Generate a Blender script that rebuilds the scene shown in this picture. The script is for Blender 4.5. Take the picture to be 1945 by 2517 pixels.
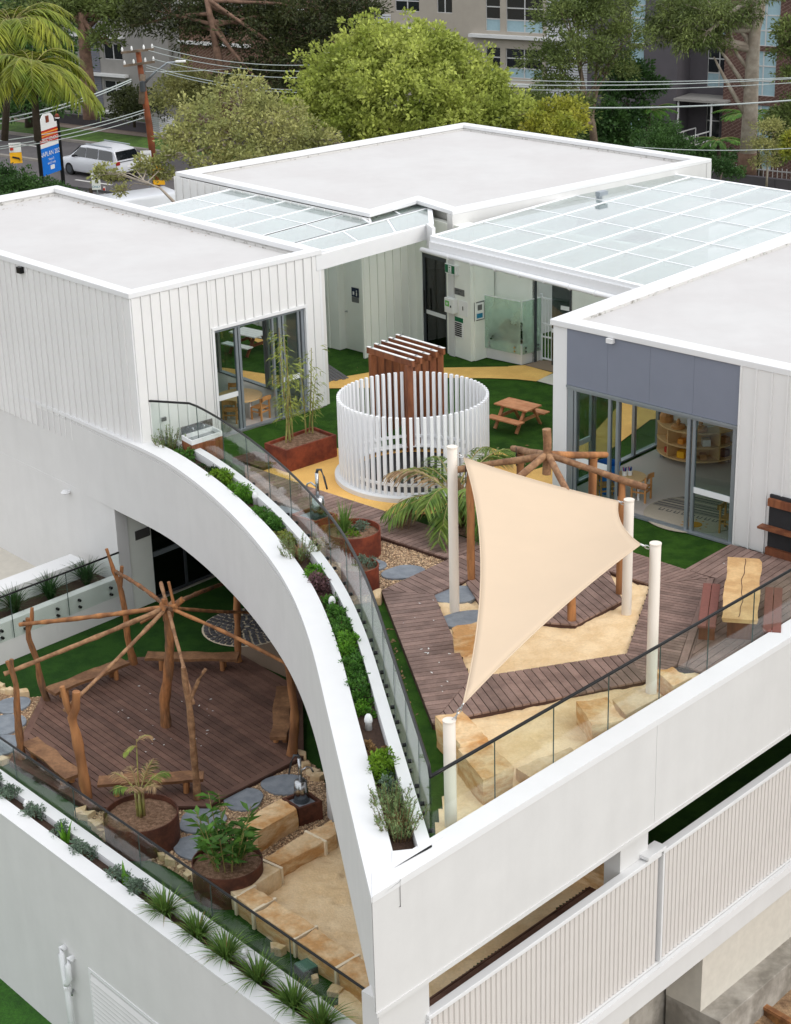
import bpy, bmesh, math, random
import numpy as np
from mathutils import Vector, Matrix
for o in list(bpy.data.objects):
    bpy.data.objects.remove(o)
scene = bpy.context.scene
COL = scene.collection
RAD = math.radians

# ------------------------------------------------------------------ camera
cam_data = bpy.data.cameras.new('camera')
cam_data.sensor_fit = 'VERTICAL'
cam_data.sensor_height = 24.0
cam_data.lens = 24.0 * 4353.0 / 2517.0
cam_data.clip_start = 0.5
cam_data.clip_end = 1500.0
cam = bpy.data.objects.new('camera', cam_data)
COL.objects.link(cam)
_p, _r = RAD(21.83), RAD(-1.65)
_f = Vector((0, math.cos(_p), -math.sin(_p)))
_u0 = Vector((0, math.sin(_p), math.cos(_p)))
_r0 = Vector((1, 0, 0))
_rt = _r0 * math.cos(_r) + _u0 * math.sin(_r)
_up = _u0 * math.cos(_r) - _r0 * math.sin(_r)
cam.matrix_world = Matrix(((_rt.x, _up.x, -_f.x, 0), (_rt.y, _up.y, -_f.y, 0), (_rt.z, _up.z, -_f.z, 13.0), (0, 0, 0, 1)))
scene.camera = cam

# ------------------------------------------------------------------ sky, sun, exposure
SUN_EL, SUN_AZ = RAD(40), RAD(-36)         # azimuth of the sun in the x-y plane, from +x
world = bpy.data.worlds.new('World')
scene.world = world
world.use_nodes = True
nt = world.node_tree
bg = nt.nodes['Background']
sky = nt.nodes.new('ShaderNodeTexSky')
sky.sky_type = 'NISHITA'
sky.sun_disc = False
sky.sun_elevation = SUN_EL
sky.sun_rotation = RAD(90) - SUN_AZ
sky.air_density = 1.0
sky.dust_density = 2.5
sky.ozone_density = 1.0
hsv = nt.nodes.new('ShaderNodeHueSaturation')       # thin white overcast: the blue is mostly veiled
hsv.inputs['Saturation'].default_value = 0.22
nt.links.new(sky.outputs['Color'], hsv.inputs['Color'])
veil = nt.nodes.new('ShaderNodeMix'); veil.data_type = 'RGBA'      # high cloud sheet: most of the light comes evenly from the whole sky
veil.inputs['Factor'].default_value = 0.72
veil.inputs['B'].default_value = (4.58, 4.69, 4.90, 1)
nt.links.new(hsv.outputs['Color'], veil.inputs['A'])
nt.links.new(veil.outputs['Result'], bg.inputs['Color'])
bg.inputs['Strength'].default_value = 0.15
sd = bpy.data.lights.new('sun', 'SUN')
sd.energy = 0.34
sd.angle = RAD(30)
sd.color = (1.0, 0.95, 0.88)
sun = bpy.data.objects.new('sun', sd)
COL.objects.link(sun)
_s = Vector((math.cos(SUN_EL) * math.cos(SUN_AZ), math.cos(SUN_EL) * math.sin(SUN_AZ), math.sin(SUN_EL)))
sun.rotation_euler = _s.to_track_quat('Z', 'Y').to_euler()
sun.location = _s * 60
scene.view_settings.view_transform = 'Standard'
scene.view_settings.look = 'None'
scene.view_settings.gamma = 1.0
scene.view_settings.exposure = 1.04
scene.view_settings.use_curve_mapping = False
scene.render.engine = 'CYCLES'
scene.cycles.max_bounces = 8
scene.cycles.transparent_max_bounces = 24

# ------------------------------------------------------------------ helpers
def lin(r, g, b):
    f = lambda v: (v / 255 / 12.92) if v <= 10 else ((v / 255 + .055) / 1.055) ** 2.4
    return (f(r), f(g), f(b), 1)

MATS = {}
def mat(name, rgb, rough=.65, metal=0.0, var=0.0, vscale=6.0, rgb2=None, mixscale=3.0, bump=0.0, bscale=30.0, rnd=0.0, island=0.0, spec=.4, stretch=None, trans=0.0, detail=4.0, mixlo=.4, mixhi=.6, alpha=None, streak=0.0):
    """procedural surface: colour, noise variation, second colour in patches, bump, per-object and per-island variation"""
    m = bpy.data.materials.new(name); m.use_nodes = True
    t = m.node_tree; N = t.nodes; Lk = t.links
    b = N['Principled BSDF']
    b.inputs['Roughness'].default_value = rough; b.inputs['Metallic'].default_value = metal
    b.inputs['Specular IOR Level'].default_value = spec
    tc = N.new('ShaderNodeTexCoord')
    vec = tc.outputs['Object']
    if stretch:
        mp = N.new('ShaderNodeMapping'); mp.inputs['Scale'].default_value = stretch
        Lk.new(vec, mp.inputs['Vector']); vec = mp.outputs['Vector']
    base = N.new('ShaderNodeRGB'); base.outputs[0].default_value = rgb
    col = base.outputs[0]
    def noise(scale, det=detail):
        n = N.new('ShaderNodeTexNoise'); n.inputs['Scale'].default_value = scale; n.inputs['Detail'].default_value = det
        n.inputs['Roughness'].default_value = .6
        Lk.new(vec, n.inputs['Vector']); return n
    if rgb2:
        n = noise(mixscale)
        mr = N.new('ShaderNodeMapRange'); mr.inputs['From Min'].default_value = mixlo; mr.inputs['From Max'].default_value = mixhi
        Lk.new(n.outputs['Fac'], mr.inputs['Value'])
        mx = N.new('ShaderNodeMix'); mx.data_type = 'RGBA'
        Lk.new(mr.outputs[0], mx.inputs['Factor']); Lk.new(col, mx.inputs['A']); mx.inputs['B'].default_value = rgb2
        col = mx.outputs['Result']
    def scale_by(fac_socket, lo, hi):
        nonlocal col
        mr = N.new('ShaderNodeMapRange'); mr.inputs['To Min'].default_value = lo; mr.inputs['To Max'].default_value = hi
        Lk.new(fac_socket, mr.inputs['Value'])
        mx = N.new('ShaderNodeVectorMath'); mx.operation = 'SCALE'
        Lk.new(col, mx.inputs[0]); Lk.new(mr.outputs[0], mx.inputs['Scale']); col = mx.outputs[0]
        return mr
    if var:
        n = noise(vscale)
        mr = scale_by(n.outputs['Fac'], 1 - var, 1 + var); mr.inputs['From Min'].default_value = .3; mr.inputs['From Max'].default_value = .7; mr.clamp = True
    if streak:
        mp = N.new('ShaderNodeMapping'); mp.inputs['Scale'].default_value = (2.2, 2.2, .18)
        Lk.new(tc.outputs['Object'], mp.inputs['Vector'])
        n = N.new('ShaderNodeTexNoise'); n.inputs['Scale'].default_value = 1.4; n.inputs['Detail'].default_value = 5
        Lk.new(mp.outputs[0], n.inputs['Vector'])
        mr = scale_by(n.outputs['Fac'], 1 - streak, 1 + streak * .3); mr.inputs['From Min'].default_value = .3; mr.inputs['From Max'].default_value = .62; mr.clamp = True
    if rnd:
        oi = N.new('ShaderNodeObjectInfo'); scale_by(oi.outputs['Random'], 1 - rnd, 1 + rnd)
    if island:
        g = N.new('ShaderNodeNewGeometry'); scale_by(g.outputs['Random Per Island'], 1 - island, 1 + island)
    Lk.new(col, b.inputs['Base Color'])
    if bump:
        n = noise(bscale, 5)
        bp = N.new('ShaderNodeBump'); bp.inputs['Strength'].default_value = bump; bp.inputs['Distance'].default_value = .02
        Lk.new(n.outputs['Fac'], bp.inputs['Height']); Lk.new(bp.outputs[0], b.inputs['Normal'])
    if trans:
        tr = N.new('ShaderNodeBsdfTranslucent'); Lk.new(col, tr.inputs['Color'])
        ms = N.new('ShaderNodeMixShader'); ms.inputs[0].default_value = trans
        out = N['Material Output']
        Lk.new(b.outputs[0], ms.inputs[1]); Lk.new(tr.outputs[0], ms.inputs[2]); Lk.new(ms.outputs[0], out.inputs['Surface'])
    MATS[name] = m
    return m

def glass_mat(name, tint, refl_rough=.02, haze=0.0, haze_rgb=(.8, .9, .88, 1), ior=1.5, gain=1.0):
    """clear sheet glass: tinted see-through mixed with a mirror by Fresnel; haze adds a frosted diffuse share"""
    m = bpy.data.materials.new(name); m.use_nodes = True
    t = m.node_tree; N = t.nodes; Lk = t.links
    for n in list(N):
        if n.type == 'BSDF_PRINCIPLED': N.remove(n)
    out = N['Material Output']
    tr = N.new('ShaderNodeBsdfTransparent'); tr.inputs[0].default_value = tint
    gl = N.new('ShaderNodeBsdfGlossy'); gl.inputs['Roughness'].default_value = refl_rough
    lw = N.new('ShaderNodeLayerWeight'); lw.inputs['Blend'].default_value = .5
    pw = N.new('ShaderNodeMath'); pw.operation = 'POWER'; pw.inputs[1].default_value = 4.0
    fr = N.new('ShaderNodeMapRange'); fr.inputs['To Min'].default_value = .04; fr.inputs['To Max'].default_value = .85     # Schlick reflectance of sheet glass
    Lk.new(lw.outputs['Facing'], pw.inputs[0]); Lk.new(pw.outputs[0], fr.inputs['Value'])
    base = tr.outputs[0]
    if haze:
        df = N.new('ShaderNodeBsdfDiffuse'); df.inputs[0].default_value = haze_rgb
        tl = N.new('ShaderNodeBsdfTranslucent'); tl.inputs[0].default_value = haze_rgb
        m0 = N.new('ShaderNodeMixShader'); m0.inputs[0].default_value = .62
        Lk.new(df.outputs[0], m0.inputs[1]); Lk.new(tl.outputs[0], m0.inputs[2])
        tc = N.new('ShaderNodeTexCoord'); nz = N.new('ShaderNodeTexNoise'); nz.inputs['Scale'].default_value = .9; nz.inputs['Detail'].default_value = 6
        Lk.new(tc.outputs['Object'], nz.inputs['Vector'])
        mr = N.new('ShaderNodeMapRange'); mr.inputs['From Min'].default_value = .3; mr.inputs['From Max'].default_value = .7
        mr.inputs['To Min'].default_value = max(0, haze - .22); mr.inputs['To Max'].default_value = min(1, haze + .22)
        Lk.new(nz.outputs['Fac'], mr.inputs['Value'])
        m1 = N.new('ShaderNodeMixShader'); Lk.new(mr.outputs[0], m1.inputs[0])
        Lk.new(tr.outputs[0], m1.inputs[1]); Lk.new(m0.outputs[0], m1.inputs[2]); base = m1.outputs[0]
    ms = N.new('ShaderNodeMixShader')
    mg = N.new('ShaderNodeMath'); mg.operation = 'MULTIPLY'; mg.inputs[1].default_value = gain; mg.use_clamp = True
    Lk.new(fr.outputs[0], mg.inputs[0]); Lk.new(mg.outputs[0], ms.inputs[0])
    Lk.new(base, ms.inputs[1]); Lk.new(gl.outputs[0], ms.inputs[2]); Lk.new(ms.outputs[0], out.inputs['Surface'])
    MATS[name] = m
    return m

def new_obj(name, me, parent=None, local=False):
    o = bpy.data.objects.new(name, me); COL.objects.link(o)
    if parent is not None:
        o.parent = parent
        if not local:
            o.location = -Vector(parent.get('_w', (0, 0, 0)))
    return o

def tag(o, label=None, cat=None, group=None, kind=None):
    if label: o['label'] = label
    if cat: o['category'] = cat
    if group: o['group'] = group
    if kind: o['kind'] = kind
    return o

LOCS = {}
def thing(name, label=None, cat=None, loc=(0, 0, 0), rz=0.0, group=None, kind=None):
    o = bpy.data.objects.new(name, None); COL.objects.link(o)
    o.empty_display_size = .2
    o.location = loc; o.rotation_euler = (0, 0, rz)
    LOCS[o.name] = Vector(loc)
    return tag(o, label, cat, group, kind)

class MB:
    """collects shapes into one mesh"""
    def __init__(self): self.v = []; self.f = []; self.sm = False
    def add(self, vs, fs):
        n = len(self.v); self.v += [tuple(p) for p in vs]; self.f += [tuple(i + n for i in f) for f in fs]; return self
    def box(self, c, s, rz=0.0):
        cx, cy, cz = c; hx, hy, hz = s[0] / 2, s[1] / 2, s[2] / 2; ca, sa = math.cos(rz), math.sin(rz)
        vs = [(cx + x * ca - y * sa, cy + x * sa + y * ca, cz + z) for z in (-hz, hz) for x, y in ((-hx, -hy), (hx, -hy), (hx, hy), (-hx, hy))]
        return self.add(vs, [(3, 2, 1, 0), (4, 5, 6, 7), (0, 1, 5, 4), (1, 2, 6, 5), (2, 3, 7, 6), (3, 0, 4, 7)])
    def prism(self, poly, z0, z1):
        a = sum(poly[i][0] * poly[(i + 1) % len(poly)][1] - poly[(i + 1) % len(poly)][0] * poly[i][1] for i in range(len(poly)))
        if a < 0: poly = poly[::-1]
        n = len(poly)
        vs = [(p[0], p[1], z0) for p in poly] + [(p[0], p[1], z1) for p in poly]
        fs = [tuple(range(n - 1, -1, -1)), tuple(range(n, 2 * n))] + [(i, (i + 1) % n, n + (i + 1) % n, n + i) for i in range(n)]
        return self.add(vs, fs)
    def sheet(self, poly, z):
        a = sum(poly[i][0] * poly[(i + 1) % len(poly)][1] - poly[(i + 1) % len(poly)][0] * poly[i][1] for i in range(len(poly)))
        if a < 0: poly = poly[::-1]
        return self.add([(p[0], p[1], z) for p in poly], [tuple(range(len(poly)))])
    def bar(self, p, q, w, h, up=(0, 0, 1)):
        """rectangular bar; w sideways, h along up, centred on p-q"""
        p, q = Vector(p), Vector(q); d = (q - p).normalized(); u = Vector(up)
        s = d.cross(u)
        if s.length < 1e-4: s = d.cross(Vector((1, 0, 0)))
        s.normalize(); u = s.cross(d).normalized(); s *= w / 2; u *= h / 2
        vs = [a + i * s + j * u for a in (p, q) for i, j in ((-1, -1), (1, -1), (1, 1), (-1, 1))]
        return self.add(vs, [(3, 2, 1, 0), (4, 5, 6, 7), (0, 1, 5, 4), (1, 2, 6, 5), (2, 3, 7, 6), (3, 0, 4, 7)])
    def wall(self, p, q, z0, z1, t, side=0):
        """upright slab between plan points p and q; side 0 centred, 1 thickness to the left, -1 to the right"""
        p, q = Vector((p[0], p[1])), Vector((q[0], q[1])); d = (q - p).normalized(); n = Vector((-d.y, d.x))
        a, b = (-t / 2, t / 2) if side == 0 else ((0, t) if side > 0 else (-t, 0))
        return self.prism([tuple(p + n * a), tuple(q + n * a), tuple(q + n * b), tuple(p + n * b)], z0, z1)
    def tube(self, pts, rad, n=8, cap=True, jit=0.0, rng=None):
        pts = [Vector(p) for p in pts]
        if not hasattr(rad, '__len__'): rad = [rad] * len(pts)
        base = len(self.v); ref = Vector((.31, .17, .93))
        vs = []; fs = []
        for i, p in enumerate(pts):
            d = (pts[min(i + 1, len(pts) - 1)] - pts[max(i - 1, 0)]).normalized()
            r = ref if abs(d.dot(ref)) < .95 else Vector((1, 0, 0))
            a = d.cross(r).normalized(); b = d.cross(a)
            for k in range(n):
                t = 2 * math.pi * k / n; rr = rad[i] * (1 + (rng.uniform(-jit, jit) if jit and rng else 0))
                vs.append(p + a * math.cos(t) * rr + b * math.sin(t) * rr)
        for i in range(len(pts) - 1):
            for k in range(n):
                fs.append((i * n + k, i * n + (k + 1) % n, (i + 1) * n + (k + 1) % n, (i + 1) * n + k))
        if cap:
            fs.append(tuple(range(n - 1, -1, -1))); fs.append(tuple(range((len(pts) - 1) * n, len(pts) * n)))
        return self.add(vs, fs)
    def lathe(self, c, prof, n=32):
        """profile of (radius, z) turned round the vertical through c"""
        vs = []; fs = []
        for r, z in prof:
            for k in range(n):
                t = 2 * math.pi * k / n; vs.append((c[0] + r * math.cos(t), c[1] + r * math.sin(t), c[2] + z))
        for i in range(len(prof) - 1):
            for k in range(n):
                fs.append((i * n + k, i * n + (k + 1) % n, (i + 1) * n + (k + 1) % n, (i + 1) * n + k))
        return self.add(vs, fs)
    def disc(self, c, r, n=28, rng=None, jit=0.0):
        vs = [(c[0] + r * math.cos(2 * math.pi * k / n) * (1 + (rng.uniform(-jit, jit) if rng else 0)), c[1] + r * math.sin(2 * math.pi * k / n), c[2]) for k in range(n)]
        return self.add(vs, [tuple(range(n))])
    def build(self, name, m, parent=None, local=False, smooth=False, bevel=0.0, segs=2):
        me = bpy.data.meshes.new(name); me.from_pydata(self.v, [], self.f); me.update()
        if smooth or self.sm: me.polygons.foreach_set('use_smooth', [True] * len(me.polygons))
        me.materials.append(MATS[m] if isinstance(m, str) else m)
        o = bpy.data.objects.new(name, me); COL.objects.link(o)
        if parent is not None:
            o.parent = parent
            if not local and parent.name in LOCS: o.location = -LOCS[parent.name]
        if bevel:
            b = o.modifiers.new('bevel', 'BEVEL'); b.width = bevel; b.segments = segs; b.limit_method = 'ANGLE'
        return o

def smooth_angle(o, ang=40):
    for p in o.data.polygons: p.use_smooth = True
    try:
        o.data.set_sharp_from_angle(angle=RAD(ang))
    except Exception: pass
    return o

def text_obj(body, size, m, parent, loc, xdir, ydir, width=None, align='CENTER'):
    """flat lettering standing in a plane spanned by xdir and ydir"""
    cu = bpy.data.curves.new('lettering', 'FONT'); cu.body = body; cu.size = size; cu.align_x = align; cu.align_y = 'CENTER'
    cu.extrude = .001
    tmp = bpy.data.objects.new('tmp', cu); COL.objects.link(tmp)
    bpy.context.view_layer.update()
    me = bpy.data.meshes.new_from_object(tmp.evaluated_get(bpy.context.evaluated_depsgraph_get()))
    bpy.data.objects.remove(tmp); bpy.data.curves.remove(cu)
    me.materials.clear(); me.materials.append(MATS[m])
    o = bpy.data.objects.new('lettering', me); COL.objects.link(o)
    x = Vector(xdir).normalized(); y = Vector(ydir).normalized(); z = x.cross(y)
    o.parent = parent
    off = -LOCS[parent.name] if parent.name in LOCS else Vector()
    mw = Matrix(((x.x, y.x, z.x, loc[0] + off.x), (x.y, y.y, z.y, loc[1] + off.y), (x.z, y.z, z.z, loc[2] + off.z), (0, 0, 0, 1)))
    o.matrix_local = mw
    return o

def V2(p): return (p[0], p[1])
def lerp(a, b, t): return tuple(a[i] + (b[i] - a[i]) * t for i in range(len(a)))
def clip(poly, n, d):
    """keep the side where n.p <= d"""
    out = []
    for i in range(len(poly)):
        a, b = poly[i], poly[(i + 1) % len(poly)]
        fa, fb = n[0] * a[0] + n[1] * a[1] - d, n[0] * b[0] + n[1] * b[1] - d
        if fa <= 0: out.append(a)
        if (fa < 0 < fb) or (fb < 0 < fa):
            t = fa / (fa - fb); out.append((a[0] + (b[0] - a[0]) * t, a[1] + (b[1] - a[1]) * t))
    return out

def copy_tree(o, parent=None):
    c = o.copy(); COL.objects.link(c); c.parent = parent
    for ch in o.children: copy_tree(ch, c)
    return c
def copy_at(o, loc, rz=None, label=None, scale=None):
    c = copy_tree(o); c.location = loc
    if rz is not None: c.rotation_euler = (0, 0, rz)
    if label: c['label'] = label
    if scale: c.scale = (scale,) * 3
    return c

def deck(polys_dirs, z, m, m_edge, w=.14, gap=.016, th=.03, depth=.14):
    """boarded floor: each polygon is cut into boards running along its direction; every board is a piece of its own"""
    root = thing('timber_deck', kind='structure')
    for poly, dr in polys_dirs:
        poly = [V2(p) for p in poly]
        dv = Vector((dr[0], dr[1])).normalized(); n = Vector((-dv.y, dv.x))
        a = [n.x * p[0] + n.y * p[1] for p in poly]
        k0 = min(a)
        while k0 < max(a):
            pc = clip(clip(poly, (-n.x, -n.y), -(k0 + gap / 2)), (n.x, n.y), k0 + w - gap / 2)
            k0 += w
            if len(pc) < 3: continue
            ar = abs(sum(pc[i][0] * pc[(i + 1) % len(pc)][1] - pc[(i + 1) % len(pc)][0] * pc[i][1] for i in range(len(pc)))) / 2
            if ar < .004: continue
            MB().prism(pc, z - th, z).build('board', m, root)
        cxx = sum(p[0] for p in poly) / len(poly); cyy = sum(p[1] for p in poly) / len(poly)
        ins = [(p[0] + (cxx - p[0]) * .004, p[1] + (cyy - p[1]) * .004) for p in poly]
        MB().prism(ins, z - depth, z - th - .004).build('deck_frame', m_edge, root)
    return root
def np_mesh(name, v, f, mt, parent=None, smooth=False, local=False):
    me = bpy.data.meshes.new(name); nv, nf, k = len(v), len(f), f.shape[1]
    me.vertices.add(nv); me.vertices.foreach_set('co', np.ascontiguousarray(v, np.float32).ravel())
    me.loops.add(nf * k); me.loops.foreach_set('vertex_index', np.ascontiguousarray(f, np.int32).ravel())
    me.polygons.add(nf); me.polygons.foreach_set('loop_start', np.arange(0, nf * k, k, dtype=np.int32)); me.polygons.foreach_set('loop_total', np.full(nf, k, np.int32))
    if smooth: me.polygons.foreach_set('use_smooth', np.ones(nf, bool))
    me.update(calc_edges=True); me.materials.append(MATS[mt])
    o = bpy.data.objects.new(name, me); COL.objects.link(o)
    if parent is not None:
        o.parent = parent
        if not local and parent.name in LOCS: o.location = -LOCS[parent.name]
    return o
# ------------------------------------------------------------------ materials
mat('white_render', lin(207, 206, 204), .75, bump=.10, bscale=9, var=.025, vscale=1.6, streak=.022)
mat('white_cap', lin(219, 219, 219), .55, var=.015, vscale=3)
mat('membrane', lin(195, 193, 191), .7, rgb2=lin(191, 188, 186), mixscale=.5, var=.02, vscale=2.5, bump=.05, bscale=4)
mat('cladding', lin(221, 220, 218), .5, var=.02, vscale=1.2, rnd=.012)
mat('dirty_trim', lin(196, 194, 190), .7, rgb2=lin(120, 116, 108), mixscale=7, mixlo=.55, mixhi=.72)
mat('court_render', lin(230, 232, 224), .75, bump=.12, bscale=30, var=.03, vscale=2)
mat('grey_panel', lin(120, 125, 138), .6, var=.03, vscale=2.0)
mat('alu', lin(150, 157, 163), .4, metal=.5, var=.04, vscale=5)
mat('alu_dark', lin(72, 76, 80), .45, metal=.3)
mat('alu_white', lin(222, 224, 224), .4)
mat('black_metal', lin(22, 22, 23), .35, metal=.3)
mat('white_steel', lin(232, 233, 234), .4)
mat('steel', lin(178, 180, 182), .25, metal=1.0, var=.08, vscale=14)
mat('cream_post', lin(222, 212, 199), .45, var=.015, vscale=3)
mat('concrete', lin(166, 160, 150), .85, rgb2=lin(128, 122, 112), mixscale=1.6, var=.08, vscale=9, bump=.2, bscale=14, streak=.18)
mat('concrete_pale', lin(198, 192, 180), .85, var=.06, vscale=6, bump=.1)
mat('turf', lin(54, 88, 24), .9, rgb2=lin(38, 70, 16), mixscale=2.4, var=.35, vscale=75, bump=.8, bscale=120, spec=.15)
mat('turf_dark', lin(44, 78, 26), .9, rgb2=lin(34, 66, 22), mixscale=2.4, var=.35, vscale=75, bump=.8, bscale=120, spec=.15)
mat('rubber', lin(238, 190, 108), .85, var=.22, vscale=95, bump=.35, bscale=120, rgb2=lin(224, 174, 96), mixscale=1.1)
mat('rubber_grey', lin(140, 120, 102), .85, var=.16, vscale=80, bump=.3, bscale=120)
mat('sand', lin(242, 216, 176), .95, rgb2=lin(230, 200, 156), mixscale=2.2, var=.07, vscale=24, bump=.7, bscale=30, spec=.1)
mat('mulch', lin(142, 112, 90), .95, var=.45, vscale=60, bump=1.0, bscale=60, rgb2=lin(104, 78, 58), mixscale=14)
mat('soil', lin(66, 48, 38), .95, var=.4, vscale=40, bump=.8, bscale=40)
mat('pebble_bed', lin(150, 120, 92), .9, var=.3, vscale=50, bump=.6, bscale=60)
mat('pebble', lin(206, 178, 142), .65, island=.55, rgb2=lin(150, 122, 98), mixscale=40)
mat('deck_grey', lin(142, 117, 107), .75, rgb2=lin(122, 99, 90), mixscale=3.2, var=.14, vscale=30, rnd=.20, bump=.25, bscale=60)
mat('deck_brown', lin(104, 76, 64), .7, rgb2=lin(87, 61, 51), mixscale=2.4, var=.16, vscale=34, rnd=.22, bump=.25, bscale=60)
mat('deck_edge', lin(70, 46, 38), .8, var=.15, vscale=12)
mat('merbau', lin(136, 84, 54), .55, rgb2=lin(108, 62, 40), mixscale=4, var=.16, vscale=18, rnd=.12, stretch=(1, 1, .25))
mat('picnic_wood', lin(204, 142, 100), .6, rgb2=lin(184, 122, 82), mixscale=5, var=.1, vscale=20, rnd=.08)
mat('log', lin(166, 114, 70), .75, rgb2=lin(116, 76, 46), mixscale=5, var=.28, vscale=20, bump=.6, bscale=18, rnd=.14, stretch=(1, 1, .22))
mat('log_grey', lin(150, 114, 82), .75, rgb2=lin(116, 82, 56), mixscale=5, var=.25, vscale=16, bump=.5, bscale=18, rnd=.12)
mat('branch_dark', lin(104, 76, 54), .85, rgb2=lin(146, 96, 56), mixscale=3, var=.35, vscale=18, bump=.8, bscale=16, rnd=.15, stretch=(1, 1, .25))
mat('court_white', lin(232, 235, 226), .7, bump=.08, bscale=20)
mat('slab_wood', lin(138, 100, 68), .7, rgb2=lin(110, 76, 50), mixscale=3, var=.2, vscale=16, bump=.4, bscale=30, stretch=(1, 1, 1))
mat('pale_slab', lin(208, 172, 122), .6, rgb2=lin(190, 150, 100), mixscale=3.0, var=.1, vscale=20, bump=.15, bscale=30)
mat('corten', lin(132, 62, 38), .75, rgb2=lin(100, 44, 28), mixscale=3.5, var=.16, vscale=22)
mat('corten_dark', lin(92, 52, 36), .75, rgb2=lin(70, 38, 26), mixscale=4, var=.2, vscale=20)
mat('sandstone', lin(222, 192, 150), .9, rgb2=lin(198, 150, 96), mixscale=2.2, var=.12, vscale=16, bump=.7, bscale=12, rnd=.1, stretch=(1, 1, 3))
mat('sandstone_pale', lin(216, 192, 156), .9, rgb2=lin(200, 170, 128), mixscale=3, var=.1, vscale=18, bump=.6, bscale=14)
mat('mortar', lin(228, 212, 184), .95, bump=.3)
mat('slate', lin(134, 140, 146), .7, rgb2=lin(118, 124, 132), mixscale=5, var=.12, vscale=40, bump=.2)
mat('interior_floor', lin(190, 182, 174), .45, var=.05, vscale=60)
mat('interior_wall', lin(212, 210, 206), .7)
mat('dark_void', lin(26, 25, 26), .7)  # near-black colour painted in for the darkness of openings and rooms
mat('birch', lin(214, 178, 126), .5, var=.06, vscale=14)
mat('chair_wood', lin(186, 134, 80), .55, var=.08, vscale=14)
mat('sail', lin(226, 205, 178), .8, trans=.25, var=.015, vscale=1.3)
mat('asphalt', lin(98, 94, 94), .9, rgb2=lin(88, 84, 85), mixscale=.35, var=.1, vscale=9, bump=.2)
mat('road_paint', lin(216, 214, 208), .7, var=.12, vscale=8)
mat('kerb', lin(140, 134, 126), .85, var=.1, vscale=3)
mat('verge', lin(82, 112, 40), .95, rgb2=lin(64, 92, 30), mixscale=1.2, var=.3, vscale=10, bump=.8, bscale=20)
mat('lawn', lin(50, 96, 22), .95, rgb2=lin(38, 80, 16), mixscale=2, var=.35, vscale=22, bump=.8, bscale=40)
mat('footpath', lin(128, 114, 104), .9, var=.12, vscale=4)
mat('earth', lin(112, 92, 72), .95, rgb2=lin(78, 84, 50), mixscale=.25, var=.2, vscale=3)
mat('rubble', lin(150, 122, 92), .95, rgb2=lin(104, 78, 56), mixscale=2.2, var=.35, vscale=18, bump=1.0, bscale=14)
mat('rubble_stone', lin(190, 166, 136), .9, island=.35)
mat('red', lin(186, 48, 30), .5); mat('blue', lin(10, 112, 208), .45); mat('yellow', lin(240, 178, 34), .5)
mat('sign_white', lin(228, 228, 226), .5); mat('ink', lin(32, 32, 36), .6); mat('green_sign', lin(18, 104, 66), .5)
mat('cobble_stone', lin(92, 90, 92), .8, rnd=.3)
mat('bench_red', lin(124, 76, 66), .65, var=.12, vscale=16, rnd=.06)
mat('chalkboard', lin(40, 40, 42), .8, var=.1)
mat('fluted_paint', lin(208, 203, 198), .5, var=.02, vscale=2)
mat('plate_dark', lin(74, 72, 72), .5)
mat('old_board', lin(150, 104, 58), .85, rgb2=lin(92, 62, 36), mixscale=3, var=.25, vscale=16, bump=.4)
mat('garden_soil', lin(58, 56, 40), .95, rgb2=lin(48, 66, 34), mixscale=.6, var=.3, vscale=6)
mat('pole_wood', lin(140, 76, 42), .8, rgb2=lin(104, 56, 34), mixscale=1.5, var=.2, vscale=6)
mat('car_paint', lin(206, 208, 212), .25, spec=.6)
mat('tyre', lin(26, 26, 27), .8); mat('car_glass', lin(22, 26, 30), .06, spec=.8); mat('tail_red', lin(150, 40, 30), .3)
mat('navy', lin(24, 34, 62), .5); mat('plate_grey', lin(116, 116, 116), .4, metal=.4); mat('cyan_ink', lin(40, 124, 158), .5)
mat('lime', lin(96, 180, 72), .5); mat('orange_text', lin(226, 150, 60), .5)
mat('hose', lin(40, 62, 66), .6); mat('pit_lid', lin(74, 112, 98), .6, var=.1); mat('chain', lin(196, 196, 196), .3, metal=.9)
glass_mat('clear_glass', (.95, .98, .965, 1), gain=.75)
glass_mat('edge_glass', (.80, .91, .87, 1), gain=1.2)
glass_mat('door_glass', (.80, .87, .85, 1), gain=1.2)
glass_mat('dark_glass', (.34, .37, .37, 1), gain=1.4)
glass_mat('canopy_glass', (.92, .965, .955, 1), refl_rough=.05, haze=.30, haze_rgb=(.74, .87, .84, 1), gain=1.5)
glass_mat('screen_glass', (.84, .93, .88, 1), gain=.8, haze=.26, haze_rgb=lin(226, 240, 230))

# ------------------------------------------------------------------ levels and building axes (metres; upper terrace floor is 0)
ZP = .40            # top of the parapets round the upper terrace
ZFB = -1.42         # underside of the fascia
ZL = -4.0           # floor of the lower terrace
ZLD = -3.9          # boards of the lower deck
ZLP = -3.6          # top of the lower parapet
ZG = -7.7           # garden below
ZR = -6.0           # road
ZD = .10            # boards of the upper decks
uL = Vector((.7476, .6642)); vL = Vector((-.6642, .7476)); NL = Vector((-5.40, 35.87))
uR = Vector((.6756, .7373)); wR = Vector((.7200, -.6940)); RC = Vector((3.17, 33.26))
FD = Vector((.69565, .71839)); FN = Vector((-.71839, .69565)); FC = Vector((-.43, 18.65))     # front fascia: along, inward, corner
LD = Vector((.656, -.754)); LN = Vector((.754, .656)); LO = Vector((-7.24, 27.53))           # lower left wall: along, inward, a point
def Lp(u, v): return tuple(NL + uL * u + vL * v)
def Rp(s, u): return tuple(RC + wR * s + uR * u)
def Fp(s, n): return tuple(FC + FD * s + FN * n)
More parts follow.
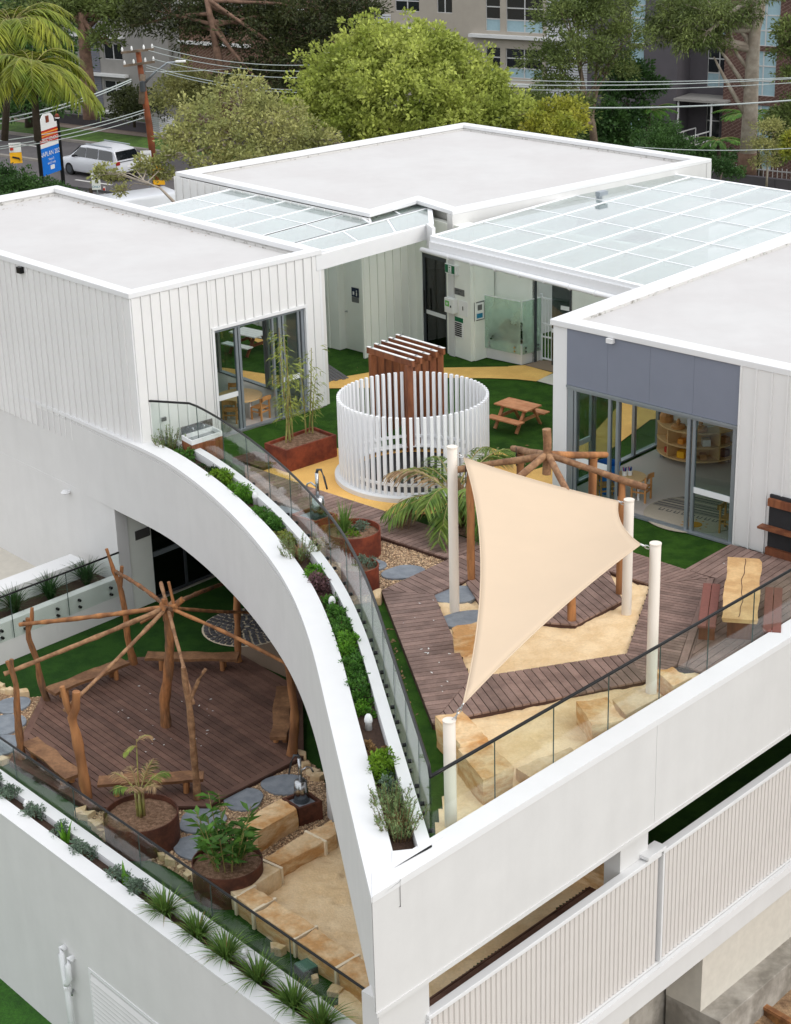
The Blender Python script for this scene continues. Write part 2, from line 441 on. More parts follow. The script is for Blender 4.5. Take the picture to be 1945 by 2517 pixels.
def Wp(s, n): return tuple(LO + LD * s + LN * n)

# outer edge of the curved upper terrace in plan
CURVE = [(-9.30, 40.25), (-7.33, 37.96), (-5.97, 36.29), (-5.24, 35.42), (-4.68, 34.62), (-3.84, 33.12), (-3.05, 31.42), (-2.51, 30.05), (-2.03, 28.62), (-1.74, 27.50), (-1.50, 26.30), (-1.31, 25.11), (-1.12, 23.70), (-.95, 22.46), (-.77, 21.14), (-.61, 19.95), (-.43, 18.65)]
def resample(pts, step):
    P = [Vector(p) for p in pts]; out = []
    for i in range(len(P) - 1):
        p0 = P[max(i - 1, 0)]; p1 = P[i]; p2 = P[i + 1]; p3 = P[min(i + 2, len(P) - 1)]
        k = max(1, int((p2 - p1).length / step))
        for j in range(k):
            t = j / k
            out.append(.5 * ((2 * p1) + (p2 - p0) * t + (2 * p0 - 5 * p1 + 4 * p2 - p3) * t * t + (3 * p1 - p0 - 3 * p2 + p3) * t ** 3))
    out.append(P[-1]); return out
CV = resample([(-14.5, 46.3)] + CURVE, .3)
def offset(pts, d):
    out = []
    for i, p in enumerate(pts):
        t = (pts[min(i + 1, len(pts) - 1)] - pts[max(i - 1, 0)]).normalized()
        out.append(p + Vector((-t.y, t.x)) * d)
    return out
for _ in range(3):                              # ease the survey points into one sweep
    CV = [CV[0]] + [(CV[i - 1] + CV[i] * 2 + CV[i + 1]) / 4 for i in range(1, len(CV) - 1)] + [CV[-1]]

# ------------------------------------------------------------------ ground, road
m = MB()
xs = [-400, -120, -60, -40, -20, -8, 0, 8, 20, 40, 80, 140, 400]; ys = [-60, 0, 20, 40, 58, 64, 72, 90, 130, 200, 600, 1200]
zz = lambda y: ZG if y < 56 else -9.0
for j, y in enumerate(ys):
    for i, x in enumerate(xs): m.v.append((x, y, zz(y)))
for j in range(len(ys) - 1):
    for i in range(len(xs) - 1):
        a = j * len(xs) + i; m.f.append((a, a + 1, a + 1 + len(xs), a + len(xs)))
tag(m.build('ground', 'earth'), kind='structure')
RDIR = Vector((math.cos(RAD(142)), math.sin(RAD(142)))); RN = Vector((RDIR.y * -1, RDIR.x)) * -1     # along the road, away from the camera
RO = Vector(V2((-17.025, 98.302, -6.000)))            # a point on the near lane line
def Qp(s, n): return tuple(RO + RDIR * s + RN * n)
def strip(n0, n1, z, s0=-150, s1=150): return [Qp(s0, n0), Qp(s1, n0), Qp(s1, n1), Qp(s0, n1)]
tag(MB().sheet(strip(-3.9, 8.2, 0), ZR).build('road', 'asphalt'), kind='structure')
m = MB(); m.prism(strip(8.2, 8.5, 0), ZR - .2, ZR + .14); m.prism(strip(-4.2, -3.9, 0), ZR - .2, ZR + .14)
tag(m.build('kerb', 'kerb'), kind='structure')
tag(MB().sheet(strip(8.5, 11.2, 0), ZR + .13).build('verge', 'verge'), kind='structure')
tag(MB().sheet(strip(11.2, 13.0, 0), ZR + .15).build('footpath', 'footpath'), kind='structure')
tag(MB().sheet(strip(-9.0, -4.2, 0), ZR + .10).build('near_verge', 'verge'), kind='structure')
tag(MB().sheet(strip(13.0, 70, 0), -8.8).build('apartment_garden', 'garden_soil'), kind='structure')
tag(MB().prism(strip(-9.0, 13.0, 0), -9.2, ZR - .01).build('road_bank', 'earth'), kind='structure')
m = MB()
for k in range(-20, 20):
    m.sheet([Qp(k * 8 - 2.6 + a, n) for a, n in ((0, -.09), (2.9, -.09), (2.9, .09), (0, .09))], ZR + .004)
    m.sheet([Qp(k * 8 + 1 + a, n) for a, n in ((0, 6.0), (3, 6.0), (3, 6.18), (0, 6.18))], ZR + .004)
m.sheet(strip(-2.6, -2.46, 0), ZR + .004); m.sheet(strip(3.0, 3.14, 0), ZR + .004)
tag(m.build('lane_marking', 'road_paint'), kind='structure')
tag(MB().prism(strip(2.6, 2.9, 0, -40, 60), ZR, ZR + .13).build('median_kerb', 'kerb'), kind='structure')
# lawn by the lower wall and rubble slope on the right
tag(MB().sheet([Wp(-14, -9), Wp(6, -9), Wp(6, .02), Wp(-14, .02)], ZG + .05).build('lawn', 'lawn'), kind='structure')

# ------------------------------------------------------------------ terrace building: floors, curved and straight fascias, parapets
TB = thing('terrace_building', 'white rendered terrace building with a curved planter parapet above an open lower deck', 'building', (0, 24, ZG))
inner = offset(CV, .92)
FR = [Fp(s, .35) for s in (0, 24)]
# upper slab: bounded by the curve and the front line
slab = [tuple(p) for p in offset(CV, .30)][:-1] + [Fp(.4, .3), Fp(24, .3)] + [(34, 44), (22, 60), (-20, 60)]
MB().prism(slab, -.36, -.06).build('upper_slab', 'white_render', TB)
def ribbon(pts_a, za, pts_b, zb, m):
    n = len(pts_a); vs = [(p.x, p.y, za) for p in pts_a] + [(p.x, p.y, zb) for p in pts_b]
    m.add(vs, [(i, i + 1, n + i + 1, n + i) for i in range(n - 1)])
def sweep(pts, prof, name, mt, parent, bevel=0, mitre=None):
    """closed profile of (offset, z) swept along a plan line"""
    lines = [offset(pts, o) for o, z in prof]; n = len(pts); k = len(prof); mm = MB()
    if mitre is not None:                                  # cut the last section along the front plane
        T = (pts[-1] - pts[-2]).normalized()
        for ln in lines: ln[-1] = ln[-1] - T * (((ln[-1] - FC).dot(FN) - mitre) / FN.dot(T))
    for i in range(n):
        for j in range(k): mm.v.append((lines[j][i].x, lines[j][i].y, prof[j][1]))
    for i in range(n - 1):
        for j in range(k):
            mm.f.append((i * k + j, i * k + (j + 1) % k, (i + 1) * k + (j + 1) % k, (i + 1) * k + j))
    mm.f.append(tuple(range(k - 1, -1, -1))); mm.f.append(tuple((n - 1) * k + j for j in range(k)))
    o = mm.build(name, mt, parent); smooth_angle(o, 35)
    return o
i_end = max(i for i, p in enumerate(CV) if p.y > 19.55)          # trough stops short of the corner
i_beg = min(i for i, p in enumerate(CV) if p.y < 37.0)
sweep(CV, [(0, ZFB), (.26, ZFB), (.26, .0), (.40, .0), (.40, ZP - .02), (.02, ZP - .02), (.02, ZP - .16), (0, ZP - .16)], 'curved_fascia', 'white_render', TB, mitre=.06)
sweep(CV, [(-.012, ZP - .085), (.405, ZP - .02), (.405, ZP), (-.012, ZP - .012)], 'curved_coping', 'white_cap', TB, mitre=-.008)
sweep(CV[i_beg:i_end + 1], [(.74, -.05), (.92, -.05), (.92, ZP + .01), (.74, ZP + .01)], 'planter_inner_wall', 'white_cap', TB)
sweep(CV[i_beg:i_end + 1], [(.41, -.05), (.73, -.05), (.73, ZP - .16), (.41, ZP - .16)], 'planter_soil', 'soil', TB)
# corner plate that closes the trough
pc = [V2(p) for p in (CV[i_end], CV[-1])]
e0 = CV[i_end]; eo = offset(CV, .41)[i_end]; ei = offset(CV, .92)[i_end]
MB().prism([tuple(offset(CV, .395)[i_end]), Fp(.6, .22), Fp(1.58, .22), tuple(ei)], 0, ZP + .010).build('corner_plate', 'white_cap', TB)
MB().prism([tuple(offset(CV, .41)[i_beg]), tuple(offset(CV, .92)[i_beg]), tuple(offset(CV, .92)[i_beg + 1]), tuple(offset(CV, .41)[i_beg + 1])], 0, ZP + .012).build('planter_end', 'white_cap', TB)
# straight front fascia
MB().prism([Fp(0.0, 0), Fp(6.02, 0), Fp(6.02, .26), Fp(.25, .26)], ZFB - .002, ZP - .10).build('front_fascia', 'white_render', TB)
MB().prism([Fp(6.026, 0), Fp(24, 0), Fp(24, .26), Fp(6.026, .26)], ZFB - .002, ZP - .10).build('front_fascia', 'white_render', TB)
MB().prism([Fp(-.005, -.012), Fp(24, -.012), Fp(24, .35), Fp(.36, .35)], ZP - .098, ZP + .002).build('front_coping', 'white_cap', TB)
MB().prism([Fp(-.002, -.018), Fp(24, -.018), Fp(24, 0), Fp(0, 0)], ZFB - .015, ZFB + .05).build('drip_edge', 'white_render', TB)
# lower floor and its left wall with planter
low = [Wp(-12, .02), Wp(10.2, .02), Fp(.4, .3), Fp(24, .3), (28, 42), (10, 52), (-16, 42)]
MB().prism(low, ZL - .35, ZL - .05).build('lower_slab', 'concrete_pale', TB)
MB().prism([Wp(-12, 0), Wp(10.35, 0), Wp(10.35, .30), Wp(-12, .30)], ZG - .4, ZLP - .02).build('lower_wall', 'white_render', TB)
MB().prism([Wp(-12, -.012), Wp(10.4, -.012), Wp(10.4, .31), Wp(-12, .31)], ZLP - .02, ZLP).build('lower_coping', 'white_cap', TB)
MB().prism([Wp(-12, .56), Wp(9.7, .56), Wp(9.7, .79), Wp(-12, .79)], ZL - .05, ZLP).build('lower_planter_wall', 'white_cap', TB)
MB().prism([Wp(-12, .31), Wp(9.9, .31), Wp(9.9, .555), Wp(-12, .555)], ZL - .05, ZLP - .14).build('planter_soil', 'soil', TB)
# columns, corner pier, under-storey
MB().lathe((-1.22, 27.72, 0), [(0, ZL - .05), (.17, ZL - .05), (.17, ZFB + .3), (0, ZFB + .3)], 24).build('column', 'white_render', TB, smooth=False)
MB().prism([Fp(.16, .12), Fp(1.12, .12), Fp(1.12, .42), Fp(.16, .42)], ZL - .9, ZFB + .1).build('corner_pier', 'white_render', TB)
MB().prism([Fp(5.46, .2), Fp(6.16, .2), Fp(6.16, .5), Fp(5.46, .5)], ZL - .9, ZFB + .1).build('front_pier', 'white_render', TB)
MB().prism([Fp(.2, .10), Fp(24, .10), Fp(24, .40), Fp(.2, .40)], -4.78, -4.12).build('slab_edge', 'white_render', TB, bevel=.01)
MB().prism([Fp(0.2, .02), Fp(24, .02), Fp(24, .09), Fp(.2, .09)], -4.30, -4.16).build('slab_ledge', 'white_cap', TB)
MB().prism([Fp(-.2, .9), Fp(24, .9), Fp(24, 1.2), Fp(-.2, 1.2)], ZG - 1, -4.40).build('basement_wall', 'concrete', TB)
# main wall of the storey below, left of the opening, and the walls that frame the lower deck
J = Vector((-6.26, 36.71)); AD = Vector((.6975, .7166))            # end of the main wall; direction of the lower back wall
MB().wall((-14.5, 46.3 - .02), tuple(J), ZG, ZFB + .05, .3, 1).build('main_wall', 'white_render', TB)
def Jp(s, n=0): return tuple(J + AD * s + Vector((-AD.y, AD.x)) * n)
m = MB(); m.wall(Jp(0.03), Jp(.95), ZL - .05, ZFB + .015, .25, 1); m.wall(Jp(.5), Jp(.95), ZFB + .015, -.36, .25, 1); m.wall(Jp(.95), Jp(5.4), -1.55, -.3, .25, 1); m.wall(Jp(3.2), Jp(9.5), ZL - .05, -.3, .25, 1)
m.build('lower_back_wall', 'court_render', TB)
MB().wall(Jp(5.2, .02), Jp(5.2, 6), ZL - .05, -.36, .2, 1).build('inner_partition', 'interior_wall', TB)
MB().wall(Jp(9.4, 0), Fp(8.5, 8.0), ZL - .05, -.36, .2).build('inner_wall', 'interior_wall', TB)
MB().wall(Fp(24, 6.5), Fp(6.0, 6.5), ZL - .05, -.36, .2).build('inner_wall', 'interior_wall', TB)
MB().wall(Fp(8.0, 2.7), Fp(9.75, 2.7), ZL - .05, -.36, .1).build('inner_wall', 'dark_void', TB)  # no wall: black sheet painting the dark of a door opening
MB().wall(Fp(9.75, 2.6), Fp(24, 2.6), ZL - .05, -.36, .15).build('inner_wall', 'court_render', TB)
# planter with glass in front of it, left of the opening, under the main wall
MB().prism([Jp(-.02, -.0), Jp(-6, 0), Jp(-6, .22), Jp(-.02, .22)], ZL - .05, -3.10).build('lower_back_planter', 'white_render', TB)
MB().prism([Jp(-.02, .23), Jp(-6, .23), Jp(-6, .95), Jp(-.02, .95)], ZL - .05, -3.26).build('planter_soil', 'soil', TB)
MB().prism([Jp(-.25, .96), Jp(-6, .96), Jp(-6, 1.5), Jp(-.25, 1.5)], ZL - .05, -2.86).build('planter_rear_ledge', 'white_cap', TB)
# lower glazed door in the back wall
d = thing('lower_sliding_door', 'dark glazed door with grey frame in the recess under the arch', 'door', (*Jp(1.7), ZL))
m = MB()
for s in (.98, 1.95, 2.9, 3.16): m.wall(Jp(s - .035, .06), Jp(s + .035, .06), ZL, -1.56, .08, 1)
m.wall(Jp(.95, .06), Jp(3.2, .06), ZL, ZL + .06, .08, 1); m.wall(Jp(.95, .06), Jp(3.2, .06), -1.62, -1.56, .08, 1)
m.build('frame', 'alu_dark', d)
MB().wall(Jp(1.02, .05), Jp(1.92, .05), -2.96, -2.85, .05, 1).build('mid_rail', 'alu', d)
for a, b in ((1.02, 1.91), (1.99, 2.86), (2.94, 3.12)): MB().wall(Jp(a, .09), Jp(b, .09), ZL + .06, -1.62, .01, 1).build('pane', 'dark_glass', d)
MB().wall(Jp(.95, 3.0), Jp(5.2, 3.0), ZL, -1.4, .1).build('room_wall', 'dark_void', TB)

# ------------------------------------------------------------------ upper terrace surfaces
def court(poly, z, name, mt): return tag(MB().sheet([V2(p) for p in poly], z).build(name, mt), kind='structure')
# turf over the whole court, then the coloured path, sand and gravel laid on it
turf = [(-9.5, 41.5), Lp(5.1, -.05), Lp(-.1, -.05)] + [tuple(p) for p in offset(CV, .93) if p.y < 35.6 and p.y > 19.9] + [Fp(1.6, .36), Fp(23, .36), (24, 44), (9, 52), (-6, 52)]
court(turf, -.02, 'turf_court', 'turf')
def relief(poly, z, name, mt, cell=.06, seed=1):
    """loose sand: a fine grid over the polygon with ripples and footprints"""
    P = np.array([V2(p) for p in poly]); lo, hi = P.min(0), P.max(0); nx, ny = [int(v) + 1 for v in (hi - lo) / cell]
    X, Y = np.meshgrid(lo[0] + np.arange(nx + 1) * cell, lo[1] + np.arange(ny + 1) * cell, indexing='ij'); rg = np.random.default_rng(seed)
    Z = .010 * np.sin(3.1 * X + 2.0 * np.sin(1.7 * Y)) + .008 * np.sin(4.3 * Y + 1.3 * X) + .005 * np.sin(11 * X - 7 * Y) + rg.normal(size=X.shape) * .0025
    for _ in range(int((hi - lo).prod() * 5)):
        c = lo + (hi - lo) * rg.random(2); a = rg.uniform(0, 6.28); u = (X - c[0]) * math.cos(a) + (Y - c[1]) * math.sin(a); w = -(X - c[0]) * math.sin(a) + (Y - c[1]) * math.cos(a)
        q = (u / .13) ** 2 + (w / .06) ** 2; Z += -.026 * np.exp(-q) + .010 * np.exp(-(np.sqrt(q) - 1.7) ** 2 * 3)
    cx, cy = X[:-1, :-1] + cell / 2, Y[:-1, :-1] + cell / 2; ins = np.zeros(cx.shape, bool); j = len(P) - 1
    for i in range(len(P)):
        ins ^= ((P[i, 1] > cy) != (P[j, 1] > cy)) & (cx < (P[j, 0] - P[i, 0]) * (cy - P[i, 1]) / (P[j, 1] - P[i, 1] + 1e-12) + P[i, 0]); j = i
    I, Jx = np.nonzero(ins); k = (ny + 1); f = np.stack([I * k + Jx, (I + 1) * k + Jx, (I + 1) * k + Jx + 1, I * k + Jx + 1], 1)
    return tag(np_mesh(name, np.stack([X, Y, Z + z], -1).reshape(-1, 3), f, mt, smooth=True), kind='structure')
path_rear = [(-4.598, 42.604, 0.000), (-4.101, 42.434, 0.000), (-2.957, 41.762, 0.000), (-1.490, 41.281, 0.000), (-0.543, 41.734, 0.000), (1.188, 41.953, -0.000), (2.886, 41.881, 0.000), (2.892, 41.913, 0.000), (3.297, 41.964, 0.000), (3.937, 41.264, 0.000), (3.470, 40.627, 0.000), (3.040, 40.827, 0.000), (2.379, 40.977, 0.000), (1.151, 41.119, -0.000), (-0.539, 40.485, 0.000), (-1.579, 40.548, -0.000), (-2.908, 40.864, -0.000), (-4.026, 41.471, 0.000), (-4.520, 41.714, 0.000)]
court(path_rear, .004, 'path', 'rubber')
path_side = [(1.260, 32.316, 0.000), (3.165, 33.640, 0.000), (4.219, 34.955, 0.000), (4.663, 35.709, 0.000), (5.186, 36.597, 0.000), (5.762, 37.560, 0.000), (7.9, 38.4, 0), (7.2, 39.4, 0), (5.297, 38.868, 0.000), (4.437, 36.846, 0.000), (3.906, 35.985, 0.000), (3.277, 34.862, 0.000), (2.619, 34.369, 0.000), (1.911, 33.834, 0.000)]
court(path_side, .006, 'path', 'rubber')
ring_c = (.42, 34.52)
court([(ring_c[0] + 2.25 * math.cos(k * math.pi / 24), ring_c[1] + 2.25 * math.sin(k * math.pi / 24)) for k in range(-30, 9)] + [(1.178, 40.117, 0.000), (1.959, 40.916, 0.000)][:0] + [(1.9, 35.9), (.4, 36.1), (-1.5, 35.6)], .008, 'path', 'rubber')
court([(-2.939, 35.088, 0.000), (-2.138, 35.381, 0.000), (-1.129, 36.345, -0.000), (-1.2, 34.9, 0), (-.6, 33.0, 0), (-0.648, 32.795, 0.000), (-1.865, 33.916, 0.000)], .010, 'path', 'rubber')
court([(-4.016, 46.006, -0.000), (-3.237, 45.506, 0.000), (-3.161, 44.152, 0.000), (-3.521, 44.719, 0.000), (-3.986, 45.584, 0.000)], .004, 'path', 'rubber')
court([(3.488, 40.625, 0.000), (3.721, 40.948, 0.000), (3.993, 41.259, 0.000), (3.944, 40.159, -0.000)], .012, 'paving', 'concrete_pale')
court([(3.276, 41.940, -0.000), (3.687, 42.291, 0.000), (4.144, 42.246, 0.000), (4.043, 41.191, 0.000)], .014, 'mat_floor', 'rubber_grey')
gravel = [(-2.626, 33.428, -0.000), (-0.467, 31.317, 0.000), (0.956, 30.001, 0.000), (-0.303, 28.670, 0.000), (-0.475, 28.247, 0.000)] + [(p.x, p.y) for p in reversed(offset(CV, .94)) if 28.0 < p.y < 32.4]
court(gravel, .0, 'gravel_bed', 'pebble_bed')
bed = [(1.273, 32.330, -0.000), (1.714, 32.094, 0.000), (1.704, 30.651, 0.000), (1.173, 31.194, -0.000), (0.843, 31.566, 0.000)]
court(bed, .02, 'mulch_bed', 'mulch')
relief([(0.611, 28.447, 0.030), (1.188, 28.965, 0.030), (2.494, 30.047, 0.030), (3.829, 29.412, 0.030), (4.485, 28.581, 0.030), (3.693, 25.818, 0.030), (1.118, 25.163, 0.030)], .03, 'sand', 'sand')
relief([(0.937, 24.048, 0.030), (3.911, 24.987, 0.030), (4.780, 25.173, 0.030), Fp(8.6, .36), Fp(2.0, .36), Fp(1.75, .6)], .025, 'sand', 'sand')
# decks, each board a piece of its own
dirv = lambda a, b: (b[0] - a[0], b[1] - a[1])
left_deck = ([(-0.288, 28.508, 0.100), (0.633, 28.292, 0.100), (1.114, 25.060, 0.100), (0.467, 23.604, 0.100)], dirv((-0.102, 27.398, 0.100), (0.735, 27.574, 0.100)))
mitre_deck = ([(-0.288, 28.516, 0.100), (0.950, 29.818, 0.100), (1.710, 30.341, 0.100), (1.648, 29.139, 0.100), (1.182, 28.809, 0.100), (0.635, 28.300, 0.100)], dirv((0.023, 28.903, 0.100), (0.457, 28.333, 0.100)))
boardwalk = ([(-3.157, 35.195, 0.100), (-1.886, 33.877, 0.100), (0.159, 31.939, 0.100), (1.705, 30.415, 0.100), (0.952, 29.865, 0.100), (-0.463, 31.165, 0.100), (-3.048, 33.606, 0.100)], dirv((-0.488, 31.359, 0.100), (0.158, 31.899, 0.100)))
front_deck = ([(1.117, 25.050, 0.100), (3.676, 25.754, 0.100), (3.863, 24.811, 0.100), (1.090, 23.841, 0.100), (0.472, 23.592, 0.100)], dirv((2.060, 25.175, 0.100), (2.318, 24.290, 0.100)))
side_deck = ([(3.756, 29.120, 0.100), (4.318, 29.899, 0.100), (5.154, 29.047, 0.100), (5.541, 28.650, 0.100), (4.629, 28.467, 0.100), (4.446, 28.445, 0.100)], dirv((4.371, 28.805, 0.100), (5.066, 29.300, 0.100)))
east_deck = ([(4.449, 28.419, 0.100), (4.626, 28.450, 0.100), (5.483, 28.610, 0.100), (4.420, 25.298, 0.100), (3.857, 24.810, 0.100), (3.681, 25.754, 0.100)], dirv((4.599, 27.917, 0.100), (5.217, 27.605, 0.100)))
mitre_strip = ([(5.488, 28.619, 0.100), (5.638, 28.626, 0.100), (4.587, 25.201, 0.100), (4.427, 25.297, 0.100)], dirv((5.561, 28.622, 0.100), (4.504, 25.249, 0.100)))
wall_deck = ([(5.156, 29.037, 0.100), (6.177, 30.129, 0.100), (8.25, 28.17, .1), Fp(8.2, .36), (4.593, 25.201, 0.100), (5.641, 28.625, 0.100)], dirv((5.460, 28.883, 0.100), (6.131, 29.650, 0.100)))
platform = ([(1.216, 28.725, 0.100), (1.642, 29.309, 0.100), (1.989, 30.209, 0.100), (2.904, 30.429, 0.100), (3.786, 29.156, 0.100), (3.879, 27.797, 0.100), (2.969, 26.873, 0.100), (2.406, 27.002, 0.100), (1.493, 27.412, 0.100)], dirv((3.309, 28.486, 0.100), (3.635, 27.612, 0.100)))
deck([left_deck, mitre_deck], ZD, 'deck_grey', 'deck_edge')
deck([boardwalk], ZD - .004, 'deck_grey', 'deck_edge')
deck([front_deck], ZD, 'deck_grey', 'deck_edge', w=.135)
deck([side_deck, east_deck], ZD, 'deck_grey', 'deck_edge', w=.10)
deck([mitre_strip, wall_deck], ZD, 'deck_grey', 'deck_edge')
deck([platform], ZD + .01, 'deck_grey', 'deck_edge')
# small landing by the sink
deck([([(-3.453, 35.594, 0.100), (-3.003, 35.986, 0.100), (-2.239, 35.418, 0.100), (-2.794, 34.962, 0.100)], dirv((-3.453, 35.594, 0.100), (-3.003, 35.986, 0.100)))], ZD, 'deck_brown', 'deck_edge')

# ------------------------------------------------------------------ lower terrace surfaces
OC = [(-7.40, 32.61), (-7.56, 29.90), (-5.75, 28.10), (-3.59, 28.04), (-1.89, 29.77), (-2.02, 32.50), (-3.44, 34.27), (-5.70, 34.23)]
oc = (sum(p[0] for p in OC) / 8, sum(p[1] for p in OC) / 8)
OI = [(p[0] + (oc[0] - p[0]) * .05, p[1] + (oc[1] - p[1]) * .05) for p in OC]
bdir = dirv((-7.391, 31.848, -3.900), (-6.334, 30.548, -3.900))
lower_deck = deck([(OI, bdir)], ZLD, 'deck_brown', 'deck_edge', w=.14)
for i in range(8):
    j = (i + 1) % 8
    MB().prism([OC[i], OC[j], OI[j], OI[i]], ZLD - .03, ZLD + .002).build('border_board', 'deck_brown', lower_deck)
MB().prism(OC, ZLD - .14, ZLD - .035).build('deck_frame', 'deck_edge', lower_deck)
lt = [Wp(-4.5, .8), Wp(9.6, .8), Fp(.6, .5), Fp(20, .5), (12, 36), Jp(9, -.02), Jp(0, -.02), Jp(-5.5, -.02)]
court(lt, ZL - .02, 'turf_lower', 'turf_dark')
grav = [(-1.916, 29.903, -4.000), (-1.540, 29.334, -4.000), (-1.274, 27.606, -4.000), (-2.466, 26.329, -4.000), (-3.192, 25.736, -4.000), (-3.265, 25.339, -4.000), (-4.141, 26.223, -4.000), (-4.844, 26.696, -4.000), (-5.348, 27.096, -4.000), (-5.908, 28.058, -4.000), (-5.3, 28.6, 0), (-3.2, 28.6, 0)]
court(grav, ZL, 'gravel_bed', 'pebble_bed')
grav2 = [(-8.611, 33.496, -4.000), (-8.413, 33.264, -4.000), (-8.134, 32.867, -4.000), (-7.704, 32.707, -4.000), (-7.456, 32.719, -4.000), (-7.3, 30, 0), (-7.583, 30.113, -4.000), (-7.772, 30.008, -4.000), (-9.2, 29.4, 0), (-9.4, 32, 0)]
court(grav2, ZL, 'gravel_bed', 'pebble_bed')
sandl = [(-1.254, 27.509, -3.970), (-2.252, 26.271, -3.970), (-2.767, 25.561, -3.970), (-2.421, 24.908, -3.970), (-1.050, 23.264, -3.970), Fp(1.0, 2.05), Fp(7.9, 2.05), Fp(7.6, 5.4), Fp(5.0, 5.6)]
relief(sandl, ZL + .03, 'sand', 'sand', seed=3)
deck([([Fp(1.15, .45), Fp(8.4, .45), Fp(8.4, 2.03), Fp(1.15, 2.03)], (FD.x, FD.y))], ZLD - .04, 'deck_brown', 'deck_edge')
court([(-3.781, 35.338, -4.000), (-2.932, 35.313, -4.000), (-2.364, 34.374, -4.000), (-2.379, 33.253, -4.000), (-3.410, 34.291, -4.000)], ZL + .006, 'path', 'rubber_grey')
# ------------------------------------------------------------------ left pavilion
LP_ = thing('left_pavilion', 'white clad pavilion with a flat roof and a bamboo tub at its sliding door', 'building', (*Lp(2.5, 2), 0))
LW, LDp, LH = 5.12, 11.0, 3.70
def cladding(p, q, z0, z1, n, parent, mt='cladding', holes=(), th=.03):
    """sheet cladding: one panel per bay, each a piece with a standing seam along one edge; holes are (s0, s1, z0, z1)"""
    P, Q = Vector(p), Vector(q); d = (Q - P).normalized(); nn = Vector((d.y, -d.x)); Lg = (Q - P).length; w = Lg / n
    for k in range(n):
        a, b = k * w, (k + 1) * w
        spans = [(a, b, z0, z1)]
        for h in holes:
            ns = []
            for s in spans:
                if s[1] <= h[0] or s[0] >= h[1] or s[3] <= h[2] or s[2] >= h[3]: ns.append(s); continue
                if s[0] < h[0]: ns.append((s[0], h[0], s[2], s[3]))
                if s[1] > h[1]: ns.append((h[1], s[1], s[2], s[3]))
                m0, m1 = max(s[0], h[0]), min(s[1], h[1])
                if s[2] < h[2]: ns.append((m0, m1, s[2], h[2]))
                if s[3] > h[3]: ns.append((m0, m1, h[3], s[3]))
            spans = ns
        if not spans: continue
        m = MB()
        for s0, s1, a0, a1 in spans:
            if s1 - s0 < .01: continue
            A = P + d * (s0 + .002); B = P + d * (s1 - .002)
            m.prism([tuple(A), tuple(B), tuple(B + nn * th), tuple(A + nn * th)], a0, a1)
            if abs(s0 - a) < .01:
                C = A + nn * th
                m.prism([tuple(C), tuple(C + d * .028), tuple(C + d * .028 + nn * .032), tuple(C + nn * .032)], a0, a1)
        m.build('cladding_panel', mt, parent)
def flat_roof(poly, z, parent, drop=.2, capw=.28, caph=.12, far=True):
    c = (sum(p[0] for p in poly) / len(poly), sum(p[1] for p in poly) / len(poly))
    ins = inset(poly, capw)
    MB().prism(inset(poly, capw - .03), z - .5, z - drop).build('roof_membrane', 'membrane', parent)
    n = len(poly)
    for i in range(n):
        j = (i + 1) % n
        MB().prism([poly[i], poly[j], ins[j], ins[i]], z - caph, z).build('parapet_cap', 'white_cap', parent, bevel=.012)
    i2 = inset(poly, capw - .02)
    for i in range(n):
        j = (i + 1) % n
        MB().prism([ins[i], ins[j], inset(poly, capw + .03)[j], inset(poly, capw + .03)[i]], z - drop, z - drop + .05).build('flashing', 'dirty_trim', parent)
        MB().prism([i2[i], i2[j], inset(poly, capw - .10)[j], inset(poly, capw - .10)[i]], z - drop - .2, z - caph + .001).build('upstand', 'dirty_trim' , parent)
def inset(poly, d):
    a = sum(poly[i][0] * poly[(i + 1) % len(poly)][1] - poly[(i + 1) % len(poly)][0] * poly[i][1] for i in range(len(poly)))
    sgn = 1 if a > 0 else -1; n = len(poly); out = []
    for i in range(n):
        p0, p1, p2 = Vector(poly[i - 1][:2]), Vector(poly[i][:2]), Vector(poly[(i + 1) % n][:2])
        d1 = (p1 - p0).normalized(); d2 = (p2 - p1).normalized()
        n1 = Vector((-d1.y, d1.x)) * sgn; n2 = Vector((-d2.y, d2.x)) * sgn
        b = (n1 + n2); b = b / max(.2, b.dot(n1)) * d
        out.append(tuple(p1 + b))
    return out
cladding(Lp(0, 0), Lp(LW, 0), 0, LH - .12, 21, LP_, holes=[(2.06, 4.62, 0, 2.46)])
cladding(Lp(0, LDp), Lp(0, 0), -.2, LH - .12, 44, LP_)
m = MB(); m.wall(Lp(LW, 1.3), Lp(LW, .001), 0, LH - .2, .15, 1); m.wall(Lp(LW, LDp), Lp(LW, 4.6), 0, LH - .2, .15, 1); m.wall(Lp(LW, 4.6), Lp(LW, 1.3), 2.45, LH - .2, .15, 1)
m.wall(Lp(0, LDp), Lp(LW, LDp), 0, LH - .2, .15, -1)
m.wall(Lp(.12, .05), Lp(.12, LDp), 0, LH - .2, .1, -1); m.wall(Lp(0.05, .02), Lp(2.06, .02), 0, LH - .2, .1, 1); m.wall(Lp(4.62, .02), Lp(LW - .16, .02), 0, LH - .2, .1, 1); m.wall(Lp(2.06, .02), Lp(4.62, .02), 2.46, LH - .2, .1, 1)
m.wall(Lp(.15, 4.8), Lp(LW - .16, 4.8), 0, LH - .3, .1, 1)
m.build('wall', 'interior_wall', LP_)
MB().prism([Lp(.1, .02), Lp(LW - .02, .02), Lp(LW - .02, 10.8), Lp(.1, 10.8)], -.05, .005).build('room_floor', 'interior_floor', LP_)
flat_roof([Lp(-.06, -.06), Lp(LW + .06, -.06), Lp(LW + .06, LDp), Lp(-.06, LDp)], LH, LP_)
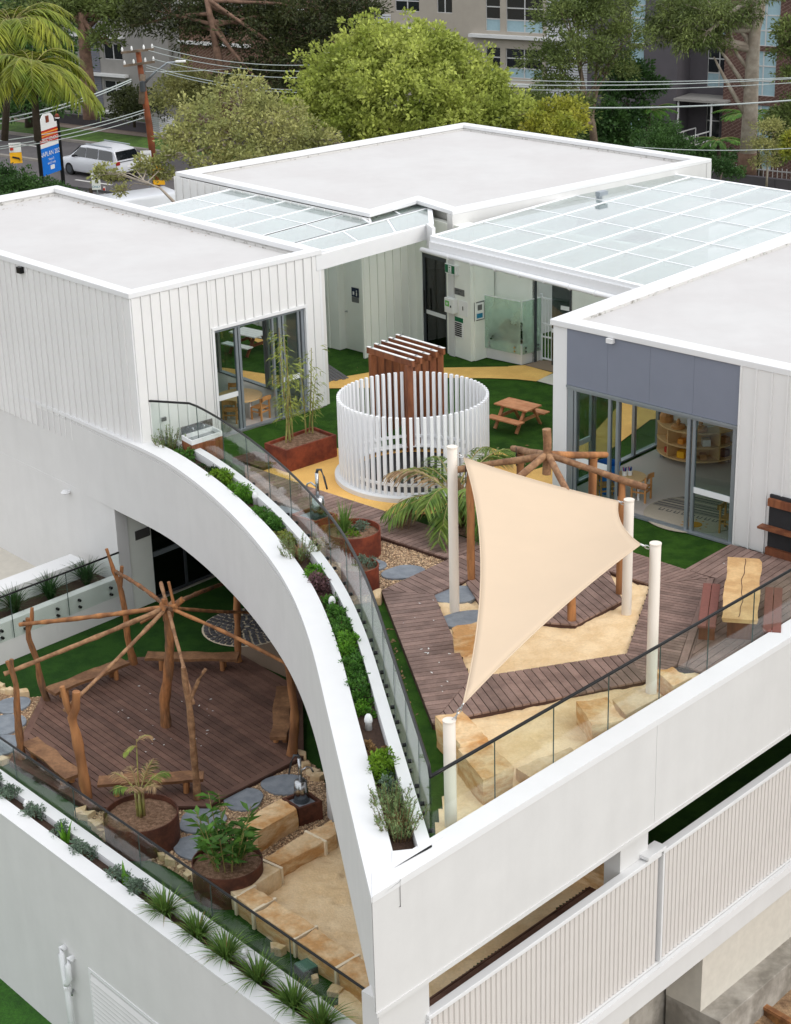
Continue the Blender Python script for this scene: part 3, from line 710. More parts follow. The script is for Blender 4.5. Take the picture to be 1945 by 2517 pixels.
MB().prism([Lp(.06, .06), Lp(LW - .06, .06), Lp(LW - .06, LDp - .1), Lp(.06, LDp - .1)], 2.75, 2.85).build('ceiling', 'interior_wall', LP_)
MB().prism([Lp(-.035, -.035), Lp(.03, -.035), Lp(.03, 0), Lp(-.035, 0)], -.2, LH - .125).build('corner_trim', 'white_cap', LP_)
m = MB(); m.prism([Lp(LW - .03, -.035), Lp(LW + .035, -.035), Lp(LW + .035, .1), Lp(LW - .03, .1)], 0, LH - .125)
m.build('corner_trim', 'white_cap', LP_)
m = MB(); m.prism([Lp(2.0, -.07), Lp(4.68, -.07), Lp(4.68, 0), Lp(2.0, 0)], 2.455, 2.52); m.prism([Lp(2.0, -.07), Lp(2.06, -.07), Lp(2.06, 0), Lp(2.0, 0)], 0, 2.45); m.prism([Lp(4.62, -.07), Lp(4.68, -.07), Lp(4.68, 0), Lp(4.62, 0)], 0, 2.45)
m.build('door_reveal', 'white_cap', LP_)
m = MB(); m.box((*Lp(.55, -.09), .82), (.12, .05, .08), .73); m.build('tap', 'steel', LP_)
m = MB(); m.box((*Lp(-.09, 4.2), LH - .20), (.10, .16, .14), .73); m.build('rainwater_spitter', 'black_metal', LP_)

def sliding_door(root, F, s0, s1, ztop, bars, rails, panes, n=0.0, th=.07, stile=.035, glass='door_glass'):
    """aluminium frame between s0 and s1 on facade F(s, n); bars are (s, width); rails are (s0, s1, z)"""
    m = MB()
    for s, w in bars: m.prism([F(s - w / 2, n), F(s + w / 2, n), F(s + w / 2, n + th), F(s - w / 2, n + th)], .02, ztop)
    m.build('frame', 'alu', root)
    m = MB(); m.prism([F(s0, n - .06), F(s1, n - .06), F(s1, n + th), F(s0, n + th)], .0, .035); m.build('threshold', 'alu', root)
    m = MB(); m.prism([F(s0, n), F(s1, n), F(s1, n + th), F(s0, n + th)], ztop, ztop + .07); m.build('head', 'alu', root)
    for a, b, z in rails: MB().prism([F(a, n + .01), F(b, n + .01), F(b, n + .05), F(a, n + .05)], z - .055, z + .055).build('mid_rail', 'alu_white', root)
    for a, b in panes: MB().prism([F(a, n + .03), F(b, n + .03), F(b, n + .038), F(a, n + .038)], .05, ztop).build('pane', glass, root)
d = thing('sliding_door', 'grey aluminium sliding door of the left pavilion, behind the bamboo', 'door', (*Lp(3.3, 0), 0))
sliding_door(d, Lp, 2.06, 4.62, 2.38, [(2.09, .06), (2.69, .06), (2.78, .06), (3.72, .05), (3.92, .08), (4.02, .05), (4.46, .05), (4.58, .08)], [(2.12, 2.66, .87), (3.96, 4.46, .88)], [(2.12, 2.66), (3.96, 4.44), (3.74, 3.9)], n=.01)
d = thing('sliding_door', 'glazed side door of the left pavilion opening to the covered court', 'door', (*Lp(LW, 3), 0))
Ls = lambda s, n: Lp(LW - .08 - n, s)
sliding_door(d, Ls, 1.3, 4.6, 2.38, [(1.34, .08), (1.9, .07), (2.0, .07), (3.9, .07), (4.55, .08)], [], [(1.38, 1.88), (3.9, 4.5)], n=0)

# ------------------------------------------------------------------ back building with the covered court walls
BB = thing('back_building', 'white flat roofed building behind the glass canopies', 'building', (2, 48, 0))
bl, bf, br, bn = (-5.81, 48.93), (2.48, 55.64), (8.95, 48.60), (-.42, 42.85)
bi = V2((0.763, 44.259, 3.700)); bj = V2((1.597, 42.856, 3.700))
ROOF = [bl, bn, bi, bj, br, bf]
flat_roof(ROOF, 3.70, BB, drop=.16, capw=.34, caph=.10)
cladding(bl, lerp(bl, bn, .5), -1, 3.58, 12, BB)
cladding(lerp(bl, bn, .5), bn, 3.30, 3.58, 12, BB)
m = MB()
m.wall(bj, br, 0, 3.6, .2, 1); m.wall(br, bf, -6, 3.6, .2, 1); m.wall(bf, bl, -6, 3.6, .2, 1)
m.build('outer_wall', 'white_render', BB)
# walls facing the court
w0 = (-2.6, 45.0); w1 = (-1.28, 43.75); w2 = (-1.14, 43.89); w3 = (-.68, 43.42); w4 = (-.70, 42.95); w5 = (.67, 44.18); w6 = (2.0, 42.39); w7 = (2.37, 42.71)
mat('court_clad', lin(228, 230, 222), .5, var=.02, vscale=1.2, rnd=.015)
cladding(w0, w1, 0, 3.4, 5, BB, 'court_clad')
cladding(w4, w5, 0, 3.35, 7, BB, 'court_clad')
m = MB(); m.wall(w1, w2, 0, 3.4, .06, 1); m.wall(w2, w3, 2.42, 3.4, .1, 1); m.wall(w3, w4, 0, 3.4, .1, 1); m.wall((-3.2, 45.6), (-2.4, 45.0), 0, 3.4, .1, 1)
m.build('court_wall', 'court_render', BB)
cd_ = (Vector(w6) - Vector(w5)).normalized(); cn_ = Vector((-cd_.y, cd_.x))      # along the entry wall, into the building
def Cp(s, n=0): return tuple(Vector(w5) + cd_ * s + cn_ * n)
m = MB(); m.prism([Cp(0, 0), Cp(.28, 0), Cp(.28, .2), Cp(0, .2)], 0, 3.35); m.prism([Cp(.28, 0), Cp(1.28, 0), Cp(1.28, .2), Cp(.28, .2)], 2.44, 3.35); m.prism([Cp(1.28, 0), Cp(2.23, 0), Cp(2.23, .5), Cp(1.28, .5)], 0, 3.35)
m.build('entry_wall', 'court_render', BB, bevel=.006)
side0 = Cp(2.23, .5); px = Vector((.755, -.656))
def Sp(s, n=0): return tuple(Vector(w7) + px * s + Vector((.656, .755)) * n)
m = MB(); m.wall(Cp(2.2, .1), Sp(0, .3), 0, 3.35, .12); m.wall(Sp(-.3, .35), Sp(1.25, .35), 0, 3.35, .15, 1); m.wall(Sp(2.35, .35), Sp(5.4, .35), 0, 3.35, .15, 1); m.wall(Sp(1.2, .35), Sp(2.4, .35), 2.45, 3.35, .15, 1)
m.build('court_wall', 'court_render', BB)
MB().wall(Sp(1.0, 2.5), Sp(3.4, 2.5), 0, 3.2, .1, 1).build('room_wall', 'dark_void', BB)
MB().wall(Cp(.1, 2.6), Cp(1.7, 2.6), 0, 3.2, .1, 1).build('room_wall', 'interior_wall', BB)
# accessible toilet door
d = thing('toilet_door', 'pale grey door with dark toilet sign under the small glass canopy', 'door', (*w2, 0))
m = MB(); m.wall(w2, w3, 0, 2.42, .05, 1); m.build('door_leaf', 'court_render', d)
dd = (Vector(w3) - Vector(w2)).normalized(); dn = Vector((dd.y, -dd.x))
def Dp(s, n, z): p = Vector(w2) + dd * s + dn * n; return (p.x, p.y, z)
m = MB(); m.tube([Dp(.08, 0, 1.0), Dp(.08, .07, 1.0), Dp(.16, .07, 1.0)], .014, 8); m.build('handle', 'steel', d)
s_ = thing('toilet_sign', 'dark blue toilet pictogram sign on the pale door', 'sign', Dp(.4, .02, 1.5))
m = MB(); m.add([Dp(.28, .012, 1.42), Dp(.54, .012, 1.42), Dp(.54, .012, 1.66), Dp(.28, .012, 1.66), Dp(.28, .0, 1.42), Dp(.54, .0, 1.42), Dp(.54, .0, 1.66), Dp(.28, .0, 1.66)], [(0, 1, 2, 3), (0, 4, 5, 1), (1, 5, 6, 2), (2, 6, 7, 3), (3, 7, 4, 0)]); m.build('plate', 'navy', s_)
m = MB(); m.add([Dp(.28, .012, 1.28), Dp(.54, .012, 1.28), Dp(.54, .012, 1.415), Dp(.28, .012, 1.415)], [(0, 1, 2, 3)]); m.build('braille_strip', 'plate_grey', s_)
m = MB(); m.tube([Dp(.47, .018, 1.46), Dp(.47, .018, 1.55)], .014, 6); m.tube([Dp(.47, .018, 1.57), Dp(.47, .018, 1.60)], .014, 6); m.tube([Dp(.36, .018, 1.48), Dp(.36, .018, 1.56)], .024, 6); m.build('pictogram', 'sign_white', s_)
s_ = thing('door_reader', 'two small grey plates on the cladding left of the toilet door', 'sign', (*w1, 1.2))
for z0, z1, a in ((1.22, 1.38, .52), (1.06, 1.14, .56)):
    A = Vector(w0) + (Vector(w1) - Vector(w0)).normalized() * 1.25; n_ = (Vector(w1) - Vector(w0)).normalized(); nn_ = Vector((n_.y, -n_.x)) * .07
    m = MB(); m.prism([tuple(A + nn_), tuple(A + n_ * .13 + nn_), tuple(A + n_ * .13 + nn_ * 1.3), tuple(A + nn_ * 1.3)], z0, z1); m.build('plate', 'plate_grey', s_)
# entry door
d = thing('entry_door', 'grey framed glass entry door left of the exit sign', 'door', (*Cp(.8), 0))
m = MB()
for s in (.32, 1.24): m.prism([Cp(s - .045, .03), Cp(s + .045, .03), Cp(s + .045, .11), Cp(s - .045, .11)], 0, 2.44)
m.prism([Cp(.28, .03), Cp(1.28, .03), Cp(1.28, .11), Cp(.28, .11)], 2.33, 2.43); m.build('frame', 'alu_dark', d)
MB().prism([Cp(.38, .05), Cp(1.18, .05), Cp(1.18, .09), Cp(.38, .09)], .86, .96).build('mid_rail', 'alu_white', d)
MB().prism([Cp(.37, .06), Cp(1.19, .06), Cp(1.19, .07), Cp(.37, .07)], .05, 2.33).build('pane', 'dark_glass', d)
MB().tube([(*Cp(.43, -.05), .9), (*Cp(.43, -.05), 1.5)], .018, 8).build('handle', 'black_metal', d)
def plate(root, name, mt, s0, s1, z0, z1, n=-.012, t=.012): return MB().prism([Cp(s0, n), Cp(s1, n), Cp(s1, n + t), Cp(s0, n + t)], z0, z1).build(name, mt, root)
s_ = thing('exit_sign', 'green and white running man exit sign beside the entry door', 'sign', (*Cp(1.5), 2.2))
plate(s_, 'housing', 'sign_white', 1.32, 1.78, 2.12, 2.36, -.07, .07); plate(s_, 'face', 'green_sign', 1.33, 1.70, 2.14, 2.34, -.075, .004); plate(s_, 'pictogram', 'sign_white', 1.46, 1.58, 2.15, 2.33, -.08, .004)
m = MB(); m.tube([(*Cp(1.52, -.083), 2.30), (*Cp(1.52, -.083), 2.28)], .02, 8); m.bar((*Cp(1.52, -.083), 2.26), (*Cp(1.51, -.083), 2.2), .035, .004, up=(1, 0, 0)); m.bar((*Cp(1.51, -.083), 2.21), (*Cp(1.55, -.083), 2.16), .02, .004, up=(1, 0, 0)); m.build('figure', 'green_sign', s_)
s_ = thing('assembly_plaque', 'small grey metal plaque above the first aid cabinet', 'sign', (*Cp(1.78), 1.7)); plate(s_, 'plate', 'plate_grey', 1.58, 1.99, 1.62, 1.78)
text_obj('ASSEMBLY HALL', .035, 'ink', s_, (*Cp(1.785, -.014), 1.725), (cd_.x, cd_.y, 0), (0, 0, 1)); text_obj('AREA', .035, 'ink', s_, (*Cp(1.785, -.014), 1.665), (cd_.x, cd_.y, 0), (0, 0, 1))
s_ = thing('first_aid_cabinet', 'white wall cabinet with a green cross roundel', 'cabinet', (*Cp(1.55), 1.3)); MB().prism([Cp(1.38, -.16), Cp(1.72, -.16), Cp(1.72, 0), Cp(1.38, 0)], 1.14, 1.52).build('box', 'sign_white', s_, bevel=.015)
m = MB(); m.bar((*Cp(1.5, -.163), 1.31), (*Cp(1.5, -.163), 1.45), .15, .004, up=(cn_.x, cn_.y, 0)); m.build('roundel', 'lime', s_)
m = MB(); m.bar((*Cp(1.5, -.168), 1.34), (*Cp(1.5, -.168), 1.42), .025, .004, up=(cn_.x, cn_.y, 0)); m.bar((*Cp(1.46, -.168), 1.38), (*Cp(1.54, -.168), 1.38), .004, .025); m.build('cross', 'sign_white', s_)
MB().bar((*Cp(1.64, -.168), 1.30), (*Cp(1.64, -.168), 1.35), .03, .02, up=(cn_.x, cn_.y, 0)).build('latch', 'ink', s_)
s_ = thing('switch_panel', 'flat white access panel right of the first aid cabinet', 'panel', (*Cp(1.9), 1.3)); plate(s_, 'plate', 'sign_white', 1.78, 2.12, 1.12, 1.5); plate(s_, 'key', 'ink', 1.92, 1.95, 1.26, 1.36, -.018, .006)
s_ = thing('evacuation_board', 'white notice board with green header and black rows on the entry wall', 'notice', (*Cp(1.74), .8)); plate(s_, 'plate', 'sign_white', 1.55, 1.94, .52, 1.05); plate(s_, 'header', 'green_sign', 1.55, 1.94, .93, 1.05, -.018, .006)
for k in range(7): plate(s_, 'row', 'ink', 1.62, 1.88, .555 + k * .052, .592 + k * .052, -.017, .005)
fr = thing('framed_notice', 'framed plan hanging on the side wall near the planter glass', 'notice', (2.2, 42.55, 1.3))
q0, q1 = Vector(Cp(2.235, .10)), Vector(Cp(2.235, .42)); qn = cd_
def fplate(name, mt, a, b, z0, z1, t0, t1):
    A = q0 + (q1 - q0) * a; B = q0 + (q1 - q0) * b
    return MB().prism([tuple(A + qn * t0), tuple(B + qn * t0), tuple(B + qn * t1), tuple(A + qn * t1)], z0, z1).build(name, mt, fr)
fplate('frame', 'plate_grey', 0, 1, 1.02, 1.50, .0, .02); fplate('sheet', 'sign_white', .08, .92, 1.05, 1.47, .02, .024); fplate('drawing', 'cyan_ink', .2, .8, 1.08, 1.2, .024, .026); fplate('drawing', 'plate_grey', .3, .75, 1.28, 1.42, .024, .026)
# sliding door of the right court wall
d = thing('court_door', 'half open dark doorway behind the white gate', 'door', (*Sp(1.8, .35), 0))
m = MB()
for s in (1.24, 2.34): m.wall(Sp(s - .04, .35), Sp(s + .04, .35), 0, 2.45, .08, 1)
m.build('frame', 'alu_dark', d); MB().wall(Sp(1.75, .37), Sp(2.3, .37), .86, .95, .04, 1).build('mid_rail', 'alu_white', d); MB().wall(Sp(1.75, .40), Sp(2.3, .40), 0.02, 2.4, .01, 1).build('pane', 'dark_glass', d)

# ------------------------------------------------------------------ glass canopies
def canopy(name, label, corners, nr, nc, zdrop, beam_w=.07, edge=.12, ridge=None):
    """corners A,B,C,D (A-B one eave, D-C the other); rafters run A->D at nr bays, purlins split each bay into nc panes"""
    A, B, C, D = [Vector(c) for c in corners]
    root = thing(name, label, 'canopy', (A + C) / 2)
    for i in range(nr + 1):
        t = i / nr; p = A.lerp(B, t); q = D.lerp(C, t)
        MB().bar(p, q, beam_w if 0 < i < nr else edge, .10).build('rafter', 'white_steel', root)
    for j in range(nc + 1):
        t = j / nc; p = A.lerp(D, t); q = B.lerp(C, t)
        if 0 < j < nc: MB().bar(p + Vector((0, 0, .03)), q + Vector((0, 0, .03)), .045, .045).build('purlin', 'white_steel', root); MB().bar(p + (D - A).normalized() * .04 + Vector((0, 0, .045)), q + (D - A).normalized() * .04 + Vector((0, 0, .045)), .02, .006).build('seal_strip', 'alu', root)
        else: MB().bar(p - Vector((0, 0, .012)), q - Vector((0, 0, .012)), edge, .14).build('edge_beam', 'white_steel', root)
    for i in range(nr):
        for j in range(nc):
            c = []
            for a, b in ((i + .02, j + .01), (i + .98, j + .01), (i + .98, j + .99), (i + .02, j + .99)):
                c.append(A.lerp(B, a / nr).lerp(D.lerp(C, a / nr), b / nc))
            up = Vector((0, 0, .014)); off = Vector((0, 0, .03))
            m = MB(); m.add([p + off for p in c] + [p + off + up for p in c], [(3, 2, 1, 0), (4, 5, 6, 7), (0, 1, 5, 4), (1, 2, 6, 5), (2, 3, 7, 6), (3, 0, 4, 7)]); m.build('pane', 'canopy_glass', root)
    return root
c1 = [(-6.221, 44.733, 3.500), (-3.067, 41.319, 3.500), (-0.873, 43.867, 3.500), (-3.918, 47.291, 3.500)]
canopy('glass_canopy', 'small glass canopy between the left pavilion and the back building', c1, 4, 2, 0)
canopy('glass_canopy', 'glass canopy bay beside the near corner of the back roof', [(-3.053, 41.298, 3.500), (-2.181, 40.600, 3.500), (-0.427, 42.502, 3.500), (-0.860, 43.845, 3.500)], 1, 2, 0, edge=.06)
c1b = [(-2.158, 40.561, 3.500), (-1.546, 39.738, 3.500), (1.065, 42.170, 3.500), (1.077, 44.113, 3.500)]
canopy('glass_canopy', 'narrow glass canopy strip above the white beam at the left pavilion corner', c1b, 1, 3, 0)
canopy('glass_canopy', 'little glass infill pane in the notch of the back roof', [(-0.438, 43.229, 3.500), (-0.400, 42.539, 3.500), (1.068, 44.135, 3.500), (0.767, 44.499, 3.500)], 1, 2, 0, edge=.05)
bm = thing('canopy_beam', 'deep white beam spanning from the left pavilion corner to the back building', 'beam', (-.3, 40.5, 3.2))
MB().wall((-1.62, 39.16), (.95, 41.95), 3.22, 3.58, .10, 1).build('beam', 'white_cap', bm, bevel=.006)
MB().wall((.93, 41.93), (1.06, 41.44), 3.05, 3.62, .08, 1).build('end_plate', 'white_cap', bm)
c2 = [(1.05, 41.36, 3.40), (5.53, 36.12, 3.36), (12.05, 43.55, 3.38), (7.40, 48.18, 3.42)]
canopy('glass_canopy', 'large glass canopy between the back building and the right pavilion', c2, 6, 5, 0, beam_w=.08)
gb = thing('gutter', 'white round gutter with brackets under the large glass canopy edge', 'gutter', (3.2, 38.8, 3.1))
A_, B_ = Vector((1.00, 41.30, 0)), Vector((5.53, 36.02, 0)); gd = (B_ - A_).normalized(); gn = Vector((-gd.y, gd.x, 0)) * -1
MB().wall(A_, B_, 3.10, 3.33, .07, 0).build('fascia', 'white_cap', gb)
g0 = A_ + gn * .10; MB().tube([(g0.x - gd.x * .2, g0.y - gd.y * .2, 3.12), (B_.x + gn.x * .1, B_.y + gn.y * .1, 3.06)], .06, 12).build('pipe', 'white_steel', gb, smooth=True)
for k in range(1, 9):
    p = A_.lerp(B_, k / 9) + gn * .1; MB().tube([(p.x, p.y, 3.10 - .005 * k), (p.x + gd.x * .03, p.y + gd.y * .03, 3.10 - .005 * k)], .072, 12).build('bracket', 'white_cap', gb)
sf = thing('floodlight', 'small floodlight on the back roof edge by the large canopy', 'light', (5.385, 44.270, 3.700))
m = MB(); m.box((5.485, 44.849, 3.620), (.30, .16, .10), .7); m.box((5.454, 45.080, 3.500), (.12, .10, .14), .7); m.build('lamp_head', 'alu', sf)

# ------------------------------------------------------------------ right pavilion
RP = thing('right_pavilion', 'white pavilion with a blue grey panel above its wide glass doors', 'building', (*Rp(3, 2), 0))
RH, RW, RDp = 3.62, 13.0, 13.0
flat_roof([Rp(-.05, -.05), Rp(RW, -.05), Rp(RW, RDp), Rp(-.05, RDp)], RH, RP, drop=.12, capw=.36, caph=.12)
cladding(Rp(4.30, 0), Rp(RW, 0), .05, RH - .12, 27, RP)
MB().prism([Rp(0, 0), Rp(.34, 0), Rp(.34, .25), Rp(0, .25)], 0, RH - .12).build('corner_pier', 'white_cap', RP, bevel=.006)
for k in range(4):
    a, b = .345 + k * .982, .345 + (k + 1) * .982 - .004
    MB().prism([Rp(a, -.005), Rp(b, -.005), Rp(b, .06), Rp(a, .06)], 2.36, RH - .125).build('cladding_panel', 'grey_panel', RP)
MB().prism([Rp(.345, -.03), Rp(4.28, -.03), Rp(4.28, .08), Rp(.345, .08)], 2.31, 2.355).build('panel_trim', 'alu', RP)
m = MB(); m.prism([Rp(4.28, -.01), Rp(4.40, -.01), Rp(4.40, .12), Rp(4.28, .12)], 0, RH - .125); m.build('door_jamb', 'white_cap', RP)
m = MB()
m.wall(Rp(4.32, .12), Rp(RW, .12), 0, RH - .2, .1, 1); m.wall(Rp(.1, 3.75), Rp(.1, RDp), 0, RH - .2, .12, -1); m.wall(Rp(.1, .25), Rp(.1, 3.75), 2.36, RH - .2, .12, -1); m.wall(Rp(.345, .1), Rp(4.28, .1), 2.36, RH - .2, .08, 1)
m.wall(Rp(.2, 3.75), Rp(RW - .2, 3.75), 0, RH - .3, .1, 1); m.wall(Rp(5.6, .2), Rp(5.6, 3.7), 0, RH - .3, .1)
m.build('wall', 'interior_wall', RP)
MB().prism([Rp(.2, .02), Rp(RW, .02), Rp(RW, RDp), Rp(.2, RDp)], -.05, .006).build('room_floor', 'interior_floor', RP)
MB().prism([Rp(.15, .15), Rp(RW, .15), Rp(RW, RDp), Rp(.15, RDp)], 2.75, 2.85).build('ceiling', 'interior_wall', RP)
MB().prism([Rp(.25, 3.70), Rp(5.5, 3.70), Rp(5.5, 3.74), Rp(.25, 3.74)], 0.006, .12).build('skirting', 'concrete_pale', RP)
MB().box((*Rp(1.42, -.06), RH - .17), (.14, .10, .09), -.77).build('rainwater_spitter', 'white_cap', RP)
Rf = lambda s, n: Rp(s, n)
d = thing('sliding_door', 'wide grey aluminium sliding door of the right pavilion under the blue grey panel', 'door', (*Rp(2.3, 0), 0))
sliding_door(d, Rf, .34, 4.28, 2.25, [(.42, .14), (.54, .05), (1.37, .06), (1.56, .06), (3.20, .07), (3.32, .06), (4.20, .08)], [(.56, 1.36, .83), (3.34, 4.17, .87)], [(.56, 1.35), (1.4, 1.54), (3.35, 4.16)], n=.02)
d = thing('sliding_door', 'glazed side wall of the right pavilion facing the orange path', 'door', (*Rp(0, 2), 0))
Rs = lambda s, n: Rp(.02 + n, s)
sliding_door(d, Rs, .28, 3.75, 2.28, [(.34, .08), (.72, .06), (1.2, .07), (1.3, .05), (2.20, .05), (2.74, .08), (3.64, .10)], [(.38, .7, .85), (.75, 1.18, .85)], [(.38, .7), (.76, 1.16), (1.34, 2.18), (2.80, 3.58)], n=.02)

# ------------------------------------------------------------------ furniture and fittings of the rooms
def round_table(name, label, c, r, h, rz=0):
    t = thing(name, label, 'table', c, rz)
    MB().lathe((0, 0, 0), [(0, h - .03), (r, h - .03), (r, h), (0, h)], 32).build('table_top', 'birch', t, local=True)
    for a in (45, 135, 225, 315):
        x, y = .68 * r * math.cos(RAD(a)), .68 * r * math.sin(RAD(a))
        MB().tube([(x, y, 0), (x, y, h - .03)], .026, 8).build('leg', 'sign_white', t, local=True)
    return t
def kid_chair(label, c, rz, first=None):
    t = thing('child_chair', label, 'chair', c, rz, 'wooden child chairs')
    MB().box((0, 0, .29), (.30, .30, .025)).build('seat', 'chair_wood', t, local=True, bevel=.008)
    m = MB(); m.add([(x, .14 - .05 * (1 - (x / .16) ** 2) + dy + .05, z) for z in (.46, .56) for dy in (0, .02) for x in (-.16, -.08, 0, .08, .16)], [(0, 1, 11, 10), (1, 2, 12, 11), (2, 3, 13, 12), (3, 4, 14, 13), (5, 15, 16, 6), (6, 16, 17, 7), (7, 17, 18, 8), (8, 18, 19, 9), (10, 11, 16, 15), (11, 12, 17, 16), (12, 13, 18, 17), (13, 14, 19, 18), (0, 5, 6, 1), (1, 6, 7, 2), (2, 7, 8, 3), (3, 8, 9, 4)]); m.build('backrest', 'chair_wood', t, local=True)
    for x, y, h in ((-.14, -.14, .29), (.14, -.14, .29), (-.15, .15, .54), (.15, .15, .54)): MB().box((x, y, h / 2), (.035, .035, h)).build('leg', 'chair_wood', t, local=True)
    m = MB(); m.box((0, .14, .2), (.27, .02, .035)); m.box((-.14, 0, .2), (.02, .27, .03)); m.box((.14, 0, .2), (.02, .27, .03)); m.build('stretcher', 'chair_wood', t, local=True)
    return t
round_table('round_table', 'round pale table inside the left pavilion door', (-3.50, 38.78, .006), .52, .46)
kid_chair('wooden chair on the right of the table in the left pavilion', (-3.02, 38.42, .006), RAD(-125))
kid_chair('wooden chair on the near side of the table in the left pavilion', (-3.68, 38.25, .006), RAD(175))
kid_chair('wooden chair behind the table in the left pavilion', (-3.62, 39.25, .006), RAD(10))
round_table('round_table', 'round pale table with pencil cups inside the right pavilion', (4.66, 32.85, .006), .34, .46)
kid_chair('wooden chair right of the pencil table in the right pavilion', (4.88, 32.72, .006), RAD(-120))
kid_chair('wooden chair left of the pencil table in the right pavilion', (4.22, 32.86, .006), RAD(95))
kid_chair('wooden chair half hidden at the right end of the glass door', (6.32, 30.95, .006), RAD(60))
for k, (dx, dy, lab) in enumerate(((-.05, .03, 'left pencil cup on the table in the right pavilion'), (.06, .05, 'right pencil cup on the table in the right pavilion'))):
    cup = thing('pencil_cup', lab, 'cup', (4.62 + dx, 32.86 + dy, .466)); MB().lathe((0, 0, 0), [(0, 0), (.045, 0), (.05, .1), (.045, .1), (.04, .02), (0, .02)], 12).build('cup', 'sign_white', cup, local=True)
    rng = random.Random(k)
    for j in range(9):
        a = j * .7; MB().tube([(.02 * math.cos(a), .02 * math.sin(a), .03), (.04 * math.cos(a), .04 * math.sin(a), .17)], .006, 5).build('pencil', ['red', 'ink', 'blue'][j % 3], cup, local=True)
# curved toy shelf
sh = thing('toy_shelf', 'curved birch shelf on castors with wooden toys at the back of the right room', 'shelf', (6.35, 34.95, 0))
def arc(r, a0, a1, n): return [(6.45 + r * math.cos(RAD(a0 + (a1 - a0) * k / n)), 35.25 + r * math.sin(RAD(a0 + (a1 - a0) * k / n))) for k in range(n + 1)]
for z, r0 in ((.12, .62), (.42, .60), (.74, .56)):
    pts = arc(.88, 175, 330, 14) + arc(.5, 330, 175, 14)
    MB().prism(pts, z, z + .03).build('shelf_board', 'birch', sh)
MB().prism(arc(.5, 175, 330, 14) + arc(.48, 330, 175, 14), .12, .75).build('back_panel', 'birch', sh)
for a in (176, 212, 250, 290, 328):
    q = [(6.45 + r * math.cos(RAD(a)), 35.25 + r * math.sin(RAD(a))) for r in (.5, .87)]
    MB().wall(q[0], q[1], .15, .74, .025).build('divider', 'birch', sh)
for a in (190, 315): MB().lathe((6.45 + .8 * math.cos(RAD(a)), 35.25 + .8 * math.sin(RAD(a)), .006), [(0, 0), (.05, .01), (.05, .09), (0, .11)], 10).build('castor', 'steel', sh)
rng = random.Random(5)
toys = [(200, .15, .10, 'red'), (232, .15, .12, 'yellow'), (268, .15, .10, 'chair_wood'), (308, .15, .12, 'navy'), (204, .45, .10, 'chair_wood'), (230, .45, .09, 'orange_text'), (272, .45, .12, 'sign_white'), (310, .45, .1, 'chair_wood')]
toy_lab = ['red toy basket at the lower left of the curved shelf', 'yellow toy box on the lowest board of the curved shelf', 'wooden toy box on the lowest board of the curved shelf', 'dark toy basket at the lower right of the curved shelf', 'brown toy basket on the middle board at the shelf left', 'orange toy box on the middle board of the curved shelf', 'pale toy box on the middle board of the curved shelf', 'brown toy box on the middle board at the shelf right']
for (a, z, s, c), lab in zip(toys, toy_lab):
    tb = tag(MB().box((6.45 + .7 * math.cos(RAD(a)), 35.25 + .7 * math.sin(RAD(a)), z + s * .6 + .002), (s * 1.6, s * 1.4, s * 1.2), RAD(a)).build('toy_box', c, bevel=.01), lab, 'toy', 'toys on the curved shelf')
for a, h, lab in ((182, .55, 'tall wooden toy tower at the left end of the curved shelf'), (222, .20, 'wooden toy figure on top of the curved shelf, second from left'), (262, .24, 'wooden toy house in the middle of the curved shelf top'), (318, .22, 'wooden toy tree at the right of the curved shelf top')):
    x, y = 6.45 + .7 * math.cos(RAD(a)), 35.25 + .7 * math.sin(RAD(a))
    t = thing('wooden_toy', lab, 'toy', (x, y, .77)); MB().lathe((0, 0, 0), [(0, 0), (.14, 0), (.15, h * .25), (.10, h * .4), (.03, h * .45), (.05, h * .7), (.02, h), (0, h)], 10).build('body', 'chair_wood', t, local=True); MB().lathe((.1, .05, 0), [(0, 0), (.06, 0), (.05, h * .3), (0, h * .35)], 8).build('block', 'merbau', t, local=True)
# oval rug with stripes, arches and a sun
rg = thing('oval_rug', 'oval striped rug with a sun motif on the right room floor', 'rug', (5.85, 31.85, .008))
mat('rug_base', lin(178, 168, 150), .95, var=.12, vscale=60); mat('rug_dark', lin(88, 88, 90), .95, var=.2, vscale=60); mat('rug_mid', lin(138, 132, 122), .95, var=.2, vscale=60); mat('ochre', lin(176, 124, 34), .95)
RGC = Vector((5.80, 31.85)); ra, rb = .98, .95
def ell(t, f=1.0): return (RGC.x + ra * f * math.cos(t), RGC.y + rb * f * math.sin(t))
MB().prism([ell(k * math.pi / 24) for k in range(48)], .008, .02).build('rug_body', 'rug_base', rg)
edir = Vector((.80, -.60)); enor = Vector((.60, .80))
for k in range(16):
    o0 = .02 + k * .058
    if k % 5 == 4: continue
    pts = []
    for o in (o0, o0 + .04):
        hw = math.sqrt(max(0, .93 ** 2 - o * o)); pts.append((o, hw))
    pl = [tuple(RGC + enor * pts[0][0] - edir * pts[0][1]), tuple(RGC + enor * pts[0][0] + edir * pts[0][1]), tuple(RGC + enor * pts[1][0] + edir * pts[1][1]), tuple(RGC + enor * pts[1][0] - edir * pts[1][1])]
    MB().prism(pl, .0205, .0225).build('stripe', 'rug_dark' if k % 2 else 'rug_mid', rg)
for k in range(9):
    c = RGC - enor * .1 + edir * (-.66 + k * .165)
    m = MB(); m.prism([tuple(c + edir * a + enor * b) for a, b in ((-.05, .06), (-.03, .06), (-.03, -.04), (.03, -.04), (.03, .06), (.05, .06), (.05, -.06), (-.05, -.06))], .0205, .0225); m.build('arch_motif', 'rug_dark', rg)
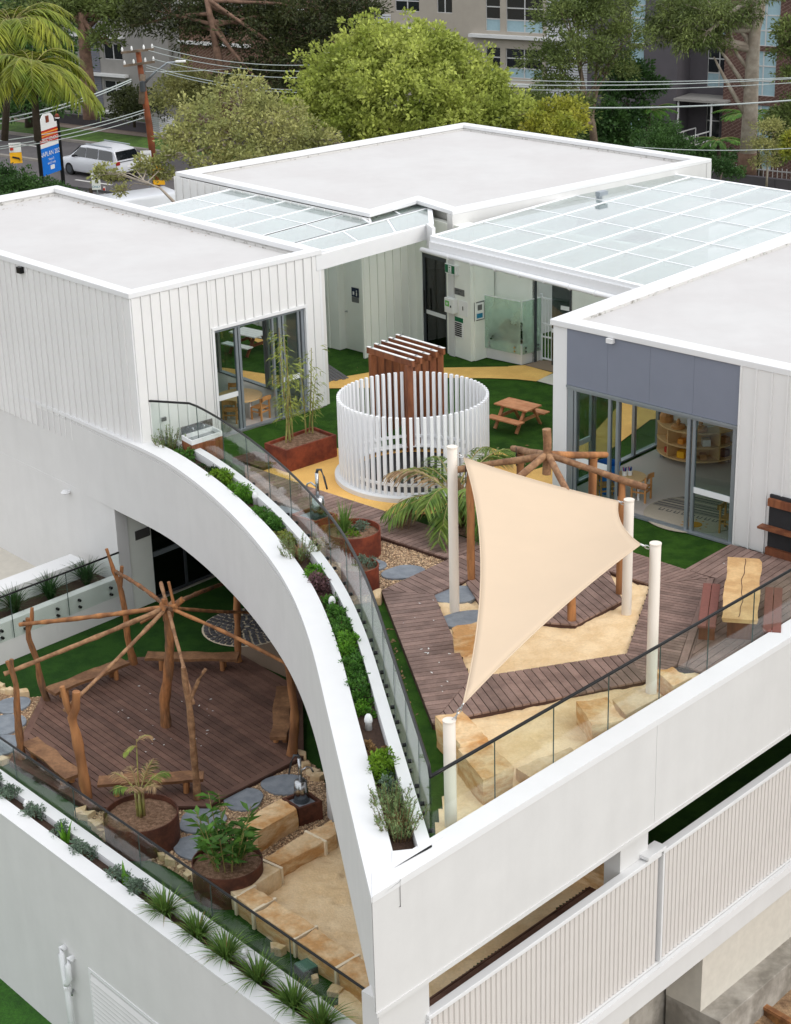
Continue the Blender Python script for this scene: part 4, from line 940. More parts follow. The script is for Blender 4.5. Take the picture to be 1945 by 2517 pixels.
m = MB(); cs = RGC - enor * .48 + edir * .25; m.prism([tuple(cs + Vector((math.cos(t), math.sin(t))) * .15) for t in np.linspace(0, 6.0, 18)], .0205, .0225)
for k in range(10):
    c = cs + Vector((math.cos(k * .628), math.sin(k * .628))) * .24; m.box((c.x, c.y, .0215), (.05, .03, .002), k * .628)
m.build('sun_motif', 'ochre', rg)
wb = thing('blue_bin', 'tall dark blue tub seen through the left pane of the right pavilion', 'tub', (*Rp(.85, .75), .006)); MB().lathe((0, 0, 0), [(0, 0), (.2, 0), (.24, .62), (.22, .62), (.19, .04), (0, .04)], 20).build('tub', 'blue', wb, local=True)
# ------------------------------------------------------------------ glass balustrades
def balustrade(label, pts, z0, z1, rail_mt='black_metal', glass='clear_glass', panes=None, rail=.05, fix=0.0, fixz=None, fixmt='black_metal', round_rail=False):
    """frameless glass along plan points: one pane per span, a handrail on top, pins through the foot"""
    c = pts[len(pts) // 2]
    b = thing('glass_balustrade', label, 'balustrade', (c[0], c[1], z0))
    P = [Vector((p[0], p[1])) for p in pts]
    cum = [0]
    for i in range(len(P) - 1): cum.append(cum[-1] + (P[i + 1] - P[i]).length)
    def at(s):
        for i in range(len(P) - 1):
            if s <= cum[i + 1] or i == len(P) - 2:
                return P[i].lerp(P[i + 1], (s - cum[i]) / max(1e-6, cum[i + 1] - cum[i]))
    n = panes or max(1, round(cum[-1] / 1.25))
    for k in range(n):
        s0, s1 = cum[-1] * k / n + .006, cum[-1] * (k + 1) / n - .006
        sub = max(1, int((s1 - s0) / .25)) if len(P) > 3 else 1
        q = [at(s0 + (s1 - s0) * j / sub) for j in range(sub + 1)]
        L0 = offset(q, -.006); L1 = offset(q, .006); m = MB(); K = sub + 1
        for line, z in ((L0, z0), (L1, z0), (L1, z1), (L0, z1)): m.v += [(p.x, p.y, z) for p in line]
        for j in range(sub):
            for a in range(4):
                c2 = (a + 1) % 4; m.f.append((a * K + j, a * K + j + 1, c2 * K + j + 1, c2 * K + j))
        m.f.append((0, K, 2 * K, 3 * K)); m.f.append((4 * K - 1, 3 * K - 1, 2 * K - 1, K - 1))
        m.build('glass_pane', glass, b)
        if k: MB().bar((*at(s0 - .006), z0), (*at(s0 - .006), z1), .016, .016, up=(1, 0, 0)).build('pane_joint', 'edge_dark', b)
        if fix:
            for f in (.2, .8):
                p = at(s0 + (s1 - s0) * f); t = (at(s0 + (s1 - s0) * f + .02) - p).normalized(); nn = Vector((-t.y, t.x)) * fix
                for dz in (0, -.16):
                    MB().tube([(p.x - nn.x * .35, p.y - nn.y * .35, fixz + dz), (p.x + nn.x * .35, p.y + nn.y * .35, fixz + dz)], .032, 10).build('pin', fixmt, b)
    rp = [at(cum[-1] * j / max(1, int(cum[-1] / .3))) for j in range(max(1, int(cum[-1] / .3)) + 1)]
    m = MB(); m.tube([(p.x, p.y, z1 + .012) for p in rp], rail / 2, 8); m.build('handrail', rail_mt, b, smooth=True)
    return b
mat('edge_dark', lin(58, 74, 70), .3)
g_line = [p for p in offset(CV, .985) if 20.0 < p.y < 35.95]
balustrade('curved glass balustrade with dark handrail along the planter parapet', [Lp(.25, -.04)] + [tuple(p) for p in g_line] + [Fp(1.5, .36)], .12, 1.28, panes=15, rail=.05, fix=.10, fixz=.34)
balustrade('straight glass balustrade with dark handrail along the front parapet', [Fp(1.52, .37), Fp(23, .37)], .12, 1.28, panes=17, rail=.05)
balustrade('glass balustrade with dark handrail along the lower left planter wall', [Wp(-9, .83), Wp(9.4, .83)], ZL, -2.93, panes=9, rail=.045)
balustrade('glass screen with black pins in front of the lower grass planter', [Jp(-.03, -.05), Jp(-5.9, -.05)], -3.50, -2.48, panes=4, rail=.045, fix=.10, fixz=-3.24)

# ------------------------------------------------------------------ round white batten screen over the void
rs = thing('batten_screen', 'round white batten screen standing over a floor opening', 'screen', (*ring_c, 0))
MB().lathe((*ring_c, 0), [(1.36, -.05), (1.66, -.05), (1.66, .10), (1.60, .12), (1.36, .12)], 72).build('kerb_ring', 'white_cap', rs, smooth=False)
MB().lathe((*ring_c, 0), [(0, .013), (1.37, .013)], 48).build('painted_void', 'dark_void', rs)  # black disc paints the darkness of the open void below
bat = MB().box((0, 0, .93), (.062, .062, 1.66)).build('batten', 'white_steel', rs, local=True)
NB = 70
for k in range(NB):
    a = 2 * math.pi * k / NB
    o = bat if k == 0 else bat.copy()
    if k: COL.objects.link(o)
    o.location = (1.53 * math.cos(a), 1.53 * math.sin(a), 0); o.rotation_euler = (0, 0, a)
MB().lathe((*ring_c, 0), [(1.48, .30), (1.51, .30), (1.51, .36), (1.48, .36), (1.48, .30)], 72).build('tie_ring', 'white_steel', rs)

# ------------------------------------------------------------------ timber arch tunnel behind it
pg = thing('timber_tunnel', 'short tunnel of brown timber portal frames behind the round screen', 'pergola', (.55, 37.6, 0))
pa, pb = Vector((-0.440, 36.890, 2.000)), Vector((0.197, 37.767, 2.000)); qa, qb = Vector((0.408, 35.906, 2.000)), Vector((1.085, 36.737, 2.000))
for k in range(5):
    t = k / 4; a = pa.lerp(pb, t); b = qa.lerp(qb, t); d = (b - a).normalized()
    MB().bar(a - d * .1, b + d * .1, .06, .14).build('beam', 'merbau', pg, bevel=.006)
    MB().bar(a - d * .1 + Vector((0, 0, .076)), b + d * .1 + Vector((0, 0, .076)), .062, .012).build('beam_cap', 'sign_white', pg)
    for e, s in ((a, 1), (b, -1)):
        MB().bar((e.x + d.x * .06 * s, e.y + d.y * .06 * s, 0), (e.x + d.x * .06 * s, e.y + d.y * .06 * s, 1.94), .17, .08, up=(d.x, d.y, 0)).build('post', 'merbau', pg, bevel=.005)
        MB().box((e.x + d.x * .06 * s, e.y + d.y * .06 * s, 2.085), (.06, .05, .012), .7).build('bracket', 'steel', pg)

# ------------------------------------------------------------------ picnic tables
def picnic(label, c, rz, top='picnic_wood', leg='picnic_wood'):
    t = thing('picnic_table', label, 'picnic table', c, rz)
    for k in range(4): MB().box((0, -.21 + k * .14, .50), (.92, .132, .03)).build('top_board', top, t, local=True)
    for y in (-.46, .46):
        for dy in (-.06, .06): MB().box((0, y + dy, .27), (.92, .112, .028)).build('bench_board', top, t, local=True)
    for x in (-.3, .3):
        for s in (-1, 1): MB().bar((x, s * .12, .48), (x, s * .44, 0), .035, .075, up=(1, 0, 0)).build('leg', leg, t, local=True)
        MB().bar((x, -.5, .245), (x, .5, .245), .03, .07).build('cross_bar', leg, t, local=True)
    return t
picnic('small brown picnic table on the turf beside the round screen', (2.785, 37.407, 0.000), RAD(-42))
picnic('white topped play table seen through the left pavilion', (-3.616, 43.851, 0.000), RAD(-40), 'sign_white', 'merbau')

# ------------------------------------------------------------------ upper log frame
lf = thing('log_frame', 'upper log frame with radiating poles beside the shade sail', 'log frame', (2.744, 30.153, 0.100))
CT = Vector((2.617, 28.393, 2.600))
def log(name, p, q, r0, r1, mt, seed, parent, n=9):
    rng = random.Random(seed); p, q = Vector(p), Vector(q); k = max(3, int((q - p).length / .4))
    pts = [p.lerp(q, i / k) + Vector((rng.uniform(-.012, .012), rng.uniform(-.012, .012), rng.uniform(-.012, .012))) for i in range(k + 1)]
    m = MB(); m.tube(pts, [r0 + (r1 - r0) * i / k + rng.uniform(-.006, .006) for i in range(k + 1)], n); o = m.build(name, mt, parent); smooth_angle(o, 50); return o
log('hub_post', CT + Vector((0, 0, -.36)), CT + Vector((0, 0, .46)), .075, .075, 'log_grey', 1, lf)
posts_u = [((2.92, 27.06, .1), 2.16), ((3.87, 28.08, .1), 2.16), ((1.32, 28.88, .1), 2.16), ((3.52, 29.36, .1), 2.16), ((2.26, 29.69, .1), 2.16), ((1.68, 27.45, .1), 2.16)]
ends = []
for k, (b, zt) in enumerate(posts_u):
    log('post', b, (b[0], b[1], zt), .075, .07, 'log', 10 + k, lf)
    tp = Vector((b[0], b[1], zt + .06)); ends.append(tp)
    d = (tp - CT).normalized(); log('radial_pole', CT + d * .06, tp + d * .42, .062, .058, 'log_grey' if k != 3 else 'log', 20 + k, lf)
    MB().bar((b[0] - .08, b[1] - .02, zt - .22), (b[0] - .08, b[1] - .02, zt + .12), .05, .012, up=(1, 0, 0)).build('strap', 'ink', lf)

# ------------------------------------------------------------------ shade sail with posts and chains
def sail_post(label, b, zt, r=.085):
    t = thing('sail_post', label, 'post', b); MB().lathe((0, 0, 0), [(0, 0), (r, 0), (r, zt - b[2] - .015), (r - .012, zt - b[2]), (0, zt - b[2])], 24).build('tube', 'cream_post', t, local=True); smooth_angle(t.children[0], 40)
    m = MB(); m.tube([(0, 0, zt - b[2] - .02), (0, 0, zt - b[2] + .004)], r + .006, 20, cap=True); m.build('cap', 'cream_post', t, local=True); return t
sp = [((0.967, 27.608, 0.030), (1.229, 36.215, 0.030)), ((3.867, 27.411, 0.030), 0), ((3.849, 24.210, 0.030), 0), ((0.643, 20.915, 0.000), 0)]
pA = (0.969, 27.657, 0.030); zA = 3.059
pB = (3.890, 27.377, 0.030); zB = 2.135
pC = (3.843, 24.170, 0.030); zC = 2.701
pD = (0.633, 20.812, 0.000); zD = 1.662
sail_post('cream sail post at the left, nearest the palm', pA, zA)
sail_post('cream sail post standing behind the others on the sand', pB, zB)
sail_post('cream sail post at the right by the front balustrade', pC, zC)
sail_post('cream sail post at the near corner inside the balustrade', pD, zD)
# sail: four corners held short of the posts, edges cut in, surface dished
def corner(p, zt, f):
    return Vector((p[0], p[1], zt - .13)), f
kA = Vector((1.159, 27.657, 2.858)); kB = Vector((3.709, 27.377, 2.112)); kC = Vector((3.621, 24.170, 2.688)); kD = Vector((0.823, 20.812, 1.900))
hub = (kA + kB + kC + kD) / 4
cor = [kA, kB, kC, kD]
def edge(p, q, sag):
    mid = (p + q) / 2; inn = (hub - mid); return mid + inn.normalized() * sag
NS = 24
def bez(p, c, q, t): return p * (1 - t) ** 2 + c * 2 * t * (1 - t) + q * t * t
mids = [edge(kA, kB, .22), edge(kB, kC, .30), edge(kC, kD, .42), edge(kD, kA, .62)]
m = MB()
for j in range(NS + 1):
    for i in range(NS + 1):
        u, v = i / NS, j / NS
        top = bez(kA, mids[0], kB, u); bot = bez(kD, mids[2], kC, u); lft = bez(kA, mids[3], kD, v); rgt = bez(kB, mids[1], kC, v)
        p = top * (1 - v) + bot * v + lft * (1 - u) + rgt * u - (kA * (1 - u) * (1 - v) + kB * u * (1 - v) + kD * (1 - u) * v + kC * u * v)
        m.v.append(tuple(p))
for j in range(NS):
    for i in range(NS):
        a = j * (NS + 1) + i; m.f.append((a, a + 1, a + NS + 2, a + NS + 1))
ss = thing('shade_sail', 'cream shade sail stretched above the sandpit', 'shade sail', tuple(hub))
o = m.build('fabric', 'sail', ss, smooth=True); md = o.modifiers.new('thick', 'SOLIDIFY'); md.thickness = .006
for a, mm, b in ((kA, mids[0], kB), (kB, mids[1], kC), (kC, mids[2], kD), (kD, mids[3], kA)):
    pts = [bez(a, mm, b, t / 20) for t in range(21)]
    cc_ = [p + (hub - p).normalized() * .035 for p in pts]
    MB().tube(pts, .011, 6).build('hem', 'sail', ss, smooth=True)
for kp, p, zt in ((kA, pA, zA), (kB, pB, zB), (kC, pC, zC), (kD, pD, zD)):
    e = Vector((p[0], p[1], zt - .12)); d = (kp - e); L = d.length; d.normalize(); s = e + d * .10; n = max(2, int((kp - s).length / .075))
    for k in range(n):
        c = s.lerp(kp, (k + .5) / n); m = MB(); side = d.cross(Vector((0, 0, 1))).normalized() if k % 2 else d.cross(d.cross(Vector((0, 0, 1)))).normalized()
        pts = [c + d * .05 * math.cos(t) + side * .024 * math.sin(t) for t in np.linspace(0, 2 * math.pi, 9)]
        m.tube(pts, .0085, 5, cap=False); m.build('chain_link', 'chain', ss)
# ------------------------------------------------------------------ planters, tubs, stones
def round_planter(name, label, c, r, h, z0, mt='corten', fill='mulch'):
    t = thing(name, label, 'planter', (c[0], c[1], z0))
    MB().lathe((0, 0, 0), [(r, 0), (r, h), (r - .018, h), (r - .018, h - .14)], 40).build('drum', mt, t, local=True); smooth_angle(t.children[0], 40)
    rng = random.Random(int(r * 1000)); m = MB(); n = 26
    m.v.append((0, 0, h - .06))
    for ring in range(1, 5):
        for k in range(n): a = 2 * math.pi * k / n; rr = (r - .019) * ring / 4; m.v.append((rr * math.cos(a), rr * math.sin(a), h - .075 - .03 * (ring / 4) ** 2 + rng.uniform(-.012, .012)))
    for k in range(n): m.f.append((0, 1 + k, 1 + (k + 1) % n))
    for g in range(3):
        for k in range(n): a = 1 + g * n + k; b = 1 + g * n + (k + 1) % n; m.f.append((a, a + n, b + n, b))
    m.build('mulch', fill, t, local=True, smooth=True)
    return t
def box_planter(name, label, quad, z0, z1, mt='corten', fill='mulch', cat='planter', wall=.05):
    c = [sum(p[i] for p in quad) / 4 for i in (0, 1)]
    t = thing(name, label, cat, (c[0], c[1], z0)); q = [V2(p) for p in quad]; qi = inset(q, wall)
    for i in range(4):
        j = (i + 1) % 4; MB().prism([q[i], q[j], qi[j], qi[i]], z0, z1).build('side', mt, t)
    MB().prism(inset(q, wall + .004), z0 + .02, z1 - .06).build('mulch', fill, t)
    return t
RPZ = .50
box_planter('corten_planter', 'long rectangular rusty steel planter holding bamboo', [(-2.731, 35.339, 0.500), (-2.238, 34.814, 0.500), (-1.215, 35.731, 0.500), (-1.741, 36.343, 0.500)], 0, RPZ)
a0 = Vector((-0.807, 30.437, 0.500)); round_planter('corten_planter', 'round rusty steel planter with herbs, the larger of two beside the boardwalk', a0, .52, .50, 0)
a1 = Vector((-0.662, 28.848, 0.460)); round_planter('corten_planter', 'round rusty steel planter half hidden behind the curved glass', a1, .34, .46, 0)
pumpq = [(-1.936, 32.321, 0.340), (-1.689, 31.496, 0.340), (-1.221, 31.813, 0.340), (-1.525, 32.565, 0.340)]
box_planter('pump_trough', 'rusty square trough under the upper water pump', [(-2.018, 31.594, 0.360), (-1.527, 31.165, 0.360), (-1.110, 31.524, 0.360), (-1.602, 31.963, 0.360)], 0, .36, 'corten', 'slate', 'trough')
def hand_pump(label, c, z0, s=1.0, rz=0):
    t = thing('water_pump', label, 'water pump', (c[0], c[1], z0), rz)
    MB().lathe((0, 0, 0), [(0, 0), (.16 * s, 0), (.115 * s, .42 * s), (.08 * s, .44 * s), (0, .44 * s)], 20).build('body', 'steel', t, local=True, smooth=True)
    MB().tube([(0, 0, .42 * s), (0, 0, .92 * s)], .035 * s, 10).build('stem', 'steel', t, local=True, smooth=True)
    MB().tube([(0, 0, .62 * s), (.14 * s, 0, .70 * s), (.22 * s, 0, .66 * s), (.26 * s, 0, .56 * s)], .018 * s, 8).build('spout', 'steel', t, local=True, smooth=True)
    MB().tube([(0, 0, .90 * s), (-.02 * s, 0, .98 * s), (-.10 * s, 0, 1.0 * s), (-.16 * s, 0, .86 * s), (-.22 * s, 0, .62 * s)], [.03 * s, .03 * s, .025 * s, .02 * s, .018 * s], 8).build('handle', 'alu_dark', t, local=True, smooth=True)
    return t
hand_pump('steel hand pump behind the curved glass on the upper terrace', (-1.477, 31.530, 0.300), .30, 1.0, RAD(150))
# lower planters, pump and stones
pl1 = Vector((-4.645, 27.088, -3.420)); round_planter('corten_planter', 'round rusty steel planter with the dry palm on the lower gravel', pl1, .66, .58, ZL, 'corten_dark')
pl2 = Vector((-2.998, 25.486, -3.420)); round_planter('corten_planter', 'round rusty steel planter with the leafy clump on the lower gravel', pl2, .60, .58, ZL, 'corten_dark')
box_planter('pump_trough', 'rusty square trough under the lower water pump', [(-2.198, 27.767, -3.620), (-1.878, 27.386, -3.620), (-1.465, 27.631, -3.620), (-1.773, 28.046, -3.620)], ZL, -3.62, 'corten_dark', 'slate', 'trough')
hand_pump('steel hand pump beside the sandstone seat on the lower terrace', (-1.848, 27.772, -3.680), -3.68, .95, RAD(20))
rngS = random.Random(77)
def rock(name, label, quad, z0, z1, mt='sandstone', seed=1, group=None, rough=.03, parent=None, nx=9, ny=5, nz=4):
    """quarried block: box over a plan quad, edges worn and faces broken"""
    rng = random.Random(seed); a, b, c, d = [Vector((p[0], p[1])) for p in quad]
    ph = [rng.uniform(0, 6.28) for _ in range(9)]
    def nz_(x, y, z): return math.sin(5.1 * x + ph[0]) * .4 + math.sin(7.7 * y + ph[1]) * .4 + math.sin(9.3 * z + ph[2] + 3 * x) * .35 + math.sin(13 * (x + y) + ph[3]) * .25 + math.sin(21 * (x - y) + 11 * z + ph[4]) * .2
    m = MB(); idx = {}
    def vert(i, j, k):
        if (i, j, k) in idx: return idx[(i, j, k)]
        u, v, w = i / nx, j / ny, k / nz
        # pull corners in
        e = [abs(2 * t - 1) for t in (u, v, w)]; big = sorted(e)[1]; pull = max(0, big - .82) * .35
        uu, vv, ww = [.5 + (t - .5) * (1 - pull * .16) for t in (u, v, w)]
        p = a * (1 - uu) * (1 - vv) + b * uu * (1 - vv) + c * uu * vv + d * (1 - uu) * vv
        z = z0 + (z1 - z0) * ww
        n_ = nz_(p.x, p.y, z) * rough
        ctr = (a + b + c + d) / 4; dv = (p - ctr); dv = dv / max(.1, dv.length)
        z2 = z + (n_ if k == nz else 0)
        pp = p + dv * n_ * (1 if (i in (0, nx) or j in (0, ny)) else 0)
        m.v.append((pp.x, pp.y, z2)); idx[(i, j, k)] = len(m.v) - 1; return idx[(i, j, k)]
    def face(f): m.f.append(tuple(vert(*q) for q in f))
    for i in range(nx):
        for j in range(ny):
            face([(i, j, nz), (i + 1, j, nz), (i + 1, j + 1, nz), (i, j + 1, nz)])
    for k in range(nz):
        for i in range(nx):
            face([(i, 0, k), (i + 1, 0, k), (i + 1, 0, k + 1), (i, 0, k + 1)]); face([(i + 1, ny, k), (i, ny, k), (i, ny, k + 1), (i + 1, ny, k + 1)])
        for j in range(ny):
            face([(0, j + 1, k), (0, j, k), (0, j, k + 1), (0, j + 1, k + 1)]); face([(nx, j, k), (nx, j + 1, k), (nx, j + 1, k + 1), (nx, j, k + 1)])
    o = m.build(name, mt, parent); smooth_angle(o, 28)
    if label: tag(o, label, 'stone', group)
    return o
G1 = 'sandstone blocks edging the upper sandpit'
rock('sandstone_block', 'sandstone block on the sand beside the left shade post', [(0.865, 26.366, 0.380), (0.903, 25.946, 0.380), (1.495, 26.142, 0.380), (1.424, 26.569, 0.380)], .0, .36, seed=3, group=G1)
rock('sandstone_block', 'big sandstone block at the near corner behind the front post', [(0.497, 23.085, 0.500), (0.828, 22.216, 0.500), (1.228, 22.391, 0.500), (0.892, 23.272, 0.500)], -.02, .50, seed=4, group=G1)
rock('sandstone_block', 'long sandstone block touching the front glass beside the near corner', [(0.793, 22.175, 0.450), (1.101, 21.302, 0.450), (1.548, 21.618, 0.450), (1.217, 22.482, 0.450)], -.02, .45, seed=5, group=G1)
rock('sandstone_block', 'pale sandstone block half buried in the sand along the front glass', [(1.609, 22.013, 0.220), (1.840, 21.683, 0.220), (2.549, 22.316, 0.220), (2.449, 22.620, 0.220)], -.02, .20, 'sandstone_pale', seed=6, group=G1)
rock('sandstone_block', 'wedge shaped sandstone block in the middle of the front sand', [(2.644, 23.605, 0.400), (2.791, 22.888, 0.400), (3.311, 23.030, 0.400), (3.119, 23.795, 0.400)], -.02, .38, seed=7, group=G1)
rock('sandstone_block', 'low sandstone block between the wedge block and the right sail post', [(3.219, 24.021, 0.200), (3.360, 23.503, 0.200), (3.989, 24.048, 0.200), (3.841, 24.472, 0.200)], -.02, .20, 'sandstone_pale', seed=8, group=G1)
rock('sandstone_block', 'sandstone block right of the right sail post by the glass', [(3.961, 24.714, 0.350), (4.171, 24.124, 0.350), (4.490, 24.370, 0.350), (4.267, 24.852, 0.350)], -.02, .34, seed=9, group=G1)
rock('sandstone_block', 'small pale rock at the left end of the deck corner', [(-0.474, 28.333, 0.120), (-0.440, 28.087, 0.120), (-0.297, 28.138, 0.120), (-0.322, 28.384, 0.120)], -.02, .14, 'sandstone_pale', seed=10, group=G1, rough=.05, nx=5, ny=4, nz=3)
G2 = 'sandstone blocks of the lower terrace'
rock('sandstone_block', 'long sandstone seat block beside the lower water pump', [(-2.871, 26.884, -3.550), (-2.554, 26.553, -3.550), (-1.893, 27.313, -3.550), (-2.201, 27.679, -3.550)], ZL, -3.56, seed=11, group=G2)
zt = -3.72
blocks = [
 ('sandstone edging block under the white column foot', [(-1.715, 26.765, -3.720), (-1.389, 26.445, -3.720), (-1.184, 26.647, -3.720), (-1.280, 27.187, -3.720)], 'sandstone', -3.70),
 ('long sandstone edging block between the gravel and the lower sandpit', [(-2.429, 25.951, -3.720), (-2.128, 25.714, -3.720), (-1.399, 26.427, -3.720), (-1.725, 26.754, -3.720)], 'sandstone', -3.71),
 ('pale corner block of the lower sandpit edging', [(-3.142, 25.154, -3.650), (-2.800, 24.734, -3.650), (-2.113, 25.478, -3.650), (-2.413, 25.750, -3.650)], 'sandstone_pale', -3.64),
 ('short brown edging block next to the pale corner block', [(-2.800, 24.734, -3.650), (-2.496, 24.326, -3.650), (-2.190, 24.634, -3.650), (-2.530, 25.017, -3.650)], 'sandstone', -3.655),
 ('long brown edging block with a dark hollow, second along the lower glass', [(-2.474, 24.291, -3.650), (-1.787, 23.535, -3.650), (-1.482, 23.828, -3.650), (-2.159, 24.615, -3.650)], 'sandstone', -3.645),
 ('long brown edging block, third along the lower glass', [(-1.767, 23.502, -3.650), (-1.113, 22.753, -3.650), (-0.799, 23.030, -3.650), (-1.461, 23.800, -3.650)], 'sandstone', -3.652),
 ('brown edging block at the foot of the curved wall', [(-1.094, 22.722, -3.650), (-0.618, 22.177, -3.650), (-0.527, 22.710, -3.650), (-0.781, 23.014, -3.650)], 'sandstone', -3.66)]
for k, (lab, q, mt_, zt) in enumerate(blocks): rock('sandstone_block', lab, inset([V2(p) for p in q], .008), ZL, zt, mt_, seed=20 + k, group=G2, rough=.02)
rock('sandstone_block', 'sandstone block inside the lower terrace seen above the front screen', [Fp(7.1, 1.7), Fp(7.9, 1.7), Fp(7.9, 2.9), Fp(7.1, 2.9)], ZL, -3.6, seed=40, group=G2)
jm = thing('mortar_joints', 'pale mortar joints between the lower sandpit edging blocks', 'mortar', (-2, 23, ZL))
for a, b in (((-2.803, 24.756, -3.670), (-2.533, 25.040, -3.670)), ((-2.488, 24.338, -3.670), (-2.176, 24.656, -3.670)), ((-1.779, 23.547, -3.670), (-1.473, 23.843, -3.670)), ((-1.105, 22.765, -3.670), (-0.791, 23.051, -3.670)), ((-1.719, 26.758, -3.720), (-1.393, 26.438, -3.720)), ((-2.422, 25.864, -3.700), (-2.122, 25.620, -3.700))):
    d = (Vector(b) - Vector(a)).normalized() * .04; MB().wall((a[0] - d.x, a[1] - d.y), (b[0] + d.x, b[1] + d.y), ZL, a[2] + .022, .05).build('joint', 'mortar', jm)
def stepping(label, c, a, b, rz, z, seed, group):
    rng = random.Random(seed); ph = [rng.uniform(0, 6) for _ in range(3)]; ca, sa = math.cos(rz), math.sin(rz); poly = []
    for k in range(26):
        t = 2 * math.pi * k / 26; r = 1 + .07 * math.sin(2 * t + ph[0]) + .05 * math.sin(3 * t + ph[1]) + .02 * math.sin(5 * t + ph[2]); x, y = a * r * math.cos(t), b * r * math.sin(t)
        poly.append((c[0] + x * ca - y * sa, c[1] + x * sa + y * ca))
    return tag(MB().prism(poly, z - .04, z + .035).build('stepping_stone', 'slate', bevel=.008), label, 'stepping stone', group)
GS = 'slate stepping stones'
for lab, q, a, b, rz in (('slate stepping stone at the foot of the left shade post', (1.023, 28.324, 0.030), .46, .36, .1), ('slate stepping stone behind the sandstone block on the sand', (1.136, 27.309, 0.030), .44, .34, .3)):
    stepping(lab, q, a, b, rz, .035, len(lab), GS)
for lab, q, a, b, rz in (('slate stepping stone on the upper gravel against the deck', (0.118, 29.417, 0.000), .40, .30, .1), ('slate stepping stone under the curved glass on the upper gravel', (-2.080, 32.549, 0.000), .34, .34, .1), ('slate stepping stone by the small round planter behind the glass', (-0.511, 29.811, 0.000), .3, .3, .3)):
    stepping(lab, q, a, b, rz, .012, len(lab), GS)
for lab, q, a, b, rz in (('slate stepping stone beside the lower pump', (-2.225, 28.841, -4.000), .43, .36, .3), ('slate stepping stone in the middle of the lower gravel', (-2.945, 28.342, -4.000), .40, .36, .6), ('slate stepping stone left of the leafy planter', (-3.649, 27.653, -4.000), .46, .38, .3), ('slate stepping stone partly under the leafy clump', (-3.697, 26.781, -4.000), .38, .40, 1.2), ('slate stepping stone at the left edge, farthest back', (-7.956, 32.327, -4.000), .36, .34, .2), ('slate stepping stone at the left edge, middle of three', (-7.946, 31.509, -4.000), .42, .40, .2), ('slate stepping stone at the left edge, nearest the lower glass', (-7.807, 30.669, -4.000), .40, .38, .2)):
    stepping(lab, q, a, b, rz, ZL + .012, len(lab), GS)
# edge stones along the gravel
es = [(-5.908, 28.058, -4.000), (-5.783, 27.932, -4.000), (-5.647, 27.728, -4.000), (-5.513, 27.526, -4.000), (-5.428, 27.367, -4.000), (-5.281, 27.206, -4.000), (-5.099, 26.933, -4.000), (-4.920, 26.812, -4.000), (-4.675, 26.651, -4.000), (-4.462, 26.566, -4.000), (-4.246, 26.445, -4.000), (-4.072, 26.328, -4.000), (-3.892, 26.139, -4.000), (-3.731, 25.917, -4.000), (-3.575, 25.734, -4.000), (-3.434, 25.484, -4.000), (-3.323, 25.342, -4.000), (-3.225, 25.100, -4.000), (-1.925, 29.858, -4.000), (-1.867, 29.533, -4.000), (-1.696, 29.208, -4.000), (-1.599, 29.025, -4.000), (-8.389, 33.208, -4.000), (-8.257, 32.983, -4.000), (-8.101, 32.892, -4.000), (-7.832, 32.795, -4.000), (-7.725, 30.005, -4.000), (-2.123, 23.768, -4.000), (-2.039, 23.636, -4.000), (-1.458, 22.893, -4.000), (-1.132, 22.577, -4.000)]
eg = thing('edging_stones', 'row of small rough sandstone edging pieces along the lower gravel', 'stones', (-4.5, 26.5, ZL))
for k, c in enumerate(es):
    rr = rngS.uniform(.07, .13); t = rngS.uniform(0, 3); q = [(c[0] + rr * s * math.cos(t + a), c[1] + rr * s * math.sin(t + a)) for a, s in ((0, 1.3), (1.6, .9), (3.1, 1.2), (4.7, .9))]
    rock('edging_stone', None, q, ZL - .03, ZL + rngS.uniform(.07, .13), 'sandstone_pale', seed=100 + k, parent=eg, rough=.03, nx=4, ny=4, nz=2).location = -LOCS[eg.name]
# pebbles
def pebbles(poly, z, n, seed, smin=.014, smax=.032, mt='pebble', name='gravel', avoid=()):
    rng = np.random.default_rng(seed); P = np.array([V2(p) for p in poly]); lo, hi = P.min(0), P.max(0)
    q = lo + (hi - lo) * rng.random((n * 3, 2)); ins = np.zeros(len(q), bool); j = len(P) - 1
    for i in range(len(P)):
        c = ((P[i, 1] > q[:, 1]) != (P[j, 1] > q[:, 1])) & (q[:, 0] < (P[j, 0] - P[i, 0]) * (q[:, 1] - P[i, 1]) / (P[j, 1] - P[i, 1] + 1e-12) + P[i, 0]); ins ^= c; j = i
    q = q[ins][:n]; k = len(q)
    s = rng.uniform(smin, smax, (k, 1, 1)) * rng.uniform(.7, 1.35, (k, 1, 3)); s[:, :, 2] *= .6
    oc_ = np.array([(1, 0, 0), (0, 1, 0), (-1, 0, 0), (0, -1, 0), (.1, .1, 1), (0, 0, -1)], float)[None]
    a = rng.uniform(0, 6.28, k); R = np.zeros((k, 3, 3)); R[:, 0, 0] = np.cos(a); R[:, 0, 1] = -np.sin(a); R[:, 1, 0] = np.sin(a); R[:, 1, 1] = np.cos(a); R[:, 2, 2] = 1
    v = np.einsum('kij,kvj->kvi', R, oc_ * s) + np.concatenate([q, np.full((k, 1), z)], 1)[:, None, :]
    f = np.array([(0, 1, 4), (1, 2, 4), (2, 3, 4), (3, 0, 4), (1, 0, 5), (2, 1, 5), (3, 2, 5), (0, 3, 5)])[None] + (np.arange(k) * 6)[:, None, None]
    return tag(np_mesh(name, v.reshape(-1, 3), f.reshape(-1, 3), mt, smooth=True), kind='stuff')
tag(pebbles(gravel, .006, 9000, 1), 'tan and grey pebbles beside the upper boardwalk', 'gravel')
tag(pebbles(grav, ZL + .006, 14000, 2), 'brown pebbles round the lower planters', 'gravel')
